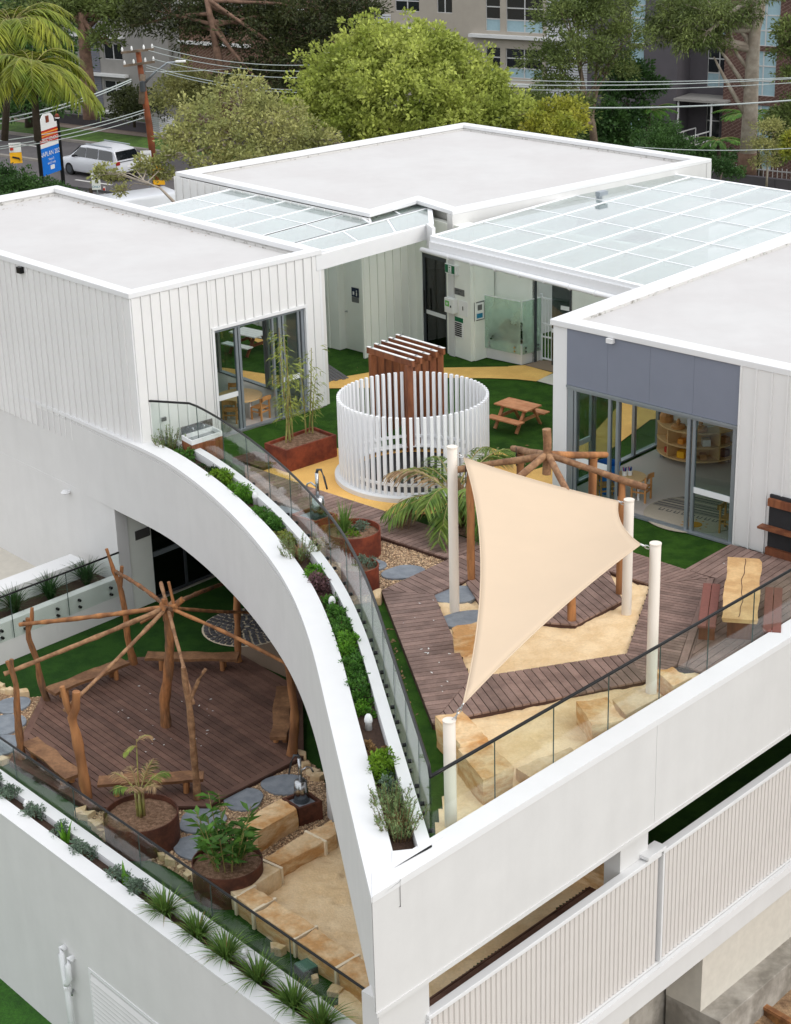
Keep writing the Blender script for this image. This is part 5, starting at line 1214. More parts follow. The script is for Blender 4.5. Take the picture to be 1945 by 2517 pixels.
tag(pebbles(grav2, ZL + .006, 3000, 3), 'brown pebbles at the left edge of the lower deck', 'gravel')
# cobbles
cb = thing('cobble_paving', kind='structure')
ctr = (-3.398, 35.768, -4.000)
k = 0
for ring in range(0, 7):
    r = .12 + ring * .13; nn_ = max(4, int(2 * math.pi * r / .15))
    for j in range(nn_):
        a = 2 * math.pi * j / nn_ + ring * .3
        x, y = ctr[0] + r * math.cos(a), ctr[1] + r * math.sin(a)
        MB().box((x, y, ZL + .012), (.105, .10, .05), a).build('cobble', 'cobble_stone', cb)
court([(ctr[0] + 1.0 * math.cos(t), ctr[1] + 1.0 * math.sin(t)) for t in np.linspace(0, 6.1, 30)], ZL + .012, 'cobble_bed', 'mortar')
up = [(-1.685, 42.780, 0.000), (-1.201, 41.696, 0.000), (-1.593, 41.456, 0.000), (-2.297, 42.057, 0.000)]
court(up, .002, 'cobble_bed', 'mortar')
m = MB(); A = Vector(V2(up[0])); e1 = (Vector(V2(up[1])) - A).normalized(); e2 = Vector((e1.y, -e1.x))
for i in range(14):
    for j in range(9):
        c = A + e1 * (.07 + i * .115 + (.05 if j % 2 else 0)) + e2 * (.06 + j * .1)
        m.box((c.x, c.y, .008), (.095, .082, .022), math.atan2(e1.y, e1.x))
tag(m.build('cobbles', 'cobble_stone'), 'grey cobbles at the corner of the left pavilion', 'paving', kind='stuff')

# ------------------------------------------------------------------ lower branch shelter and benches
bs = thing('branch_shelter', 'rustic shelter of forked tree posts and radiating branches on the lower deck', 'branch shelter', (-4.68, 31.12, ZLD))
def limb(name, pts, r0, r1, mt, seed, parent, n=9, jit=.10):
    r0, r1 = r0 * .86, r1 * .86; rng = random.Random(seed); P = [Vector(p) for p in pts]; out = []
    for i in range(len(P) - 1):
        k = max(2, int((P[i + 1] - P[i]).length / .16))
        p0 = P[max(0, i - 1)]; p3 = P[min(len(P) - 1, i + 2)]
        for j in range(k):
            t = j / k; p1, p2 = P[i], P[i + 1]
            out.append(.5 * ((2 * p1) + (p2 - p0) * t + (2 * p0 - 5 * p1 + 4 * p2 - p3) * t * t + (3 * p1 - p0 - 3 * p2 + p3) * t ** 3))
    out.append(P[-1]); nn = len(out)
    rad = [(r0 + (r1 - r0) * i / (nn - 1)) * (1 + .10 * math.sin(i * 1.7 + seed) + rng.uniform(-.07, .07)) for i in range(nn)]
    m = MB(); m.tube(out, rad, n, jit=jit, rng=rng)
    o = m.build(name, mt, parent); smooth_angle(o, 60); return o
CB = Vector((-4.68, 31.12, ZLD)); CZ = -1.32
limb('centre_post', [(-4.676, 31.121, -3.900), (-4.674, 31.121, -3.401), (-4.553, 31.121, -2.739), (-4.464, 31.121, -1.956), (-4.468, 31.121, -1.284)], .125, .105, 'branch_dark', 1, bs, 12)
limb('branch', [(-4.468, 31.121, -1.593), (-4.319, 31.121, -1.315), (-4.143, 31.121, -1.141)], .09, .06, 'branch_dark', 2, bs)
limb('branch', [(-4.503, 31.121, -1.592), (-4.503, 31.121, -1.130)], .08, .07, 'branch_dark', 3, bs)
# forked posts, base to top, each followed by its second prong
limb('forked_post', [(-7.258, 32.374, -3.914), (-7.334, 32.374, -3.510), (-7.385, 32.374, -2.932), (-7.487, 32.374, -2.494), (-7.459, 32.374, -2.038)], .095, .055, 'branch_dark', 4, bs)
limb('branch', [(-7.475, 32.374, -2.333), (-7.392, 32.374, -2.093), (-7.353, 32.374, -1.814)], .05, .045, 'branch_dark', 5, bs)
limb('forked_post', [(-5.671, 33.916, -3.906), (-5.752, 33.916, -3.270), (-5.752, 33.916, -2.651), (-5.827, 33.916, -2.037), (-5.914, 33.916, -1.731), (-6.020, 33.916, -1.222)], .10, .04, 'branch_dark', 6, bs)
limb('branch', [(-5.806, 33.916, -2.093), (-5.736, 33.916, -1.627)], .055, .05, 'branch_dark', 7, bs)
limb('forked_post', [(-7.340, 29.994, -3.900), (-7.313, 29.994, -2.879), (-7.276, 29.994, -2.313), (-7.327, 29.994, -2.006), (-7.309, 29.994, -1.778)], .10, .05, 'branch_dark', 8, bs)
limb('branch', [(-7.327, 29.994, -2.044), (-7.393, 29.994, -1.813)], .05, .05, 'branch_dark', 9, bs)
limb('forked_post', [(-5.843, 28.463, -3.900), (-5.907, 28.463, -2.796), (-5.965, 28.463, -2.248), (-5.883, 28.463, -2.029), (-5.844, 28.463, -1.707)], .125, .085, 'log', 10, bs, 11)
limb('branch', [(-5.964, 28.463, -2.199), (-6.043, 28.463, -1.926), (-6.087, 28.463, -1.595)], .07, .06, 'log', 11, bs)
limb('forked_post', [(-3.785, 28.286, -3.900), (-3.792, 28.286, -2.816), (-3.794, 28.286, -2.223), (-3.830, 28.286, -1.660), (-3.857, 28.286, -1.190)], .085, .06, 'log_grey', 12, bs)
limb('branch', [(-3.798, 28.286, -1.880), (-3.602, 28.308, -1.461), (-3.463, 28.308, -1.249)], .045, .035, 'log_grey', 13, bs)
limb('forked_post', [(-2.124, 29.833, -3.905), (-2.033, 29.833, -3.119), (-2.064, 29.833, -2.347), (-2.112, 29.833, -1.940)], .115, .08, 'log', 14, bs, 11)
limb('forked_post', [(-3.443, 33.895, -3.900), (-3.409, 33.895, -3.046), (-3.382, 33.895, -2.373)], .09, .08, 'log', 15, bs)
# radiating branches from the hub
hubp = Vector((-4.458, 31.121, -1.310))
rad = [((-7.637, 32.374, -2.179), .06, 'log'), ((-7.482, 30.007, -2.089), .06, 'log_grey'), ((-6.091, 28.463, -2.084), .05, 'log_grey'), ((-3.729, 28.286, -1.919), .045, 'log_grey'), ((-2.124, 29.833, -1.952), .05, 'log'), ((-3.091, 33.895, -2.766), .045, 'log'), ((-5.889, 33.916, -1.732), .055, 'branch_dark'), ((-3.814, 35.318, -2.721), .055, 'branch_dark')]
rng = random.Random(9)
for k, (e, r, mt_) in enumerate(rad):
    e = Vector(e); mid = hubp.lerp(e, .5) + Vector((rng.uniform(-.05, .05), rng.uniform(-.05, .05), rng.uniform(-.02, .06)))
    limb('radial_branch', [hubp.lerp(e, -.06 if k != 3 else -.28), mid, e], r, r * .85, mt_, 40 + k, bs, 8)
limb('radial_branch', [(-4.336, 31.121, -1.237), (-4.395, 31.121, -0.777)], .04, .035, 'log', 60, bs, 7)
limb('branch', [(-4.607, 31.121, -1.434), (-5.001, 31.121, -1.633)], .03, .03, 'log', 61, bs, 7)
def slab_bench(label, p, q, w, h, z0, seed, mt_='slab_wood', leg='log'):
    """live-edge plank on two stump legs"""
    p, q = Vector(V2(p)), Vector(V2(q)); d = (q - p); L = d.length; d.normalize(); n = Vector((-d.y, d.x)); rng = random.Random(seed); c = (p + q) / 2
    t = thing('plank_bench', label, 'bench', (c.x, c.y, z0), 0, 'plank benches'); k = 14; A = []; B = []
    for i in range(k + 1):
        s = L * i / k; wob = .02 * math.sin(i * .9 + seed) + rng.uniform(-.008, .008); A.append(p + d * s + n * (w / 2 + wob)); wob = .02 * math.sin(i * .7 + seed * 2) + rng.uniform(-.008, .008); B.append(p + d * s - n * (w / 2 + wob))
    m = MB()
    for i in range(k + 1):
        m.v += [(A[i].x, A[i].y, z0 + h), (B[i].x, B[i].y, z0 + h), (B[i].x + n.x * .02, B[i].y + n.y * .02, z0 + h - .07), (A[i].x - n.x * .02, A[i].y - n.y * .02, z0 + h - .07)]
    for i in range(k):
        for a in range(4): b = (a + 1) % 4; m.f.append((i * 4 + a, i * 4 + b, i * 4 + 4 + b, i * 4 + 4 + a))
    m.f.append((3, 2, 1, 0)); m.f.append((k * 4, k * 4 + 1, k * 4 + 2, k * 4 + 3)); m.build('plank', mt_, t)
    for f in (.17, .83):
        b = p + d * L * f
        for o_ in (-.09, .09):
            MB().tube([(b.x + n.x * o_, b.y + n.y * o_, z0), (b.x + n.x * o_, b.y + n.y * o_, z0 + h - .07)], .055, 9).build('leg', leg, t)
    return t
bz = ZLD + .30
slab_bench('plank bench along the left back edge of the lower deck', (-7.143, 32.217, -3.600), (-5.776, 33.495, -3.600), .36, .30, ZLD, 1)
slab_bench('plank bench at the back edge of the lower deck', (-5.364, 33.713, -3.600), (-3.401, 33.557, -3.600), .34, .30, ZLD, 2)
slab_bench('plank bench at the left near edge of the lower deck, close to the glass', (-7.192, 30.181, -3.600), (-6.105, 28.751, -3.600), .36, .30, ZLD, 3)
slab_bench('plank bench behind the dry palm planter at the near edge of the lower deck', (-5.631, 28.571, -3.600), (-3.690, 28.636, -3.600), .34, .30, ZLD, 4)
slab_bench('plank bench under the arch on the right side of the lower deck', (-2.360, 32.117, -3.600), (-2.363, 29.992, -3.600), .34, .30, ZLD, 5)
# timber table with benches on the upper right deck
tt = thing('slab_table', 'pale live edge slab table on the upper right deck', 'table', (6.078, 28.261, 0.100))
a, b = Vector((6.063, 28.285, 0.620)), Vector((5.499, 25.825, 0.620)); d = (b - a); L = d.length; d.normalize(); n = Vector((-d.y, d.x, 0)); m = MB(); k = 16; rng = random.Random(4)
for i in range(k + 1):
    s = L * i / k; w1 = .29 + .012 * math.sin(i * .8) + rng.uniform(-.006, .006); w2 = .29 + .012 * math.sin(i * .6 + 2) + rng.uniform(-.006, .006)
    if i == 0: w1 -= .04
    for o_, z in ((w1, .62), (-w2, .62), (-w2 + .02, .55), (w1 - .02, .55)): m.v.append((a.x + d.x * s + n.x * o_, a.y + d.y * s + n.y * o_, z))
for i in range(k):
    for e in range(4): f_ = (e + 1) % 4; m.f.append((i * 4 + e, i * 4 + f_, i * 4 + 4 + f_, i * 4 + 4 + e))
m.f.append((3, 2, 1, 0)); m.f.append((k * 4, k * 4 + 1, k * 4 + 2, k * 4 + 3)); m.build('slab_top', 'pale_slab', tt)
pts = [a + d * (L * t) + n * (.018 * math.sin(t * 11) + .01 * math.sin(t * 29)) + Vector((0, 0, .004)) for t in np.linspace(.02, .97, 26)]
MB().tube([(p.x, p.y, .622) for p in pts], .006, 4).build('crack', 'deck_edge', tt)
for f in (.15, .85):
    p = a + d * (L * f); MB().wall((p.x + n.x * .2, p.y + n.y * .2), (p.x - n.x * .2, p.y - n.y * .2), .1, .55, .07).build('leg', 'merbau', tt)
for s_, lab in ((1, 'red brown timber bench left of the slab table'), (-1, 'red brown timber bench right of the slab table')):
    q0 = a + d * (L * .30) + n * (.52 * s_); q1 = a + d * (L * .98) + n * (.52 * s_); t = thing('timber_bench', lab, 'bench', ((q0.x + q1.x) / 2, (q0.y + q1.y) / 2, .1))
    for o_ in (-.075, .075): MB().bar((q0.x + n.x * o_, q0.y + n.y * o_, .41), (q1.x + n.x * o_, q1.y + n.y * o_, .41), .14, .045).build('seat_board', 'bench_red', t, bevel=.006)
    for f in (.12, .88):
        p = q0.lerp(q1, f); MB().wall((p.x + n.x * .13, p.y + n.y * .13), (p.x - n.x * .13, p.y - n.y * .13), .1, .385, .06).build('leg', 'merbau', t)
# blackboard easel on the right wall
eb = thing('blackboard_panel', 'black board with timber rails and a shelf against the right pavilion wall', 'blackboard', (*Rp(5.6, -.2), .1))
def Ep(s, n): return Rp(5.07 + s, -.05 - n)
MB().prism([Ep(0, .0), Ep(1.6, .0), Ep(1.6, .05), Ep(0, .05)], .1, 1.25).build('board', 'chalkboard', eb)
for z0, z1, t in ((.1, .24, .07), (1.05, 1.19, .07)): MB().prism([Ep(0, .05), Ep(1.6, .05), Ep(1.6, .05 + t), Ep(0, .05 + t)], z0, z1).build('rail', 'merbau', eb)
MB().prism([Ep(-.12, .06), Ep(1.6, .06), Ep(1.6, .24), Ep(-.12, .24)], .62, .66).build('shelf', 'merbau', eb)
# wash trough by the left pavilion
sk = thing('wash_trough', 'steel wash trough on timber cladding beside the left pavilion door', 'sink', (*Lp(1.3, -.4), 0))
sq = [(-4.509, 35.637, 0.620), (-4.254, 35.256, 0.620), (-3.641, 35.837, 0.620), (-3.890, 36.195, 0.620)]
q = [V2(p) for p in sq]; qi = inset(q, .03)
for i in range(4): j = (i + 1) % 4; MB().prism([q[i], q[j], qi[j], qi[i]], .52, .62).build('rim', 'white_cap', sk)
MB().prism(inset(q, .032), .40, .53).build('basin', 'steel', sk)
e1 = Vector(q[1]); e2 = Vector(q[2]); e0 = Vector(q[0])
for k in range(8):
    a_, b_ = e1.lerp(e2, k / 8), e1.lerp(e2, (k + .96) / 8); MB().wall(tuple(a_), tuple(b_), .0, .52, .02, 1).build('timber_slat', 'merbau', sk)
for k in range(4):
    a_, b_ = e0.lerp(e1, k / 4), e0.lerp(e1, (k + .96) / 4); MB().wall(tuple(a_), tuple(b_), .0, .52, .02, 1).build('timber_slat', 'merbau', sk)
e3 = Vector(q[3]); 
for k in range(4):
    a_, b_ = e2.lerp(e3, k / 4), e2.lerp(e3, (k + .96) / 4); MB().wall(tuple(a_), tuple(b_), .0, .52, .02, 1).build('timber_slat', 'merbau', sk)
MB().wall(tuple(e0), tuple(e3), .62, .80, .02).build('splashback', 'steel', sk)
for f in (.3, .65): p = e0.lerp(e3, f); dd_ = (e1 - e0).normalized(); MB().tube([(p.x, p.y, .74), (p.x + dd_.x * .12, p.y + dd_.y * .12, .76), (p.x + dd_.x * .16, p.y + dd_.y * .16, .70)], .016, 8).build('tap', 'steel', sk, smooth=True)
# white planter with glass screen beside the gate
sg = thing('entry_planter', 'white planter box with a frosted glass screen beside the gate', 'planter', (3.0, 42.4, 0))
pc_, pl_, pr_ = Vector((3.22, 41.97)), Vector((2.37, 42.71)), Vector((3.69, 42.32)); pb_ = pl_ + (pr_ - pc_)
MB().prism([tuple(pl_), tuple(pc_), tuple(pr_), tuple(pb_)], 0, .50).build('box', 'white_render', sg, bevel=.01)
qi = inset([tuple(pl_), tuple(pc_), tuple(pr_), tuple(pb_)], .12); MB().prism(qi, .49, .515).build('soil', 'mulch', sg)
o_ = Vector((-.03, -.05))
for a_, b_ in ((pl_, pc_), (pc_, pr_)):
    dd_ = (b_ - a_).normalized(); nn_ = Vector((dd_.y, -dd_.x)) * .045
    MB().wall(tuple(a_ + nn_), tuple(b_ + nn_), .28, 1.62, .012).build('glass_pane', 'screen_glass', sg)
    MB().wall(tuple(a_ + nn_), tuple(b_ + nn_), 1.62, 1.64, .02).build('top_rail', 'white_steel', sg)
    for f in (.15, .85):
        for z in (.34, .44): p = a_.lerp(b_, f) + nn_; MB().tube([(p.x - nn_.x * .8, p.y - nn_.y * .8, z), (p.x + nn_.x * .5, p.y + nn_.y * .5, z)], .028, 10).build('pin', 'steel', sg)
# white gate
gt = thing('white_gate', 'white tubular gate with handle guard behind the right pavilion corner', 'gate', (4.0, 42.2, 0))
ga, gb_ = Vector((3.76, 42.34)), Vector((4.75, 41.45)); 
MB().wall(tuple(ga - Vector((.05, -.04))), tuple(ga), 0, 1.70, .06).build('gate_post', 'white_steel', gt)
for z in (.06, .62, .95, 1.60): MB().bar((*ga, z), (*gb_, z), .035, .035).build('gate_rail', 'white_steel', gt)
for k in range(15): p = ga.lerp(gb_, k / 14); MB().bar((*p, .06), (*p, 1.60), .02, .02, up=(1, 0, 0)).build('gate_bar', 'white_steel', gt)
gn_ = Vector((-.6, -.66)).normalized(); c0 = ga.lerp(gb_, .55); c1_ = ga.lerp(gb_, .98)
MB().bar((*(c0 + gn_ * .22), 1.52), (*(c1_ + gn_ * .22), 1.52), .02, .10).build('handle_guard', 'white_steel', gt); MB().bar((*(c0 + gn_ * .22), 1.50), (*c0, 1.5), .03, .03).build('guard_arm', 'white_steel', gt)

# ------------------------------------------------------------------ fluted screens under the front fascia
def fluted(label, s0, s1, z0, z1):
    t = thing('fluted_screen', label, 'screen', (*Fp((s0 + s1) / 2, .12), z0)); n = int((s1 - s0) / .108); w = (s1 - s0) / n
    MB().prism([Fp(s0, .15), Fp(s1, .15), Fp(s1, .18), Fp(s0, .18)], z0, z1 - .05).build('backing_sheet', 'fluted_paint', t)
    prof = [(0, .15), (.16, .112), (.5, .10), (.84, .112), (.98, .15)]
    m = MB(); m.prism([((a - .5) * w, b - .125) for a, b in prof], 0, z1 - z0 - .05); o0 = m.build('flute', 'fluted_paint', t, local=True); ang = math.atan2(FD.y, FD.x)
    base = LOCS[t.name]
    for k in range(n):
        o = o0 if k == 0 else o0.copy()
        if k: COL.objects.link(o)
        p = Fp(s0 + (k + .5) * w, .125); o.location = (p[0] - base.x, p[1] - base.y, 0); o.rotation_euler = (0, 0, ang)
    MB().prism([Fp(s0, .06), Fp(s1, .06), Fp(s1, .20), Fp(s0, .20)], z1 - .05, z1 + .02).build('top_rail', 'white_cap', t, bevel=.008)
    MB().prism([Fp(s0 - .012, .06), Fp(s0 + .03, .06), Fp(s0 + .03, .20), Fp(s0 - .012, .20)], z0, z1 - .051).build('end_post', 'white_cap', t)
    return t
fluted('fluted white screen left of the front pier', 1.05, 6.34, -4.11, -2.08)
fluted('fluted white screen right of the front pier', 6.40, 16.5, -4.11, -2.08)
br_ = tag(MB().prism([Fp(5.95, .03), Fp(6.42, .03), Fp(6.42, .26), Fp(5.95, .26)], -2.03, -1.97).build('screen_bracket', 'white_cap', bevel=.005), 'short white bracket joining the two fluted screens to the pier', 'bracket')
# downpipe pair, wall vent and lights on the rendered walls
dp = thing('downpipe', 'white double downpipe with elbows on the lower left wall', 'pipe', (*Wp(1.98, -.1), ZG))
def Wq(s, n, z): p = Wp(s, n); return (p[0], p[1], z)
MB().tube([Wq(1.86, .0, -5.52), Wq(1.86, -.09, -5.52), Wq(1.88, -.115, -5.60), Wq(1.93, -.115, -6.15), Wq(1.97, -.115, -6.3), Wq(1.97, -.115, ZG)], .058, 12).build('pipe', 'white_steel', dp, smooth=True)
MB().tube([Wq(2.10, .0, -5.62), Wq(2.10, -.09, -5.62), Wq(2.09, -.12, -5.72), Wq(2.08, -.12, -6.02), Wq(2.0, -.12, -6.12), Wq(1.97, -.12, -6.2)], .058, 12).build('pipe', 'white_steel', dp, smooth=True)
for z in (-6.3, -7.2): MB().tube([Wq(1.97, -.115, z), Wq(1.97, -.115, z + .06)], .07, 12).build('collar', 'white_cap', dp)
MB().bar(Wq(1.97, 0, -6.36), Wq(2.10, -.11, -6.36), .03, .03).build('clip', 'steel', dp)
vt = thing('wall_vent', 'white louvred vent in the lower left wall beside the downpipe', 'vent', (*Wp(4, 0), -6.4))
m = MB(); m.prism([Wp(2.60, -.015), Wp(2.68, -.015), Wp(2.68, .01), Wp(2.60, .01)], -7.4, -5.62); m.build('frame_side', 'white_cap', vt)
MB().prism([Wp(2.60, -.015), Wp(5.6, -.015), Wp(5.6, .01), Wp(2.60, .01)], -5.62, -5.56).build('frame_head', 'white_cap', vt)
for k in range(17):
    z = -5.72 - k * .10; a_, b_ = Wp(2.68, -.045), Wp(5.6, -.045); a2, b2 = Wp(2.68, -.005), Wp(5.6, -.005)
    MB().add([(*a_, z - .04), (*b_, z - .04), (*b2, z + .05), (*a2, z + .05), (*a_, z - .055), (*b_, z - .055), (*b2, z + .035), (*a2, z + .035)], [(0, 1, 2, 3), (7, 6, 5, 4), (0, 4, 5, 1), (3, 2, 6, 7), (0, 3, 7, 4), (1, 5, 6, 2)]).build('louvre', 'white_render', vt)
md_ = Vector((.6354, -.7722)); mn_ = Vector((-.7722, -.6354))
wl = thing('wall_light', 'small white wall light high on the curved grey wall', 'light', (-7.49, 38.15, -1.5)); c = Vector((-7.33, 37.96)) + md_ * -.25
m = MB(); m.tube([(c.x, c.y, -1.53), (c.x + mn_.x * .08, c.y + mn_.y * .08, -1.53)], .04, 10); m.build('base', 'white_cap', wl)
m = MB(); m.lathe((c.x + mn_.x * .12, c.y + mn_.y * .12, -1.56), [(0, 0), (.09, .0), (.11, .03), (.06, .08), (0, .09)], 14); m.build('lamp', 'white_cap', wl)
ol = thing('wall_outlet', 'small white weatherproof outlet box on the grey wall at the left edge', 'outlet', (-9.7, 41, -4)); c = Vector((-7.33, 37.96)) + md_ * -3.84
MB().prism([tuple(c + md_ * a + mn_ * b) for a, b in ((-.07, .0), (.07, .0), (.07, .06), (-.07, .06))], -4.26, -4.06).build('box', 'white_cap', ol, bevel=.01)
pitl = thing('pit_lid', 'green plastic valve box in the turf behind the lower glass', 'valve box', (-1.576, 23.144, -4.000)); MB().box((0, 0, .06), (.36, .30, .16), .6).build('box', 'alu_dark', pitl, local=True, bevel=.02); MB().box((0, 0, .145), (.34, .28, .02), .6).build('lid', 'pit_lid', pitl, local=True, bevel=.01)
# white bollard lights in the planters
def planter_light(label, c, z):
    t = thing('garden_light', label, 'light', (c[0], c[1], z)); MB().lathe((0, 0, 0), [(0, 0), (.055, 0), (.05, .16), (.062, .17), (.062, .21), (.05, .26), (.03, .29), (0, .30)], 14).build('body', 'white_cap', t, local=True, smooth=True); return t
planter_light('white garden light near the upper end of the curved planter', (-2.751, 32.494, 0.300), .2); planter_light('white garden light in the middle of the curved planter', (-1.124, 27.443, 0.250), .2); planter_light('white garden light near the corner end of the curved planter', (-0.490, 23.213, 0.250), .2)
planter_light('white garden light in the lower planter among blue green shrubs', (-6.787, 27.711, -3.750), -3.76); planter_light('white garden light in the lower planter among the grasses', (-2.542, 23.034, -3.750), -3.76)
# lower sign plate
ls = thing('room_sign', 'dark grey name plate on the wall left of the lower dark door', 'sign', (*Jp(.7), -2)); MB().wall(Jp(.50, -.015), Jp(.92, -.015), -2.36, -2.14, .012).build('plate', 'plate_dark', ls)
# bottom right: concrete footing, retaining board, rubble
cw = thing('concrete_wall', 'bare concrete basement wall with a footing ledge under the right screens', 'wall', (*Fp(9, .6), -7))
MB().prism([Fp(5.75, .45), Fp(6.15, .45), Fp(6.15, .95), Fp(5.75, .95)], ZG - .5, -4.45).build('buttress', 'concrete_pale', cw)
MB().prism([Fp(7.75, .15), Fp(24, .15), Fp(24, .85), Fp(7.75, .85)], -5.9, -4.79).build('upper_course', 'concrete_pale', cw)
MB().prism([Fp(7.75, -.25), Fp(24, -.25), Fp(24, .85), Fp(7.75, .85)], ZG - .6, -5.9).build('footing', 'concrete', cw, bevel=.015)
rw = thing('retaining_board', 'weathered timber retaining board at the lower right corner', 'board', (6.069, 26.028, -7.000))
a_, b_ = Vector((5.381, 25.895, -6.400)), Vector((6.585, 24.481, -6.400)); MB().bar(a_, b_, .06, .0).v
MB().wall(a_, b_, ZG - .5, -6.4, .07).build('board', 'old_board', rw); MB().wall(a_, b_, -6.42, -6.36, .11).build('top_rail', 'log', rw); MB().box((*lerp(a_, b_, .03)[:2], -6.5), (.14, .14, .4), .6).build('bracket', 'ink', rw)
tag(MB().add([(*Fp(5.9, -6.5), ZG - .2), (*Fp(16, -6.5), ZG + .4), (*Fp(16, -.2), -6.2), (*Fp(7.7, -.2), -6.6), (*Fp(6.2, .6), -7.2)], [(0, 1, 2, 3, 4)]).build('rubble_slope', 'rubble'), kind='structure')
# ------------------------------------------------------------------ plants
def leaf_mat(name, c1, c2, rough=.55, trans=.3, island=.35, scale=.7):
    return mat(name, lin(*c1), rough, rgb2=lin(*c2), mixscale=scale, mixlo=.35, mixhi=.65, island=island, trans=trans, spec=.3)
leaf_mat('leaf_lime', (118, 150, 40), (84, 122, 34), scale=4); leaf_mat('leaf_mid', (84, 128, 48), (58, 100, 38), scale=4); leaf_mat('leaf_bright', (104, 150, 44), (70, 120, 36), scale=4)
leaf_mat('leaf_grey', (124, 142, 122), (92, 114, 96), scale=4); leaf_mat('rosemary', (138, 156, 104), (96, 122, 74), scale=6); leaf_mat('grass_green', (112, 142, 66), (72, 106, 46), scale=6); leaf_mat('dry_straw', (156, 126, 86), (128, 98, 62), scale=6)
leaf_mat('palm_green', (126, 146, 62), (84, 116, 48), scale=5); leaf_mat('palm_dry', (176, 150, 112), (140, 110, 80), scale=5); leaf_mat('bamboo_leaf', (150, 156, 78), (116, 132, 58), scale=5); leaf_mat('leaf_dark', (46, 72, 34), (30, 52, 26), scale=5); leaf_mat('mauve', (122, 92, 96), (98, 70, 70), scale=5)
mat('stem_brown', lin(110, 86, 58), .8, var=.2); mat('cane', lin(150, 150, 84), .5, var=.15, rgb2=lin(120, 100, 62), mixscale=6)
leaf_mat('grass_dark', (58, 92, 44), (36, 66, 32), scale=6); leaf_mat('ginger_leaf', (92, 132, 52), (58, 98, 38), scale=6)
def rot_to(n):
    """rows of orthonormal frames whose third axis is n"""
    n = n / np.linalg.norm(n, axis=1, keepdims=True); r = np.where(np.abs(n[:, 2:3]) < .9, np.array([[0, 0, 1.]]), np.array([[1., 0, 0]])); a = np.cross(n, r); a /= np.linalg.norm(a, axis=1, keepdims=True); return a, np.cross(n, a), n
def leaves(name, P, Dr, L, W, mt, parent, rng, local=True, droop=.25):
    """pointed leaves at points P growing along Dr: folded lozenges of two quads"""
    k = len(P); Dr = Dr / np.linalg.norm(Dr, axis=1, keepdims=True)
    up = rng.normal(size=(k, 3)); side = np.cross(Dr, up); side /= np.linalg.norm(side, axis=1, keepdims=True) + 1e-9; nrm = np.cross(side, Dr)
    l = (L * rng.uniform(.7, 1.3, k))[:, None]; w = (W * rng.uniform(.7, 1.3, k))[:, None]
    g = np.array([[0, 0, -1.]]) * droop
    v = np.stack([P, P + Dr * l * .45 + side * w * .5 + nrm * w * .12, P + Dr * l + g * l, P + Dr * l * .45 - side * w * .5 + nrm * w * .12], 1)
    f = (np.arange(k) * 4)[:, None] + np.array([[0, 1, 2, 3]])
    return np_mesh(name, v.reshape(-1, 3), f, mt, parent, local=local)
def blades(name, base, n, length, spread, width, mt, parent, rng, up=1.0, segs=4, curl=.9, local=True):
    """arching strap leaves from a clump"""
    a = rng.uniform(0, 2 * np.pi, n); lean = rng.uniform(.15, 1.0, n) * spread; l = length * rng.uniform(.65, 1.15, n)
    d = np.stack([np.cos(a), np.sin(a), np.zeros(n)], 1); s = np.stack([-np.sin(a), np.cos(a), np.zeros(n)], 1); b0 = np.asarray(base)[None] + d * rng.uniform(0, .05, n)[:, None] + s * rng.uniform(-.03, .03, n)[:, None]
    V = []; F = []
    for i in range(segs + 1):
        t = i / segs; out = lean * t * (.45 + .55 * t); rise = up * (t - curl * lean * t * t * .5 * (1 + .3 * t))
        c = b0 + d * (out * l)[:, None] + np.array([[0, 0, 1.]]) * (rise * l)[:, None]; w = width * (1 - t ** 2.2) * .5 + .0008
        V.append(c + s * w); V.append(c - s * w)
    v = np.stack(V, 1); K = 2 * (segs + 1); f = []
    for i in range(segs): f.append((np.arange(n) * K)[:, None] + np.array([[2 * i, 2 * i + 1, 2 * i + 3, 2 * i + 2]]))
    return np_mesh(name, v.reshape(-1, 3), np.concatenate(f), mt, parent, local=local)
def shrub(label, c, rx, ry, h, n, L, W, mt, seed, cat='shrub', group=None, rz=0.0, stems=6, name='shrub', flat=.0):
    rng = np.random.default_rng(seed); t = thing(name, label, cat, (c[0], c[1], c[2]), rz, group)
    # lumpy dome of small clumps
    nc = max(5, int(n / 60)); a = rng.uniform(0, 6.28, nc); rr = np.sqrt(rng.uniform(0, 1, nc)); zc = (1 - rr ** 2 * .7) * rng.uniform(.35, 1, nc)
    C = np.stack([rx * rr * np.cos(a), ry * rr * np.sin(a), h * zc], 1)
    idx = rng.integers(0, nc, n); o = rng.normal(size=(n, 3)); o /= np.linalg.norm(o, axis=1, keepdims=True); s = min(rx, ry, h) * .42
    P = C[idx] + o * s * rng.uniform(.3, 1, n)[:, None]; P[:, 2] = np.maximum(P[:, 2], .01)
    D = o + np.array([[0, 0, .7 - flat]]) + rng.normal(size=(n, 3)) * .3
    leaves('foliage', P, D, L, W, mt, t, rng)
    m = MB()
    for k in range(stems):
        q = C[k % nc]; m.tube([(0, 0, 0), (q[0] * .4, q[1] * .4, q[2] * .5), tuple(q)], [.012, .008, .004], 5)
    m.build('stems', 'stem_brown', t, local=True); return t
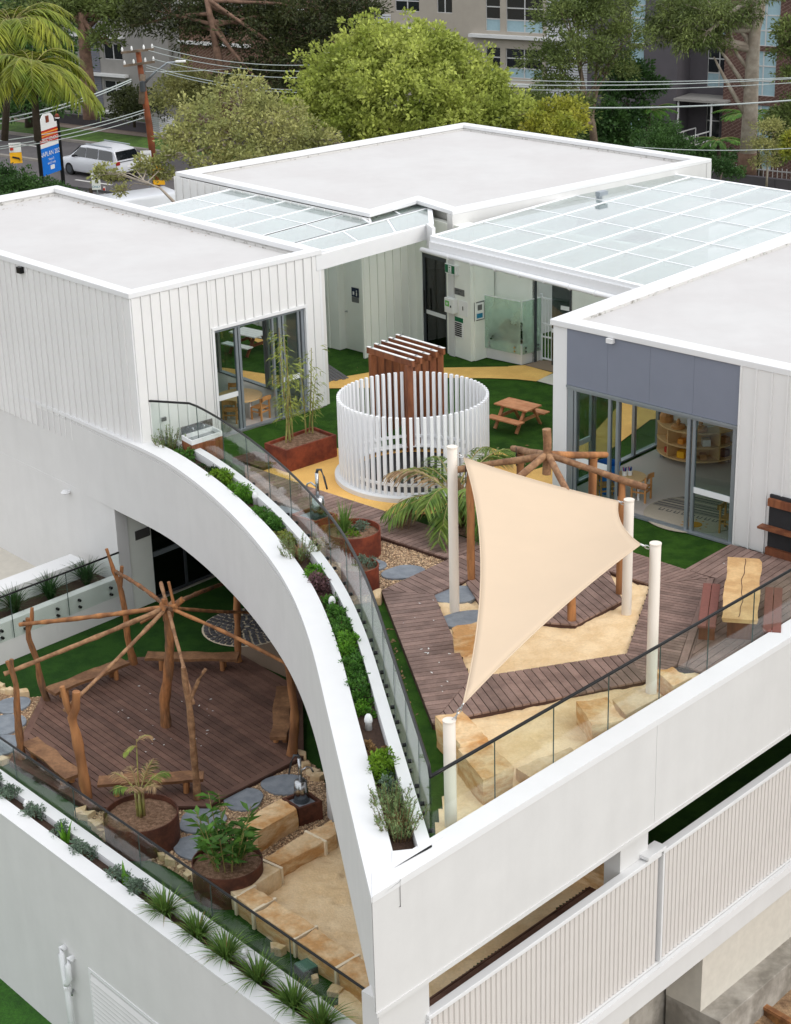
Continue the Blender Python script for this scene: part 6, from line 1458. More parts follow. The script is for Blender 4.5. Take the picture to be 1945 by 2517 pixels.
def needle_bush(label, c, r, h, n, mt, seed, dry=0, name='rosemary_bush', cat='shrub', group=None):
    """upright stems set with short needles, like rosemary"""
    rng = np.random.default_rng(seed); t = thing(name, label, cat, tuple(c), 0, group); PP = []; DD = []; m = MB()
    for k in range(n):
        a = rng.uniform(0, 6.28); q = math.sqrt(rng.uniform(0, 1)); b = np.array([r * .7 * q * math.cos(a), r * .7 * q * math.sin(a), 0]); lean = np.array([.55 * q * math.cos(a), .55 * q * math.sin(a), 1]); hh = h * rng.uniform(.55, 1.1) * (1 - .3 * q)
        e = b + lean * hh; m.tube([tuple(b), tuple(b + lean * hh * .5), tuple(e)], [.006, .005, .002], 4, cap=False); kk = int(hh / .012)
        ts = rng.uniform(.15, 1, kk); PP.append(b + lean * (hh * ts)[:, None]); o = rng.normal(size=(kk, 3)); o[:, 2] = np.abs(o[:, 2]) + .6; DD.append(o)
    leaves('needles', np.concatenate(PP), np.concatenate(DD), .05, .013, mt, t, rng, droop=0); m.build('stems', 'stem_brown', t, local=True)
    if dry: blades('dry_stalks', (0, 0, 0), dry, h * .7, .7, .008, 'dry_straw', t, rng)
    return t
# curved planter, from the pavilion end down to the corner
zs = .24
PS = [(p.x, p.y) for p in offset(CV, .57)]
def on_planter(y):
    k = min(range(len(PS)), key=lambda i: abs(PS[i][1] - y)); return (PS[k][0], PS[k][1], zs)
GP = 'plants in the curved parapet planter'
def tp(q): return min(PS, key=lambda p: (p[0] - q[0]) ** 2 + (p[1] - q[1]) ** 2) + (zs,)
needle_bush('tall rosemary at the upper end of the curved planter', tp((-4.882, 35.760, 0.400)), .30, .55, 46, 'rosemary', 1, group=GP)
shrub('creeping green plant spilling over the coping left of the rosemary', tp((-5.143, 35.675, 0.400)), .25, .2, .10, 260, .05, .025, 'leaf_mid', 2, 'shrub', GP)
shrub('sparse twiggy plant at the very end of the curved planter', tp((-5.414, 36.572, 0.400)), .2, .16, .22, 120, .05, .02, 'dry_straw', 3, 'shrub', GP)
for k, (q, lab, mt_, hh, nn_, rx) in enumerate([((-4.418, 35.086, 0.400), 'dark low plant just right of the tall rosemary', 'leaf_mid', .20, 500, .30), ((-3.994, 34.336, 0.400), 'low dark groundcover with white flower specks in the curved planter', 'leaf_dark', .13, 360, .26), ((-3.517, 33.608, 0.400), 'lime green mound, first of two near the upper garden light', 'leaf_lime', .24, 900, .32), ((-3.014, 32.763, 0.400), 'lime green mound touching the upper garden light', 'leaf_bright', .28, 950, .32), ((-2.456, 31.772, 0.400), 'green creeping plant below the upper garden light', 'leaf_mid', .18, 900, .36), ((-2.314, 31.318, 0.400), 'green mat of leaves over the notch in the inner planter wall', 'leaf_mid', .16, 800, .34), ((-2.137, 30.608, 0.400), 'yellowish sparse groundcover below the notch', 'bamboo_leaf', .12, 420, .26)]):
    shrub(lab, tp(q), rx * 1.25, .19, hh * 1.15, int(nn_ * 1.6), .06, .028, mt_, 10 + k, 'shrub', GP, math.atan2(-.75, .6))
needle_bush('wispy grey lavender with dry flower heads halfway along the curve', tp((-1.649, 29.641, 0.400)), .38, .50, 60, 'rosemary', 21, dry=60, name='lavender_bush', group=GP)
for k, (q, lab, mt_, hh, nn_, rx) in enumerate([((-1.450, 28.702, 0.400), 'green herb below the lavender', 'leaf_bright', .26, 700, .26), ((-1.321, 28.210, 0.400), 'purple leaved plant below the lavender', 'mauve', .22, 500, .20), ((-1.241, 27.658, 0.400), 'small dark plant above the middle garden light', 'leaf_mid', .16, 300, .18), ((-1.023, 27.114, 0.400), 'upright green plant right of the middle garden light', 'leaf_mid', .26, 700, .28), ((-0.918, 26.452, 0.400), 'mid green mound below the middle garden light', 'leaf_mid', .22, 800, .30), ((-0.847, 25.819, 0.400), 'bright green mound in the lower half of the curve', 'leaf_bright', .26, 1100, .34), ((-0.717, 25.011, 0.400), 'green carpet plant beside the bright mound', 'leaf_mid', .18, 1000, .36), ((-0.639, 24.370, 0.400), 'dense green carpet plant farther down the curve', 'leaf_mid', .20, 1000, .36), ((-0.563, 23.816, 0.400), 'straggly green plant above the lowest garden light', 'leaf_bright', .12, 420, .26), ((-0.408, 22.547, 0.400), 'mossy brown tuft below the lowest garden light', 'dry_straw', .10, 260, .18), ((-0.276, 21.794, 0.400), 'lime green clump near the corner end of the planter', 'leaf_lime', .30, 1300, .30), ((-0.238, 21.535, 0.400), 'small grey green plant under the lime clump', 'leaf_grey', .16, 300, .18)]):
    shrub(lab, tp(q), .19, rx * 1.25, hh * 1.15, int(nn_ * 1.6), .06, .028, mt_, 40 + k, 'shrub', GP)
needle_bush('rosemary above the corner of the curved planter', tp((-0.216, 21.035, 0.400)), .30, .42, 60, 'rosemary', 61, group=GP)
needle_bush('rosemary with dry woody stems at the corner of the curved planter', tp((-0.107, 20.455, 0.400)), .34, .50, 80, 'rosemary', 62, dry=70, group=GP)
# lower planter: blue green shrubs then strappy grasses
GL = 'shrubs in the lower left planter'
for k, (q, lab) in enumerate([((-7.578, 28.594, -3.700), 'blue green shrub cut by the left edge of the picture'), ((-7.190, 28.198, -3.700), 'blue green shrub second from the left in the lower planter'), ((-6.607, 27.583, -3.700), 'blue green shrub right of the left garden light'), ((-6.022, 26.851, -3.700), 'blue green shrub beside the upright fern'), ((-5.509, 26.285, -3.700), 'blue green shrub right of the upright fern'), ((-4.838, 25.504, -3.700), 'blue green shrub before the last of the row'), ((-4.408, 25.046, -3.700), 'blue green shrub next to the first strappy grass')]):
    c = LO + LD * ((Vector(V2(q)) - LO).dot(LD)) + LN * .43
    shrub(lab, (c.x, c.y, -3.74), .23, .20, .34, 700, .06, .026, 'leaf_grey', 70 + k, 'shrub', GL)
for k, (q, lab, n_) in enumerate([((-5.805, 26.771, -3.700), 'bright upright fern fronds between blue green shrubs', 9), ((-4.661, 25.307, -3.700), 'small bright fern sprout before the last blue green shrub', 4)]):
    c = LO + LD * ((Vector(V2(q)) - LO).dot(LD)) + LN * .43; t = thing('fern', lab, 'fern', (c.x, c.y, -3.74)); blades('fronds', (0, 0, 0), n_, .42, .45, .07, 'leaf_bright', t, np.random.default_rng(90 + k), curl=.4)
GG = 'strappy grasses in the lower left planter'
for k, (q, lab) in enumerate([((-3.782, 24.524, -3.700), 'strappy green grass clump, first after the blue green shrubs'), ((-3.243, 23.795, -3.700), 'strappy green grass clump, second along the lower planter'), ((-2.738, 23.220, -3.700), 'strappy green grass clump left of the right garden light'), ((-2.195, 22.606, -3.700), 'dark strappy grass clump right of the garden light'), ((-1.602, 21.958, -3.700), 'strappy grass clump below the valve box'), ((-1.106, 21.527, -3.700), 'strappy grass clump at the bottom edge by the corner')]):
    c = LO + LD * ((Vector(V2(q)) - LO).dot(LD)) + LN * .43; t = thing('grass_clump', lab, 'grass', (c.x, c.y, -3.76), 0, GG); rng = np.random.default_rng(100 + k)
    blades('blades', (0, 0, 0), 150, .60, 1.0, .024, 'grass_green', t, rng); blades('dry_blades', (0, 0, 0), 10, .5, 1.1, .014, 'dry_straw', t, rng)
for k, (s_, lab) in enumerate(((-.55, 'dark grass clump nearest the jamb in the lower back planter'), (-1.55, 'dark grass clump second from the jamb in the lower back planter'), (-2.5, 'dark grass clump in the middle of the lower back planter'), (-3.3, 'dark grass clump at the left edge of the lower back planter'), (-4.1, 'dark grass clump cut by the picture edge in the lower back planter'))):
    p = Jp(s_, .55); t = thing('grass_clump', lab, 'grass', (*p, -3.28), 0, 'grasses in the lower back planter'); blades('blades', (0, 0, 0), 190, .72, .95, .02, 'grass_dark', t, np.random.default_rng(120 + k))
# potted plants
rngp = np.random.default_rng(5)
def frond(root, base, az, L, rise, mt, rng, nl=26, ll=.32, w=.022, name='frond', droop=1.0, local=True):
    """arching rib with two rows of leaflets"""
    d = np.array([math.cos(az), math.sin(az), 0]); s = np.array([-math.sin(az), math.cos(az), 0]); pts = []
    for i in range(15):
        t = i / 14; pts.append(np.asarray(base) + d * L * (t * .95) + np.array([0, 0, 1.]) * L * (rise * t - droop * .75 * t * t))
    PP = []; DD = []
    for k in range(nl):
        t = .18 + .82 * k / (nl - 1); i = min(13, int(t * 14)); f_ = t * 14 - i; p = pts[i] * (1 - f_) + pts[i + 1] * f_; tg = pts[i + 1] - pts[i]; tg /= np.linalg.norm(tg)
        for sg in (-1, 1): PP.append(p); DD.append(tg * .75 + s * sg * .8 + np.array([0, 0, -.25]) + rng.normal(size=3) * .12)
    P = np.array(PP); D = np.array(DD); k = len(P); D /= np.linalg.norm(D, axis=1, keepdims=True); sd = np.cross(D, np.array([[0, 0, 1.]])); sd /= np.linalg.norm(sd, axis=1, keepdims=True) + 1e-9
    tl = np.repeat(np.linspace(.75, 1, nl // 2 + 1).tolist() + np.linspace(1, .5, nl - nl // 2 - 1).tolist(), 2)[:k]
    l = (ll * tl * rng.uniform(.85, 1.1, k))[:, None]; g = np.array([[0, 0, -1.]]); v = np.stack([P - sd * w * .3, P + sd * w * .3, P + D * l * .55 + sd * w * .5 + g * l * .05, P + D * l * .55 - sd * w * .5 + g * l * .05, P + D * l + g * l * .28], 1).reshape(-1, 3)
    b = (np.arange(k) * 5)[:, None]; f4 = b + np.array([[0, 1, 2, 3]]); f3 = np.concatenate([b + 3, b + 2, b + 4, b + 4], 1)
    o = np_mesh(name, v, np.concatenate([f4, f3[:, [0, 1, 2, 3]]]), mt, root, local=local)
    MB().tube([tuple(p) for p in pts], [.014 * (1 - i / 16) + .003 for i in range(15)], 5, cap=False).build('rib', 'cane', o, local=True); return o
# palm beside the left sail post
pb0 = Vector((1.189, 31.548, 0.050)); pl = thing('palm', 'green palm clump beside the left shade post', 'palm', tuple(pb0))
rng = np.random.default_rng(31)
for k in range(5): a = k * 1.3; MB().tube([(.10 * math.cos(a), .10 * math.sin(a), 0), (.16 * math.cos(a), .16 * math.sin(a), .5), (.2 * math.cos(a), .2 * math.sin(a), .9)], [.05, .04, .03], 8).build('trunk', 'stem_brown', pl, local=True, smooth=True)
for k in range(24):
    a = k * 2.4 + rng.uniform(-.3, .3); b = (.14 * math.cos(a), .14 * math.sin(a), rng.uniform(.45, .85))
    frond(pl, b, a, rng.uniform(.95, 1.4), rng.uniform(.4, 1.15), 'palm_dry' if k in (3, 9, 17) else 'palm_green', rng, nl=34, ll=.46, w=.036)
# dry palm in the lower planter
pd = thing('potted_palm', 'half dry potted palm in the round planter on the lower gravel', 'palm', (pl1.x, pl1.y, -3.50)); rng = np.random.default_rng(33)
for k in range(4): a = k * 1.6; MB().tube([(.05 * math.cos(a), .05 * math.sin(a), 0), (.07 * math.cos(a), .07 * math.sin(a), .5)], [.035, .02], 7).build('cane', 'cane', pd, local=True, smooth=True)
MB().tube([(0, 0, .3), (.01, 0, .9), (.04, .0, 1.55)], [.016, .012, .007], 6).build('tall_shoot', 'cane', pd, local=True)
for k in range(9):
    a = k * .9 + .2; frond(pd, (.05 * math.cos(a), .05 * math.sin(a), .5), a, rng.uniform(.40, .62), rng.uniform(1.1, 1.6), 'palm_dry' if k % 4 else 'palm_green', rng, nl=16, ll=.22, w=.024)
frond(pd, (.04, 0, 1.5), .6, .3, .8, 'palm_dry', rng, nl=9, ll=.14, w=.03); frond(pd, (.04, 0, 1.4), 3.6, .26, .5, 'bamboo_leaf', rng, nl=9, ll=.14, w=.03)
# ginger like clump in the second planter
gg = thing('ginger_clump', 'leafy green ginger clump in the round planter by the lower glass', 'plant', (pl2.x, pl2.y, -3.52)); rng = np.random.default_rng(35); PP = []; DD = []; m = MB()
for k in range(34):
    a = rng.uniform(0, 6.28); r = .28 * math.sqrt(rng.uniform(0, 1)); b = np.array([r * math.cos(a), r * math.sin(a), 0]); ln = np.array([.45 * math.cos(a), .45 * math.sin(a), 1.0]); h = rng.uniform(.35, .85) if k > 5 else rng.uniform(.9, 1.15); e = b + ln * h * np.array([.7, .7, 1]); m.tube([tuple(b), tuple(e)], [.012, .006], 5, cap=False)
    n_ = int(h / .07)
    for j in range(n_): t = .3 + .7 * j / n_; q = rng.uniform(0, 6.28); PP.append(b + (e - b) * t); DD.append([math.cos(q), math.sin(q), .55])
leaves('foliage', np.array(PP), np.array(DD), .30, .075, 'ginger_leaf', gg, rng, droop=.25); m.build('stems', 'cane', gg, local=True)
# bamboo in the long planter
bb = thing('bamboo', 'thin bamboo growing in the long rusty planter', 'bamboo', (-2.212, 35.534, 0.450)); rng = np.random.default_rng(36); PP = []; DD = []
bx0 = Vector((-2.212, 35.534, 0.450))
culms = [((-2.216, 35.604, 0.450), 2.5), ((-2.280, 35.469, 0.450), 1.9), ((-2.149, 35.698, 0.450), 2.3), ((-2.187, 35.503, 0.450), 1.4), ((-1.876, 36.003, 0.450), 1.6), ((-1.806, 36.069, 0.450), 1.9), ((-1.734, 36.034, 0.450), 1.2)]
for k, (b, h) in enumerate(culms):
    b = Vector(b) - bx0; b.z = 0; lean = Vector((rng.uniform(-.12, .12), rng.uniform(-.1, .1), 1)); pts = [b + lean * (h * t) + Vector((.10 * t * t * math.cos(k * 2.1), .10 * t * t * math.sin(k * 2.1), 0)) for t in np.linspace(0, 1, 8)]
    MB().tube(pts, [.018 * (1 - .75 * t) + .003 for t in np.linspace(0, 1, 8)], 6, cap=False).build('culm', 'cane', bb, local=True, smooth=True)
    for j in range(int(h * 15)):
        t = rng.uniform(.28, 1.0); i = min(6, int(t * 7)); p = pts[i].lerp(pts[i + 1], t * 7 - i); q = rng.uniform(0, 6.28); br = rng.uniform(.03, .24)
        for _ in range(4):
            PP.append([p.x + br * math.cos(q) + rng.normal() * .03, p.y + br * math.sin(q) + rng.normal() * .03, p.z + rng.uniform(-.05, .08)]); DD.append([math.cos(q) + rng.normal() * .5, math.sin(q) + rng.normal() * .5, -.15])
leaves('foliage', np.array(PP), np.array(DD), .15, .024, 'bamboo_leaf', bb, rng, droop=.35)
# herbs in the round planters
for (q, lab, mt_, hh, rx, n_) in ((a0 + Vector((.18, .12, 0)), 'grey green herb at the right of the larger round planter', 'leaf_grey', .22, .16, 350), (a0 + Vector((-.15, .15, 0)), 'dark green herbs at the back of the larger round planter', 'leaf_mid', .18, .22, 420), (a0 + Vector((.0, -.14, 0)), 'lime green herb at the front of the larger round planter', 'leaf_lime', .12, .11, 220), (a1 + Vector((.12, .1, 0)), 'grey green herb in the hidden round planter', 'leaf_grey', .26, .16, 350)):
    shrub(lab, (q.x, q.y, .38), rx, rx, hh, n_, .05, .022, mt_, int(q.x * 1000) % 997, 'herb')
t = thing('grass_clump', 'wispy tall grass between the two round planters', 'grass', (-0.970, 30.504, 0.000)); blades('blades', (0, 0, .3), 120, .75, .55, .012, 'grass_green', t, np.random.default_rng(44))
shrub('small green plant in the mulch behind the log post', (1.604, 31.460, 0.020), .22, .18, .28, 350, .07, .03, 'leaf_mid', 45)
# entry planter shrubs
for k, (f, lab) in enumerate(((.30, 'dark rounded shrub at the left of the white entry planter'), (.62, 'dark rounded shrub at the right of the white entry planter'))):
    p = pl_.lerp(pc_, f) + (pr_ - pc_) * .5; t = shrub(lab, (p.x, p.y, .51), .28, .24, .52, 520, .07, .05, 'leaf_dark', 50 + k, 'shrub', 'shrubs in the entry planter', stems=9)
# weeds on the rubble
for k, (q, lab) in enumerate((((6.255, 26.340, -6.900), 'leafy weed beside the concrete footing'), ((6.592, 26.054, -7.100), 'small weed lower on the rubble slope'), ((6.805, 26.117, -7.000), 'weed at the right edge of the rubble slope'))):
    shrub(lab, q, .25 - k * .05, .22 - k * .04, .30 - k * .05, 90, .17, .08, 'leaf_mid', 60 + k, 'weed')
rng = np.random.default_rng(8)
rub = [Fp(6.2, -5), Fp(15, -5), Fp(15, -.2), Fp(7.7, -.2), Fp(6.3, .4)]
# ------------------------------------------------------------------ apartment buildings across the road
mat('apt_grey', lin(138, 135, 130), .85, var=.06, vscale=1.2, bump=.1); mat('apt_beige', lin(164, 156, 144), .85, var=.05, vscale=1.2, bump=.1); mat('apt_dark', lin(84, 80, 84), .85, var=.06, vscale=1.2, bump=.1)
mat('apt_ledge', lin(206, 206, 204), .6); mat('apt_frame', lin(190, 190, 188), .5); mat('frosted', lin(150, 176, 184), .35, var=.05); mat('louvre_blue', lin(112, 114, 124), .6); mat('louvre_white', lin(196, 198, 202), .6)
mat('bark_red', lin(124, 98, 82), .9, rgb2=lin(98, 76, 62), mixscale=1.5, var=.25, vscale=5, bump=.4); mat('bark_pale', lin(170, 160, 146), .85, rgb2=lin(144, 132, 118), mixscale=1.2, var=.15, vscale=5); mat('bark_grey', lin(124, 108, 92), .9, rgb2=lin(96, 82, 68), mixscale=1.2, var=.2, vscale=5); mat('bark_dark', lin(70, 60, 50), .9, var=.2)
def brick_mat(name, c1, c2, mortar):
    m = bpy.data.materials.new(name); m.use_nodes = True; t = m.node_tree; b = t.nodes['Principled BSDF']; b.inputs['Roughness'].default_value = .9
    tc = t.nodes.new('ShaderNodeTexCoord'); mp = t.nodes.new('ShaderNodeMapping'); mp.inputs['Rotation'].default_value = (RAD(90), 0, RAD(35))
    br = t.nodes.new('ShaderNodeTexBrick'); br.inputs['Color1'].default_value = c1; br.inputs['Color2'].default_value = c2; br.inputs['Mortar'].default_value = mortar; br.inputs['Scale'].default_value = 1.0; br.inputs['Brick Width'].default_value = .46; br.inputs['Row Height'].default_value = .17; br.inputs['Mortar Size'].default_value = .02
    t.links.new(tc.outputs['Object'], mp.inputs[0]); t.links.new(mp.outputs[0], br.inputs['Vector']); t.links.new(br.outputs[0], b.inputs['Base Color']); MATS[name] = m
brick_mat('brick_brown', lin(92, 66, 54), lin(110, 80, 64), lin(132, 112, 96)); brick_mat('brick_red', lin(88, 62, 54), lin(76, 52, 46), lin(112, 92, 82))
AO = Vector((7.5, 118.0)); AE = Vector((.819, -.574)); AN = Vector((.574, .819))
def Ap(s, n): return tuple(AO + AE * s + AN * n)
def apt(name, label, s0, s1, z1, mt, wins, ledges, n0=0.0, depth=12, extra=()):
    """block with a front at offset n0; wins are (s0, s1, z_top, z_bottom, columns, rows, frosted rows)"""
    t = thing(name, label, 'building', (*Ap((s0 + s1) / 2, 3), -9))
    MB().prism([Ap(s0, n0 + .12), Ap(s1, n0 + .12), Ap(s1, n0 + depth), Ap(s0, n0 + depth)], -9.2, z1).build('wall', mt, t)
    # facade skin with real openings: bands between windows
    zs_ = sorted({-9.2, z1} | {w[2] for w in wins} | {w[3] for w in wins}); m = MB()
    for a, b in zip(zs_[:-1], zs_[1:]):
        cut = sorted([(w[0], w[1]) for w in wins if w[3] < (a + b) / 2 < w[2]]); x = s0
        for c in cut + [(s1, s1)]:
            if c[0] - x > .02: m.prism([Ap(x, n0 - .1), Ap(c[0], n0 - .1), Ap(c[0], n0 + .115), Ap(x, n0 + .115)], a, b)
            x = max(x, c[1])
    m.build('facade', mt, t)
    for w in wins:
        a, b, zt, zb, nc, nr, fr_ = w; wn = thing_part('window', t); f = MB()
        for i in range(nc + 1): s = a + (b - a) * i / nc; f.prism([Ap(s - .035, n0 - .03), Ap(s + .035, n0 - .03), Ap(s + .035, n0 + .05), Ap(s - .035, n0 + .05)], zb, zt)
        for i in range(nr + 1): z = zb + (zt - zb) * i / nr; f.prism([Ap(a, n0 - .025), Ap(b, n0 - .025), Ap(b, n0 + .045), Ap(a, n0 + .045)], z - .035, z + .035)
        fo = f.build('window_frame', 'apt_frame', t)
        for i in range(nc):
            for j in range(nr):
                u0, u1 = a + (b - a) * i / nc + .035, a + (b - a) * (i + 1) / nc - .035; z0_, z1_ = zb + (zt - zb) * j / nr + .035, zb + (zt - zb) * (j + 1) / nr - .035
                pm = 'frosted' if j < fr_ else 'win_glass'
                MB().prism([Ap(u0, n0 + .01), Ap(u1, n0 + .01), Ap(u1, n0 + .025), Ap(u0, n0 + .025)], z0_, z1_).build('pane', pm, fo)
    for a, b, z in ledges: MB().prism([Ap(a, n0 - .55), Ap(b, n0 - .55), Ap(b, n0 - .101), Ap(a, n0 - .101)], z - .14, z + .06).build('ledge', 'apt_ledge', t)
    return t
def thing_part(n, p): return None
mat('win_glass', lin(34, 38, 42), .08, spec=.8)
ga_ = apt('apartment_block', 'grey apartment block behind the utility pole', -52, -27.2, 9, 'apt_grey', [(-34.9, -33.0, -3.35, -4.5, 2, 1, 0), (-35.1, -32.8, -6.1, -7.3, 2, 2, 0), (-32.6, -31.1, -.4, -1.7, 2, 1, 0), (-34.9, -33.0, -.4, -1.7, 2, 1, 0), (-42, -39.6, -3.3, -4.6, 2, 2, 0), (-42, -39.6, -6.2, -7.4, 2, 2, 0), (-46, -44, -3.3, -4.6, 2, 2, 0), (-46, -44, -.4, -1.6, 2, 1, 0)], [(-38.2, -32.6, -2.75), (-36.6, -32.5, -5.6), (-36.4, -33.8, -8.4), (-47, -43, -2.75)])
def slats(root, s0, s1, z0, z1, mt, n0=-.16, step=.16):
    k = int((z1 - z0) / step)
    for i in range(k): MB().prism([Ap(s0, n0), Ap(s1, n0), Ap(s1, n0 + .05), Ap(s0, n0 + .05)], z0 + i * step, z0 + i * step + step * .72).build('louvre_slat', mt, root)
slats(ga_, -36.9, -35.35, -8.2, 3, 'louvre_blue')
MB().prism([Ap(-30.4, -.5), Ap(-28.0, -.5), Ap(-28.0, -.1), Ap(-30.4, -.1)], -9, 6).build('pier', 'apt_grey', ga_)
gb2 = apt('apartment_block', 'brown brick apartment block behind the tall dark gum trees', -27.2, -10.2, 9, 'brick_brown', [(-24, -22.2, 2.2, .8, 2, 1, 0), (-24, -22.2, -.9, -2.2, 2, 1, 0), (-19, -17, -.9, -2.2, 2, 1, 0), (-15, -13, -.9, -2.2, 2, 1, 0), (-15, -13, 2.2, .8, 2, 1, 0)], [(-27.1, -20.5, -2.8), (-27.1, -15.5, 0.0), (-27.15, -25, -5.65), (-14, -11, -2.8)])
gc = apt('apartment_block', 'beige apartment block with white ledges behind the big yellow green tree', -10.2, 7.0, 9, 'apt_beige', [(-7.95, -6.0, 1.4, .05, 2, 2, 0), (-4.6, -3.4, 1.4, .06, 2, 1, 0), (-.84, .26, 1.35, -.93, 1, 3, 1), (.70, 3.42, 1.30, -.94, 2, 3, 1), (-.84, .26, -1.95, -3.85, 1, 3, 1), (.67, 3.40, -1.97, -3.82, 2, 3, 1), (-7.95, -6.0, -2.6, -3.9, 2, 2, 0), (-.84, .26, -4.9, -6.8, 1, 3, 1), (.67, 3.40, -4.9, -6.8, 2, 3, 1)], [(-9.2, -5.7, -1.05), (-1.9, 3.6, -1.18), (-1.9, 3.6, -4.18)])
slats(gc, 3.75, 6.95, -8, 3.4, 'louvre_white'); slats(gc, -9.4, -8.3, -.95, 0, 'louvre_white')
MB().prism([Ap(3.6, -.7), Ap(7.0, -.7), Ap(7.0, -.2), Ap(3.6, -.2)], -1.3, -1.1).build('ledge', 'apt_ledge', gc)
gdk = apt('apartment_block', 'charcoal apartment block with a tall frosted stair window', 7.0, 13.2, 9, 'apt_dark', [(9.95, 10.95, 1.9, -1.15, 1, 4, 4), (9.92, 10.92, -1.42, -4.0, 1, 3, 3), (9.9, 10.9, -5.0, -7.4, 1, 3, 3)], [], n0=-.6)
gen = apt('apartment_block', 'dark recessed entry block with a flat awning and ramp', 13.2, 16.1, 9, 'apt_dark', [(14.35, 15.9, -1.2, -3.75, 2, 3, 1), (14.35, 15.9, 2.2, -.6, 2, 3, 1), (14.4, 15.3, -4.7, -6.9, 1, 2, 0)], [], n0=1.2)
MB().prism([Ap(13.25, -1.2), Ap(16.6, -1.2), Ap(16.6, 1.09), Ap(13.25, 1.09)], -4.34, -4.2).build('awning', 'apt_grey', gen)
for s in (13.5, 15.7): MB().tube([(*Ap(s, -1.0), -8.8), (*Ap(s, -1.0), -4.35)], .06, 8).build('awning_post', 'apt_frame', gen)
gbr = apt('apartment_block', 'red brown brick apartment block at the right edge behind the pale gum', 16.1, 30, 9, 'brick_red', [(17.75, 19.5, 1.7, -.95, 2, 3, 3), (17.75, 19.4, -1.24, -3.85, 2, 3, 3), (17.7, 19.4, -4.4, -8.2, 2, 3, 3), (22.4, 24, 1.7, -.95, 2, 3, 3), (22.4, 24, -1.24, -3.85, 2, 3, 3)], [], n0=-.2)
rp = thing('entry_ramp', 'grey concrete entry ramp with pale rails before the dark entry', 'ramp', (*Ap(13.6, -2), -8.8))
r0, r1 = Vector((*Ap(15.0, -.6), -6.95)), Vector((*Ap(12.9, -4.6), -7.5))
MB().bar(r0, r1, 1.5, .16).build('slab', 'concrete', rp); sdv = (r1 - r0).cross(Vector((0, 0, 1))).normalized() * .72
for sg in (-1, 1):
    for dz in (.35, .9): MB().bar(r0 + sdv * sg + Vector((0, 0, dz)), r1 + sdv * sg + Vector((0, 0, dz)), .06, .06).build('handrail', 'apt_frame', rp)
    for k in range(6): p = r0.lerp(r1, k / 5) + sdv * sg; MB().bar(p, p + Vector((0, 0, .92)), .05, .05, up=(1, 0, 0)).build('baluster', 'apt_frame', rp)
# boundary wall along the far footpath, louvred bin screen
bw = thing('boundary_wall', 'long charcoal boundary wall across the road', 'wall', (*Qp(10, 12.6), ZR))
for k in range(-12, 9): a_ = k * 6.0; MB().prism([Qp(a_, 12.3), Qp(a_ + 5.98, 12.3), Qp(a_ + 5.98, 12.6), Qp(a_, 12.6)], -9, -4.5 if k < 0 else -5.30 + .05 * (k % 3)).build('wall_panel', 'apt_dark', bw, bevel=.02)
fc = thing('garden_fence', 'pale picket railing behind the dark wall at the right', 'fence', (*Qp(-35, 13.4), -6))
for k in range(46): p = Qp(-30 - k * .25, 13.6); MB().bar((*p, -6), (*p, -4.25), .06, .03).build('picket', 'apt_frame', fc)
MB().bar((*Qp(-30, 13.6), -4.4), (*Qp(-41.4, 13.6), -4.4), .05, .05).build('rail', 'apt_frame', fc)
bsn = thing('bin_screen', 'white louvred bin enclosure by the boundary wall', 'screen', (*Qp(5, 11.8), ZR))
for k in range(11): z = -5.95 + k * .12; MB().wall(Qp(6.1, 11.6), Qp(5.1, 11.6), z, z + .09, .05).build('slat', 'louvre_white', bsn); MB().wall(Qp(5.1, 11.6), Qp(5.1, 12.9), z, z + .09, .05).build('slat', 'louvre_white', bsn)

# ------------------------------------------------------------------ street things
up_ = thing('utility_pole', 'leaning timber utility pole with two cross arms and a street lamp', 'pole', (-12.15, 93.77, ZR))
MB().tube([(-12.15, 93.77, ZR - .2), (-12.31, 93.77, -2.34), (-12.47, 93.77, -.47), (-12.6, 93.77, 1.52)], [.20, .18, .16, .14], 12).build('shaft', 'pole_wood', up_, smooth=True)
MB().tube([(-12.60, 93.6, -1.2), (-12.42, 93.6, .3)], .16, 10).build('weathered_sleeve', 'bark_grey', up_, smooth=True)
for (x0, z0), (x1, z1) in (((-13.44, 1.42), (-11.75, 1.55)), ((-13.37, .75), (-11.74, .92))):
    MB().bar((x0, 93.55, z0), (x1, 93.55, z1), .12, .12).build('cross_arm', 'bark_grey', up_)
    for k in range(4): t_ = (.04, .33, .7, .96)[k]; MB().lathe((x0 + (x1 - x0) * t_, 93.55, z0 + (z1 - z0) * t_ + .06), [(0, 0), (.05, 0), (.06, .1), (.03, .2), (0, .22)], 8).build('insulator', 'sign_white', up_)
MB().tube([(-12.32, 93.6, -.11), (-11.7, 93.5, .45), (-11.06, 93.4, .87), (-10.5, 93.4, .90)], [.07, .06, .05, .04], 8).build('lamp_arm', 'alu', up_, smooth=True)
MB().box((-10.4, 93.4, .92), (.55, .2, .10)).build('lamp_head', 'sign_white', up_, bevel=.03)
MB().lathe((-12.45, 93.45, -.55), [(0, 0), (.16, 0), (.16, .5), (0, .55)], 10).build('junction_box', 'alu_dark', up_)
sy = thing('pole_notice', 'orange yellow school zone plates fixed low on the utility pole', 'sign', (-12.2, 93.4, -4.6))
MB().box((-12.05, 93.45, -4.55), (.42, .03, .36)).build('plate', 'yellow', sy); MB().box((-11.98, 93.45, -5.3), (.62, .03, .24), -.1).build('plate', 'yellow', sy)
MB().lathe((-11.78, 93.45, -4.78), [(0, 0), (.12, 0), (.12, .2), (0, .2)], 10).build('flasher', 'yellow', sy)
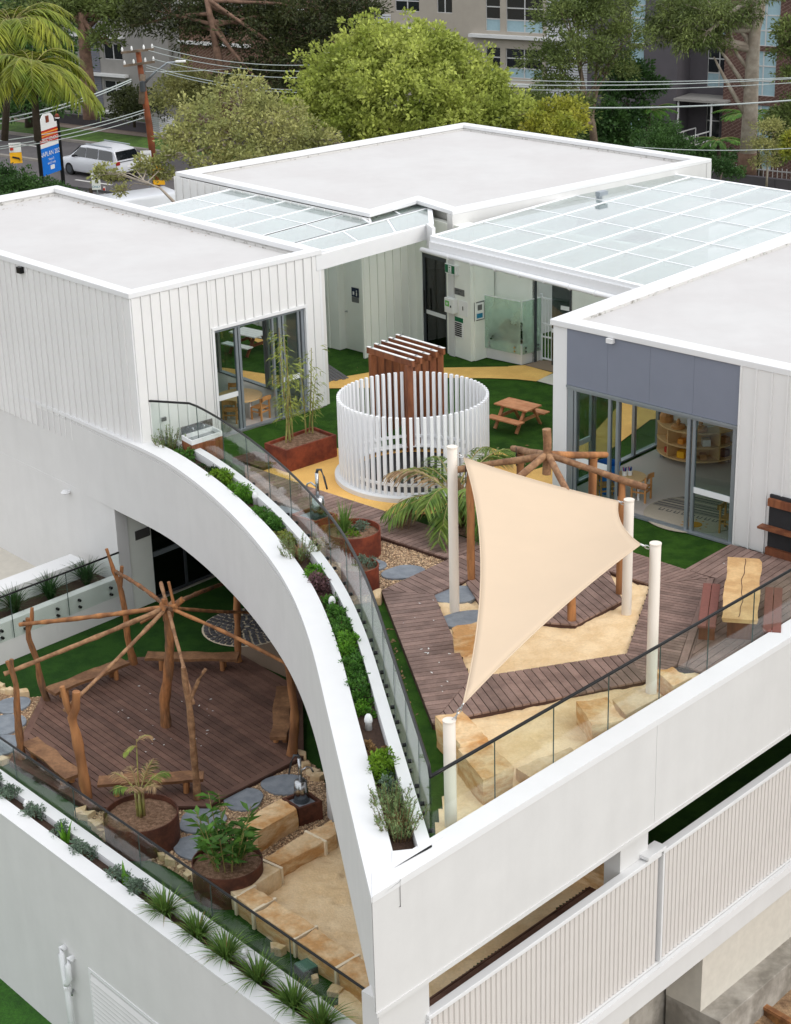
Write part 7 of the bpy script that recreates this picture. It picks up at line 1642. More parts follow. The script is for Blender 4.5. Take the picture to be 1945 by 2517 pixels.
bs_ = thing('bus_sign', 'white rounded street sign on a thin post in front of the pole', 'sign', (-12.45, 93.0, ZR)); MB().tube([(-12.45, 93.0, ZR), (-12.45, 93.0, -3.5)], .035, 8).build('post', 'alu', bs_)
MB().prism([(-12.78, 92.93), (-12.22, 92.97), (-12.22, 92.99), (-12.78, 92.95)], -4.30, -3.52).build('plate', 'sign_white', bs_, bevel=.01)
text_obj('BUS STOP', .11, 'plate_grey', bs_, (-12.5, 92.92, -3.72), (1, .07, 0), (0, 0, 1))
# school sign
sd_ = Vector((.362, .932, 0)); S0 = Vector((-18.42, 95.2, 0)); SL = 1.9; sn_ = Vector((.932, -.362, 0))
sc = thing('school_sign', 'tall school sign with a red header and blue panel above the hedge', 'sign', (-18.0, 96.2, ZR))
for s, zt_ in ((-.12, -2.7), (SL + .12, -2.35)): p = S0 + sd_ * s; MB().tube([(p.x, p.y, ZR - .2), (p.x, p.y, zt_)], .11, 10).build('post', 'black_metal', sc); MB().lathe((p.x, p.y, zt_), [(0, 0), (.12, .02), (.12, .14), (.05, .22), (0, .23)], 10).build('finial', 'corten', sc); MB().tube([(p.x, p.y, zt_ - .02), (p.x, p.y, zt_ + .03)], .13, 10).build('collar', 'sign_white', sc)
def sp_(a, b, z0, z1, mt_, name, off=0.0): q0 = S0 + sd_ * a + sn_ * off; q1 = S0 + sd_ * b + sn_ * off; return MB().wall((q0.x, q0.y), (q1.x, q1.y), z0, z1, .04).build(name, mt_, sc)
sp_(0, SL, -2.78, -2.50, 'sign_white', 'crest_band'); sp_(0, SL, -3.46, -2.79, 'red', 'header'); sp_(.05, SL, -3.70, -3.47, 'sign_white', 'white_band'); sp_(.05, SL, -5.15, -3.71, 'blue', 'panel')
cpt = [S0 + sd_ * (SL * .5 + .72 * math.cos(t)) for t in np.linspace(0, math.pi, 12)]; m = MB(); zc_ = [-2.5 + .62 * math.sin(t) for t in np.linspace(0, math.pi, 12)]; n12 = 12
m.v = [(p.x + sn_.x * .02, p.y + sn_.y * .02, z) for p, z in zip(cpt, zc_)] + [(p.x - sn_.x * .02, p.y - sn_.y * .02, z) for p, z in zip(cpt, zc_)]; m.f = [tuple(range(12)), tuple(range(23, 11, -1))] + [(i, i + 12, (i + 1) % 12 + 12, (i + 1) % 12) for i in range(12)]; m.build('crest_board', 'sign_white', sc)
ce = S0 + sd_ * SL * .5 + sn_ * .035; MB().bar((ce.x, ce.y, -2.42), (ce.x, ce.y, -2.06), .32, .01, up=tuple(sn_)).build('crest', 'corten', sc)
def st(body, size, z, mt_): c = S0 + sd_ * (SL * .52) + sn_ * .03; return text_obj(body, size, mt_, sc, (c.x, c.y, z), tuple(sd_), (0, 0, 1))
st('PUBLIC SCHOOL', .27, -3.30, 'sign_white')
for z_, w_ in ((-2.92, 1.9), (-3.08, 1.6)): c = S0 + sd_ * (SL * .52 - w_ / 2) + sn_ * .03; c2 = c + sd_ * w_; MB().bar((c.x, c.y, z_), (c2.x, c2.y, z_), .006, .07).build('header_line', 'orange_text', sc)
st('NAPLAN 2025', .36, -4.05, 'sign_white'); st('Years 3', .19, -4.36, 'sign_white'); st('and 5 only', .19, -4.56, 'sign_white')
c = S0 + sd_ * SL * .55 + sn_ * .03; MB().bar((c.x, c.y, -4.92), (c.x, c.y, -4.70), .42, .01, up=tuple(sn_)).build('emblem', 'sign_white', sc)
pk = thing('clearway_sign', 'white clearway plate above a yellow arrow plate at the left edge', 'sign', (-19.85, 95.5, ZR)); MB().tube([(-19.82, 95.55, ZR), (-19.82, 95.55, -3.4)], .03, 8).build('post', 'alu', pk)
MB().prism([(-20.12, 95.45), (-19.50, 95.55), (-19.50, 95.57), (-20.12, 95.47)], -3.86, -3.36).build('plate', 'sign_white', pk); MB().prism([(-20.12, 95.45), (-19.50, 95.55), (-19.50, 95.57), (-20.12, 95.47)], -4.45, -3.875).build('plate', 'yellow', pk)
text_obj('CLEARWAY', .10, 'plate_grey', pk, (-19.81, 95.47, -3.46), (.62, .1, 0), (0, 0, 1)); MB().lathe((-19.98, 95.44, -3.74), [(0, 0), (.09, 0), (.09, .17), (0, .17)], 10).build('roundel', 'red', pk); MB().bar((-19.98, 95.42, -4.1), (-19.62, 95.48, -4.2), .01, .09).build('arrow', 'ink', pk); MB().bar((-19.62, 95.48, -4.2), (-19.6, 95.48, -4.32), .07, .01).build('arrow', 'ink', pk)
on = thing('only_sign', 'white lane sign with a black arrow and ONLY below', 'sign', (-14.72, 89.88, ZR)); MB().tube([(-14.70, 89.93, ZR), (-14.70, 89.93, -4.05)], .035, 8).build('post', 'alu', on); MB().prism([(-14.95, 89.88), (-14.50, 89.86), (-14.50, 89.88), (-14.95, 89.90)], -4.88, -4.03).build('plate', 'sign_white', on, bevel=.01)
text_obj('ONLY', .16, 'cyan_ink', on, (-14.72, 89.865, -4.73), (1, -.04, 0), (0, 0, 1)); m = MB(); m.bar((-14.64, 89.86, -4.55), (-14.66, 89.86, -4.28), .09, .006, up=(0, 1, 0)); m.bar((-14.66, 89.86, -4.32), (-14.80, 89.86, -4.24), .006, .09); m.build('arrow', 'ink', on)
gr_ = thing('road_barrier', 'dark three rail road barrier on the near kerb', 'barrier', (*Qp(-5.5, -4.6), ZR))
for k in range(8): p = Qp(2 - k * 2.0, -4.7); MB().box((*p, ZR + .5), (.14, .14, 1.0), .6).build('post', 'bark_dark', gr_)
for z in (.35, .62, .9): MB().bar((*Qp(2.2, -4.65), ZR + z), (*Qp(-12.2, -4.65), ZR + z), .05, .14).build('rail', 'apt_dark', gr_)
mk = thing('marker_post', 'small white roadside marker with a red reflector by the barrier', 'marker', (*Qp(-6.7, -4.4), ZR)); MB().box((*Qp(-6.7, -4.4), ZR + .55), (.1, .05, 1.1)).build('post', 'sign_white', mk); MB().box((*Qp(-6.7, -4.43), ZR + .95), (.11, .06, .16)).build('reflector', 'red', mk)
# ------------------------------------------------------------------ vehicles
def loft(secs, name, mt, parent, cap=True, bevel=0):
    """sections along x: each (x, [(y, z), ...]) with the same number of points"""
    m = MB(); k = len(secs[0][1])
    for x, pts in secs: m.v += [(x, y, z) for y, z in pts]
    for i in range(len(secs) - 1):
        for j in range(k): m.f.append((i * k + j, i * k + (j + 1) % k, (i + 1) * k + (j + 1) % k, (i + 1) * k + j))
    if cap: m.f.append(tuple(range(k - 1, -1, -1))); m.f.append(tuple((len(secs) - 1) * k + j for j in range(k)))
    o = m.build(name, mt, parent, local=True); smooth_angle(o, 32); return o
def body_sec(w, z0, z1, r=.12):
    h = w / 2; return [(-h + r * .6, z0), (h - r * .6, z0), (h, z0 + r), (h, z1 - r * 1.2), (h - r * .5, z1 - r * .3), (h - r * 1.6, z1), (-h + r * 1.6, z1), (-h + r * .5, z1 - r * .3), (-h, z1 - r * 1.2), (-h, z0 + r)]
def car(label, loc, rz):
    t = thing('people_carrier', label, 'car', loc, rz)
    loft([(-2.55, body_sec(1.6, .42, .92)), (-2.48, body_sec(1.86, .30, 1.10)), (-1.9, body_sec(1.98, .26, 1.12)), (0, body_sec(1.99, .24, 1.10)), (1.3, body_sec(1.98, .24, 1.06)), (2.0, body_sec(1.94, .26, .98)), (2.45, body_sec(1.80, .30, .86)), (2.58, body_sec(1.5, .40, .70))], 'body', 'car_paint', t)
    def cab(w0, w1, z0, z1): return [(-w0 / 2, z0), (w0 / 2, z0), (w1 / 2, z1 - .10), (w1 / 2 - .12, z1), (-w1 / 2 + .12, z1), (-w1 / 2, z1 - .10)]
    loft([(-2.46, cab(1.80, 1.62, 1.02, 1.14)), (-2.20, cab(1.84, 1.56, 1.02, 1.66)), (-1.4, cab(1.88, 1.58, 1.02, 1.76)), (0.2, cab(1.88, 1.56, 1.02, 1.77)), (.75, cab(1.86, 1.50, 1.02, 1.66)), (1.62, cab(1.80, 1.62, 1.0, 1.06))], 'roof', 'car_paint', t)
    def sidewin(x0, x1, x2, x3, z0, z1):
        for s in (1, -1):
            y0, y1 = s * .935, s * .825; m = MB(); m.add([(x0, y0, z0), (x1, y0, z0), (x2, y1, z1), (x3, y1, z1)], [(0, 1, 2, 3)]); m.build('side_window', 'car_glass', t, local=True)
    sidewin(.15, 1.28, .62, .12, 1.10, 1.62); sidewin(-.92, .10, .06, -.92, 1.10, 1.64); sidewin(-2.24, -1.0, -1.0, -2.08, 1.10, 1.62)
    m = MB(); m.add([(-2.475, -.78, 1.16), (-2.475, .78, 1.16), (-2.25, .70, 1.60), (-2.25, -.70, 1.60)], [(0, 3, 2, 1)]); m.build('rear_window', 'car_glass', t, local=True)
    m = MB(); m.add([(1.60, -.80, 1.09), (1.60, .80, 1.09), (.80, .70, 1.66), (.80, -.70, 1.66)], [(0, 1, 2, 3)]); m.build('windscreen', 'car_glass', t, local=True)
    for s in (1, -1):
        MB().box((-2.50, s * .80, 1.0), (.10, .26, .20)).build('tail_light', 'tail_red', t, local=True, bevel=.02); MB().box((2.46, s * .66, .74), (.12, .36, .12)).build('headlight', 'sign_white', t, local=True, bevel=.02)
        MB().tube([(-1.9, s * .66, 1.80), (.3, s * .66, 1.82)], .03, 6).build('roof_rail', 'alu', t, local=True); MB().box((1.05, s * 1.02, 1.12), (.14, .16, .12)).build('mirror', 'ink', t, local=True, bevel=.02)
        for x in (-1.55, 1.55):
            w = MB(); w.tube([(x, s * .78, .34), (x, s * 1.0, .34)], .345, 20); wo = w.build('wheel', 'tyre', t, local=True); r = MB(); r.tube([(x, s * .95, .34), (x, s * 1.006, .34)], .22, 12); r.build('rim', 'alu_dark', wo, local=True)
    MB().box((-2.55, 0, .40), (.08, 1.6, .16)).build('rear_bumper', 'tyre', t, local=True, bevel=.02); MB().box((-2.515, 0, 1.06), (.05, 1.5, .035)).build('trim_strip', 'alu_dark', t, local=True); MB().box((-2.57, 0, .78), (.02, .42, .12)).build('number_plate', 'sign_white', t, local=True)
    return t
cp_ = Vector(V2((-16.598, 98.933, -6.000))) + RN * .98
car('white people carrier driving left on the road', (cp_.x, cp_.y, ZR + .002), math.atan2(RDIR.y, RDIR.x) + RAD(-4))
vn = thing('parked_van', 'white van parked behind the small glass canopy', 'van', (-11.2, 84.2, ZR - .2), RAD(30))
loft([(-2.6, body_sec(1.9, .35, 2.2)), (-2.5, body_sec(1.98, .3, 2.3)), (1.0, body_sec(1.98, .3, 2.3)), (1.6, body_sec(1.94, .3, 1.6)), (2.5, body_sec(1.85, .35, 1.1)), (2.6, body_sec(1.7, .4, .9))], 'body', 'car_paint', vn)
m = MB(); m.add([(1.06, -.8, 2.15), (1.06, .8, 2.15), (1.62, .85, 1.6), (1.62, -.85, 1.6)], [(0, 1, 2, 3)]); m.build('windscreen', 'car_glass', vn, local=True)
for s in (1, -1):
    MB().box((0, s * .995, 1.45), (3.4, .01, .05)).build('side_trim', 'tyre', vn, local=True)
    for x in (-1.6, 1.7): MB().tube([(x, s * .75, .34), (x, s * .98, .34)], .34, 16).build('wheel', 'tyre', vn, local=True)

# ------------------------------------------------------------------ trees
leaf_mat('tree_fern', (96, 138, 52), (66, 108, 40), scale=2); mat('wire', lin(176, 184, 182), .5)
leaf_mat('tree_lime', (184, 192, 98), (136, 150, 66), trans=.35, island=.4, scale=.5); leaf_mat('tree_olive', (172, 170, 108), (132, 138, 82), trans=.3, island=.4, scale=.6); leaf_mat('tree_dark', (70, 76, 40), (48, 56, 30), trans=.25, island=.4, scale=.5)
leaf_mat('tree_gum', (118, 130, 72), (82, 98, 50), trans=.3, island=.4, scale=.6); leaf_mat('tree_green', (72, 104, 50), (46, 76, 36), trans=.25, island=.4, scale=.7); leaf_mat('tree_yellow', (170, 166, 66), (128, 138, 50), trans=.35, island=.4, scale=.8); leaf_mat('palm_gold', (150, 152, 52), (100, 122, 42), trans=.3, island=.35, scale=.5)
def tree(label, base, blobs, n, L, W, mt, bark, seed, trunk=.22, name='tree', cat='tree', clump=.55, dens=.8, limbs=True, trunk_pts=None, group=None, dr=.15, clear=0.0):
    """crown of many small leaf clumps set round the blobs (centre, radius), limbs from the trunk into them"""
    rng = np.random.default_rng(seed); t = thing(name, label, cat, tuple(base), 0, group); B = np.array(base); P = []; D = []
    tot = sum(r ** 2 for _, r in blobs); rr = random.Random(seed); m = MB()
    top = trunk_pts[-1] if trunk_pts else None
    cz = np.mean([b[0] for b in blobs], 0)
    if trunk_pts: tp_ = [Vector(p) - Vector(base) for p in trunk_pts]
    else: tp_ = [Vector((0, 0, -.3)), Vector(((cz[0] - B[0]) * .3, (cz[1] - B[1]) * .3, (cz[2] - B[2]) * .45)), Vector(cz - B) * .8]
    mt_ = MB(); mt_.tube(tp_, [trunk * (1 - .55 * i / (len(tp_) - 1)) for i in range(len(tp_))], 10); tk = mt_.build('trunk', bark, t, local=True, smooth=True)
    for c, r in blobs:
        c = np.array(c) - B; k = max(4, int(14 * dens * (r / clump) ** 1.6)); o = rng.normal(size=(k, 3)); o /= np.linalg.norm(o, axis=1, keepdims=True); o[:, 2] = np.where(o[:, 2] < -.3, -o[:, 2] * .6, o[:, 2])
        cc = c + o * (r * rng.uniform(.45, 1.22, k))[:, None] * np.array([1, 1, .85])
        nl = max(12, int(n * r ** 2 / tot / k))
        for q, oo in zip(cc, o):
            s = clump * rng.uniform(.55, 1.1); d = rng.normal(size=(nl, 3)); d /= np.linalg.norm(d, axis=1, keepdims=True); P.append(q + d * s * (rng.uniform(.15, 1, nl) ** .6)[:, None] * np.array([1, 1, .7])); D.append(d + oo * .5 + np.array([0, 0, .35]) + rng.normal(size=(nl, 3)) * .35)
        if limbs:
            j = tp_[min(len(tp_) - 1, 1 + (len(tp_) > 3))].lerp(tp_[-1], rr.uniform(.0, .9)); e = Vector(c); mid = j.lerp(e, .5) + Vector((rr.uniform(-.3, .3), rr.uniform(-.3, .3), rr.uniform(.0, .4)))
            m.tube([j, mid, e, e + (e - mid) * .35], [trunk * .42, trunk * .28, trunk * .14, .02], 6, cap=False)
            for q in cc[:6]: m.tube([mid.lerp(e, .6), tuple(q)], [trunk * .10, .012], 4, cap=False)
    leaves('crown', np.concatenate(P), np.concatenate(D), L, W, mt, t, rng, droop=dr)
    if m.v: m.build('limbs', bark, t, local=True, smooth=True)
    return t
GT = 'trees across the road'
tree('big rounded yellow green tree behind the back roof', (1.048, 74.000, -1.310), [((-1.710, 74.000, 2.195), 2.0), ((0.084, 75.000, 3.403), 1.8), ((1.813, 74.000, 2.913), 2.0), ((0.763, 72.000, 2.018), 2.4), ((3.338, 73.000, 2.118), 1.7), ((4.590, 72.000, 1.345), 1.3), ((-1.231, 72.000, 0.944), 1.9), ((2.502, 71.000, 1.006), 1.7), ((-2.721, 73.000, 1.311), 1.3), ((3.956, 71.000, 0.804), 1.2), ((0.226, 71.000, 0.589), 1.6), ((5.574, 71.000, 1.078), .9), ((-0.679, 74.000, 3.065), 1.5)], 60000, .19, .11, 'tree_lime', 'bark_grey', 1, trunk=.3, clump=.40, dens=1.0)
tree('sparse olive green tree with pale limbs left of the big tree', (-5.637, 68.000, -0.744), [((-6.854, 68.000, 2.159), .9), ((-5.580, 69.000, 2.731), 1.0), ((-4.469, 68.000, 2.014), 1.2), ((-5.894, 67.000, 1.463), 1.3), ((-3.761, 67.000, 1.326), 1.2), ((-7.287, 67.000, 1.199), 1.0), ((-2.866, 67.000, 0.843), .8), ((-4.947, 66.000, 0.860), 1.2), ((-6.475, 66.000, 0.601), .9), ((-7.713, 67.000, 1.666), .6), ((-7.813, 66.000, 0.942), .5), ((-2.237, 67.000, 1.206), .6)], 13000, .16, .08, 'tree_olive', 'bark_pale', 2, trunk=.2, clump=.34, dens=.62)
tree('overhanging leafy branch in front of the people carrier', (-7.673, 64.000, -0.015), [((-10.497, 66.000, 0.490), .30), ((-10.063, 66.000, 0.250), .28), ((-9.881, 66.000, -0.289), .22), ((-8.736, 66.000, 0.742), .42), ((-8.387, 66.000, 0.354), .38), ((-9.131, 66.000, 0.527), .25), ((-10.731, 66.000, 0.421), .18)], 1500, .15, .08, 'tree_olive', 'bark_pale', 3, trunk=.06, clump=.28, dens=.8, name='branch_tree')
tree('tall dark gum with several pink brown trunks behind the power pole', (-8.783, 100.000, -3.994), [((-12.041, 101.000, 2.607), 2.0), ((-10.669, 102.000, 1.140), 1.8), ((-6.511, 101.000, 1.142), 2.4), ((-4.443, 101.000, 1.959), 2.4), ((-4.948, 100.000, -0.092), 2.0), ((-2.689, 101.000, 0.816), 2.0), ((-1.514, 101.000, 2.096), 1.8), ((-7.028, 100.000, -1.136), 1.8), ((-3.623, 99.000, -1.308), 2.0), ((-8.541, 102.000, 2.403), 1.8), ((-13.343, 102.000, 1.877), 1.2), ((-5.630, 98.000, -2.196), 1.6)], 32000, .26, .09, 'tree_dark', 'bark_red', 4, trunk=.30, clump=.8, dens=1.0, group=GT, trunk_pts=[(-8.737, 100.000, -3.995), (-8.912, 100.000, -0.641), (-9.220, 100.000, 1.554), (-9.522, 100.000, 3.713)])
for k, (a_, b_, c_, r_) in enumerate([((-8.511, 100.500, -3.408), (-7.902, 101.000, 0.522), (-7.910, 102.000, 3.478), .34), ((-8.887, 100.000, -1.305), (-10.237, 100.000, 1.366), (-10.921, 101.000, 2.575), .22), ((-7.555, 100.000, -2.455), (-6.494, 100.000, 0.389), (-4.902, 101.000, 1.754), .24), ((-6.851, 100.000, -2.029), (-5.521, 99.000, 0.922), (-4.475, 99.000, 1.968), .18)]):
    pass
tree('gum with a thick red brown trunk beside the grey block', (-16.849, 103.000, -3.584), [((-17.227, 104.000, 2.544), 1.6), ((-15.835, 104.000, 2.617), 1.7), ((-14.580, 103.000, 2.243), 1.3), ((-18.355, 105.000, 2.132), 1.3), ((-13.966, 104.000, 2.899), 1.4), ((-15.469, 102.000, 0.942), .8), ((-19.400, 106.000, 2.735), 1.6)], 12000, .28, .12, 'tree_gum', 'bark_red', 5, trunk=.46, clump=.7, group=GT, trunk_pts=[(-16.832, 103.000, -3.399), (-16.831, 103.000, -0.834), (-16.831, 103.000, 1.416), (-16.843, 103.000, 2.528)])
tree('dark tree mass behind the palms at the left edge', (-23.101, 116.000, -6.344), [((-23.876, 117.000, 0.481), 2.6), ((-22.162, 117.000, -0.581), 2.4), ((-20.780, 116.000, -1.510), 1.8), ((-23.562, 115.000, -2.564), 2.6), ((-21.387, 114.000, -3.241), 2.2), ((-20.366, 118.000, 0.779), 1.8), ((-22.401, 112.000, -4.164), 2.0), ((-24.396, 112.000, -3.857), 2.0), ((-20.113, 112.000, -4.104), 1.4)], 15000, .3, .14, 'tree_green', 'bark_dark', 6, trunk=.3, clump=.9, group=GT)
tree('dark round shrub against the grey block wall', (-15.631, 112.000, -5.110), [((-15.529, 112.000, -3.859), 1.3), ((-14.678, 111.000, -4.224), 1.2), ((-15.953, 111.000, -4.437), 1.0)], 4500, .2, .09, 'tree_dark', 'bark_dark', 7, trunk=.1, clump=.5, group=GT)
tree('dull green shrub behind the bin enclosure', (-11.567, 104.000, -3.900), [((-11.545, 104.000, -1.927), 1.5), ((-10.560, 103.000, -2.610), 1.3), ((-11.973, 103.000, -2.800), 1.3), ((-9.913, 104.000, -2.088), 1.0)], 7000, .2, .09, 'tree_olive', 'bark_dark', 8, trunk=.12, clump=.5, group=GT)
tree('dark olive gum in front of the charcoal block', (10.316, 86.000, -3.893), [((8.862, 86.000, 3.060), 1.6), ((10.515, 87.000, 3.183), 1.9), ((8.008, 86.000, 1.395), 1.2), ((11.473, 86.000, 2.145), 1.2), ((9.347, 85.000, 1.676), 1.5), ((8.114, 85.000, 0.303), 1.0), ((10.821, 86.000, 0.937), 1.1), ((9.341, 87.000, 4.059), 1.5), ((7.357, 84.000, -0.278), .9), ((8.885, 84.000, -0.603), 1.0), ((8.222, 83.000, -1.548), 1.0)], 22000, .20, .07, 'tree_gum', 'bark_grey', 9, trunk=.24, clump=.55, group=GT)
tree('round deep green tree right of the dark olive gum', (12.651, 90.000, -4.319), [((12.345, 90.000, 0.049), 1.0), ((11.752, 90.000, -0.733), 1.0), ((13.179, 90.000, -0.774), .9), ((10.618, 88.000, -1.882), 1.1), ((12.053, 89.000, -1.888), 1.1), ((11.137, 88.000, -2.893), 1.1), ((10.018, 87.000, -2.882), .9)], 14000, .2, .10, 'tree_green', 'bark_dark', 10, trunk=.16, clump=.45, group=GT)
eu = tree('tall pale trunked gum at the right, brown at its foot', (18.037, 88.000, -4.908), [((13.807, 88.000, 2.027), .8), ((14.573, 88.000, 2.675), 1.3), ((15.739, 88.000, 3.023), 1.5), ((16.927, 88.000, 2.800), 1.2), ((14.830, 87.000, 1.834), 1.1), ((16.183, 88.000, 1.768), 1.0), ((13.551, 89.000, 2.398), .8), ((14.316, 89.000, 3.338), 1.2), ((18.452, 88.000, 3.706), 1.0)], 15000, .22, .06, 'tree_gum', 'bark_pale', 11, trunk=.46, clump=.5, group=GT, trunk_pts=[(17.997, 88.000, -4.906), (18.005, 88.000, -2.093), (18.003, 88.000, 0.849), (18.058, 88.000, 2.958), (18.258, 88.000, 4.464)], dr=.5)
MB().tube([(17.996, 87.990, -4.945), (17.973, 87.990, -3.589)], [.475, .455], 12).build('bark_skirt', 'bark_red', eu, smooth=True)
for a_, b_, c_ in (((17.894, 88.000, -0.609), (16.813, 88.000, 0.883), (16.187, 88.000, 1.672)), ((17.992, 88.000, 0.267), (17.192, 88.000, 1.259), (16.738, 88.000, 2.614)), ((17.855, 88.000, -1.890), (16.648, 88.000, 0.110), (16.111, 88.000, 1.096)), ((18.025, 88.000, 1.621), (18.393, 88.000, 2.949), (18.433, 88.000, 4.083))): MB().tube([a_, b_, c_], [.13, .09, .04], 7).build('limb', 'bark_pale', eu, smooth=True)
tree('leafy tree cut by the right edge of the picture', (20.029, 86.000, -4.173), [((19.266, 86.000, 2.396), .9), ((19.609, 86.000, 1.446), .9), ((19.479, 86.000, 0.312), .6), ((19.490, 86.000, -1.610), 1.0), ((19.014, 85.000, -2.202), .9), ((19.556, 85.000, -3.186), .9)], 9000, .2, .08, 'tree_gum', 'bark_dark', 12, trunk=.18, clump=.45, group=GT)
tree('yellow tipped shrub at the right end of the big tree', (6.783, 70.000, -0.382), [((6.452, 70.000, 1.376), .7), ((7.166, 70.000, 1.671), .6), ((6.047, 69.000, 1.084), .7), ((7.226, 69.000, 1.207), .6), ((6.659, 68.000, 1.083), .7)], 6000, .15, .09, 'tree_yellow', 'bark_grey', 13, trunk=.08, clump=.32, name='shrub', cat='shrub')
tree('clipped dark green bush beside the entry ramp', (13.268, 84.000, -3.592), [((13.129, 84.000, -2.147), .9), ((13.619, 84.000, -2.448), .8), ((12.603, 83.000, -2.334), .8), ((13.188, 83.000, -2.825), .9), ((11.896, 82.000, -2.508), .8)], 9000, .12, .06, 'tree_green', 'bark_dark', 14, trunk=.1, clump=.35, name='shrub', cat='shrub', limbs=False)
tree('thin grey green sapling right of the pale gum', (18.135, 84.000, -4.217), [((18.107, 84.000, -1.813), .6), ((17.858, 84.000, -2.569), .6), ((18.446, 84.000, -2.778), .6), ((17.993, 84.000, -3.342), .5)], 3500, .14, .05, 'tree_olive', 'bark_pale', 15, trunk=.06, clump=.35, group=GT)
tree('low green shrub in front of the dark wall left of the pale gum', (15.141, 80.000, -3.243), [((15.598, 82.000, -3.273), .5), ((16.079, 82.000, -3.476), .5), ((15.307, 82.000, -3.076), .4)], 2500, .12, .06, 'tree_green', 'bark_dark', 16, trunk=.05, clump=.25, name='shrub', cat='shrub', limbs=False)
tree('bright yellow green shrub at the far right edge', (17.565, 76.000, -2.875), [((17.851, 78.000, -1.761), .5), ((17.910, 78.000, -1.229), .45)], 1500, .16, .09, 'tree_yellow', 'bark_grey', 17, trunk=.05, clump=.3, name='shrub', cat='shrub')
tree('mixed green hedge under the school sign', (-16.527, 84.000, -4.677), [((-18.185, 84.000, -3.848), .9), ((-17.286, 84.000, -3.582), .9), ((-16.448, 84.000, -3.898), .9), ((-15.317, 83.000, -3.917), .8), ((-14.490, 82.000, -3.922), .5), ((-16.769, 83.000, -4.067), .9), ((-17.437, 82.000, -4.027), .8), ((-15.547, 82.000, -4.082), .8), ((-18.729, 86.000, -3.452), .7)], 14000, .15, .08, 'tree_green', 'bark_dark', 18, trunk=.06, clump=.4, name='hedge', cat='hedge', limbs=False)
tree('low dark planting along the foot of the apartment blocks', (11.981, 98.000, -6.257), [((10.611, 98.000, -4.871), 1.4), ((11.969, 98.000, -5.582), 1.4), ((13.315, 98.000, -5.396), 1.4), ((14.933, 100.000, -4.672), 1.2), ((16.586, 96.000, -5.562), 1.2), ((17.911, 96.000, -5.600), 1.0), ((9.581, 99.000, -4.346), 1.4)], 14000, .22, .1, 'tree_green', 'bark_dark', 19, trunk=.06, clump=.6, name='shrub_bed', cat='shrubs', limbs=False)
rng = np.random.default_rng(77)
def big_palm(label, base, top, nf, L, seed, mt='palm_gold', ll=.85, tr=.16, r0=.4, r1=1.2, a0=0.0, a1=6.28, name='palm', cat='palm', dr=1.0, w=.07, nl=34):
    rg_ = np.random.default_rng(seed); t = thing(name, label, cat, tuple(base), 0); tp_ = Vector(top) - Vector(base)
    MB().tube([(0, 0, -.3), tuple(tp_ * .5), tuple(tp_)], [tr * 1.15, tr, tr * .85], 10).build('trunk', 'bark_dark', t, local=True, smooth=True)
    for k in range(nf): a = a0 + (a1 - a0) * (k + rg_.uniform(0, .8)) / nf; frond(t, tuple(tp_), a, L * rg_.uniform(.8, 1.1), rg_.uniform(r0, r1), mt, rg_, nl=nl, ll=ll, w=w, droop=dr)
    return t
big_palm('golden green palm with drooping fronds at the left edge, the lower crown', (-16.309, 84.000, -1.019), (-16.221, 84.000, 2.066), 26, 2.9, 1, r0=.25, r1=1.1, dr=1.25, ll=1.1, nl=44)
big_palm('golden green palm at the left edge, the upper crown', (-18.723, 88.000, -1.640), (-17.763, 88.000, 3.579), 24, 3.2, 2, r0=.2, r1=1.1, dr=1.2, ll=1.1, nl=44)
big_palm('bright tree fern in front of the brick block right of the pale gum', (19.516, 92.000, -5.316), (18.955, 92.000, -2.472), 13, 2.0, 3, 'tree_fern', ll=.30, tr=.12, r0=.3, r1=.6, name='tree_fern', cat='tree fern', dr=.6, w=.09)
big_palm('bright tree fern in front of the charcoal block', (13.283, 90.000, -4.751), (13.308, 90.000, -1.784), 12, 1.7, 4, 'tree_fern', ll=.28, tr=.12, r0=.3, r1=.6, name='tree_fern', cat='tree fern', dr=.6, w=.09)
big_palm('bright tree fern below the entry awning', (17.025, 90.000, -5.066), (16.849, 90.000, -3.309), 11, 1.5, 5, 'tree_fern', ll=.26, tr=.1, r0=.2, r1=.5, name='tree_fern', cat='tree fern', dr=.6, w=.09)
# ------------------------------------------------------------------ overhead wires
def wire(label, a, b, sag=.6, r=.018, mt='wire'):
    a, b = Vector(a), Vector(b); pts = [a.lerp(b, t) - Vector((0, 0, 4 * sag * t * (1 - t))) for t in np.linspace(0, 1, 14)]; m = MB(); m.tube(pts, r, 4); return tag(m.build('overhead_wire', mt), label, 'wire', 'overhead wires')
wire('upper of the two thick wires from the pole down to the left edge', (-13.018, 93.500, 0.069), (-20.057, 88.000, -1.047), .3, .035); wire('lower of the two thick wires from the pole down to the left edge', (-13.026, 93.500, -0.034), (-20.084, 88.000, -1.284), .3, .03)
for k, (a_, b_, lab) in enumerate((((-12.469, 93.500, -1.506), (-20.629, 90.000, -2.379), 'thin upper service wire crossing above the school sign'), ((-12.479, 93.500, -1.631), (-20.666, 90.000, -2.704), 'thin middle service wire crossing the school sign'), ((-12.566, 93.500, -1.922), (-20.676, 90.000, -2.786), 'pale service wire crossing the red school sign header'))): wire(lab, a_, b_, .25, .022)
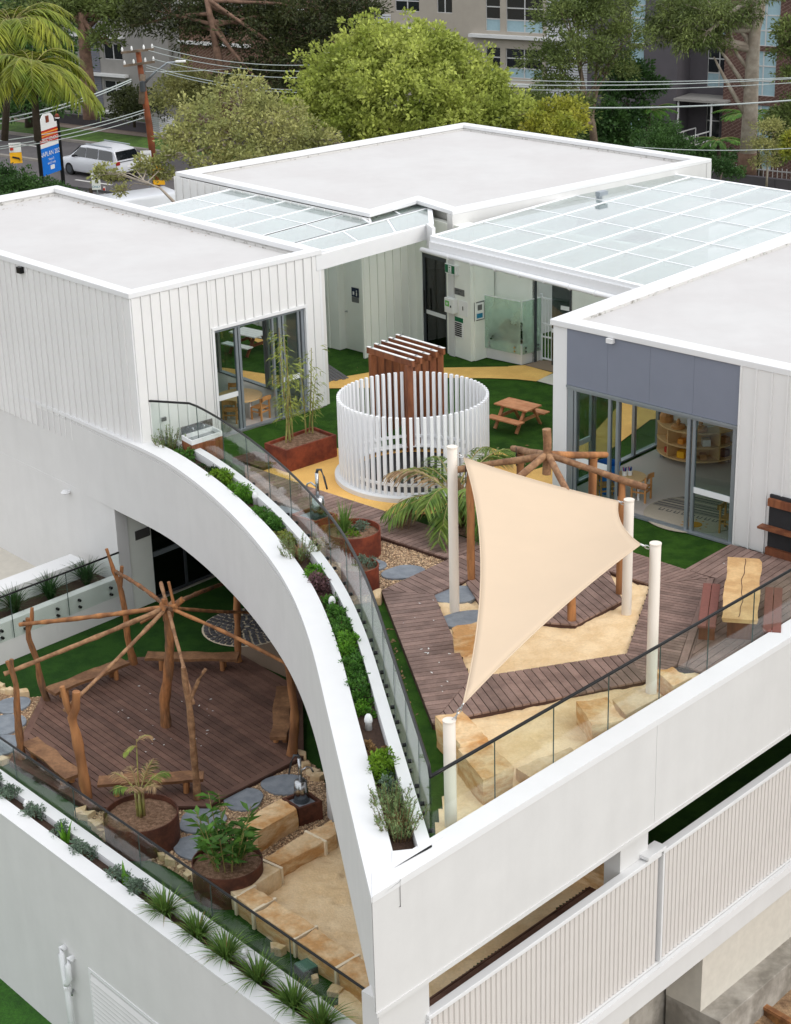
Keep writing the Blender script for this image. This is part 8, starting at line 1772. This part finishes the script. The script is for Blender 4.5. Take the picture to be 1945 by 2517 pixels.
for k, (a_, b_, lab) in enumerate((((-11.795, 93.500, 1.717), (-3.411, 84.000, 1.797), 'topmost wire running right from the utility pole'), ((-12.021, 93.500, 1.499), (-3.235, 84.000, 1.514), 'second wire running right from the utility pole'), ((-11.846, 93.500, 1.064), (-3.058, 84.000, 1.231), 'third wire running right from the utility pole'), ((-12.184, 93.500, 0.766), (-3.463, 84.000, 0.647), 'fourth wire running right from the utility pole'), ((-12.252, 93.500, 0.439), (-2.958, 110.000, -1.014), 'wire rising right from the pole past the brick block'), ((-12.194, 93.500, 0.643), (-3.563, 84.000, 0.538), 'lowest wire running right from the utility pole'))): wire(lab, a_, b_, .3, .017)
for k, (a_, b_, lab, r_) in enumerate((((5.067, 78.000, 1.745), (18.158, 76.000, 1.795), 'top wire in front of the charcoal block', .016), ((5.066, 78.000, 1.538), (18.160, 76.000, 1.761), 'second wire in front of the charcoal block', .02), ((5.065, 78.000, 1.330), (18.171, 76.000, 1.592), 'third wire in front of the charcoal block', .016), ((7.444, 77.000, 0.654), (17.974, 75.000, 1.039), 'thick cable below the wires before the charcoal block', .032), ((10.667, 76.000, -0.947), (18.098, 75.000, -0.980), 'lowest single wire above the right end of the back roof', .016))): wire(lab, a_, b_, .15, r_)
# ------------------------------------------------------------------ litter: pale petals and dry leaves on decks, turf and roof edges
def litter(name, label, polys, n, mt, seed, size=.03):
    rg = np.random.default_rng(seed); V = []; F = []
    for poly, z, k in polys:
        P = [V2(p) for p in poly]
        for _ in range(k):
            i = rg.integers(0, len(P)); w = rg.dirichlet(np.ones(len(P))); c = np.array(P).T @ w; a = rg.uniform(0, 6.28); s = size * rg.uniform(.5, 1.4); b = len(V)
            for dx, dy, dz in ((-1, 0, 0), (0, -.45, .15), (1, 0, .2), (0, .45, .15)): V.append((c[0] + s * (dx * math.cos(a) - dy * math.sin(a)), c[1] + s * (dx * math.sin(a) + dy * math.cos(a)), z + s * dz))
            F.append((b, b + 1, b + 2, b + 3))
    return tag(np_mesh(name, np.array(V), np.array(F), mt), label, 'litter', kind='stuff')
litter('petals', 'pale petals scattered on the decks', [(left_deck[0], ZD + .004, 16), (wall_deck[0], ZD + .004, 12), (OI, ZLD + .004, 26), ([Wp(0, .9), Wp(9, .9), Wp(9, 1.3), Wp(0, 1.3)], ZL - .012, 12), (platform[0], ZD + .014, 6)], 0, 'sign_white', 1, .028)
litter('dry_leaves', 'dry brown leaves on the turf and along the roof edges', [([(1.5, 36.6), (3.0, 36.8), (3.2, 34.6), (2.2, 34.6)], -.012, 24), ([(-1.4, 42.8), (.4, 42.0), (.2, 40.5), (-1.2, 40.8)], -.012, 10), ([(-0.310, 27.978, 0.000), (-0.176, 27.850, 0.000), (0.282, 23.896, 0.000), (0.165, 23.903, 0.000)], -.012, 30), ([Lp(.4, 10.4), Lp(4.8, 10.4), Lp(4.8, 10.1), Lp(.4, 10.1)], 3.505, 16), ([Lp(4.75, .6), Lp(4.85, 10), Lp(4.65, 10)], 3.505, 30), ([lerp(ROOF[5], ROOF[4], .05), lerp(ROOF[5], ROOF[4], .95), (8.3, 48.4), (2.5, 54.9)], 3.545, 20)], 0, 'dry_straw', 2, .035)
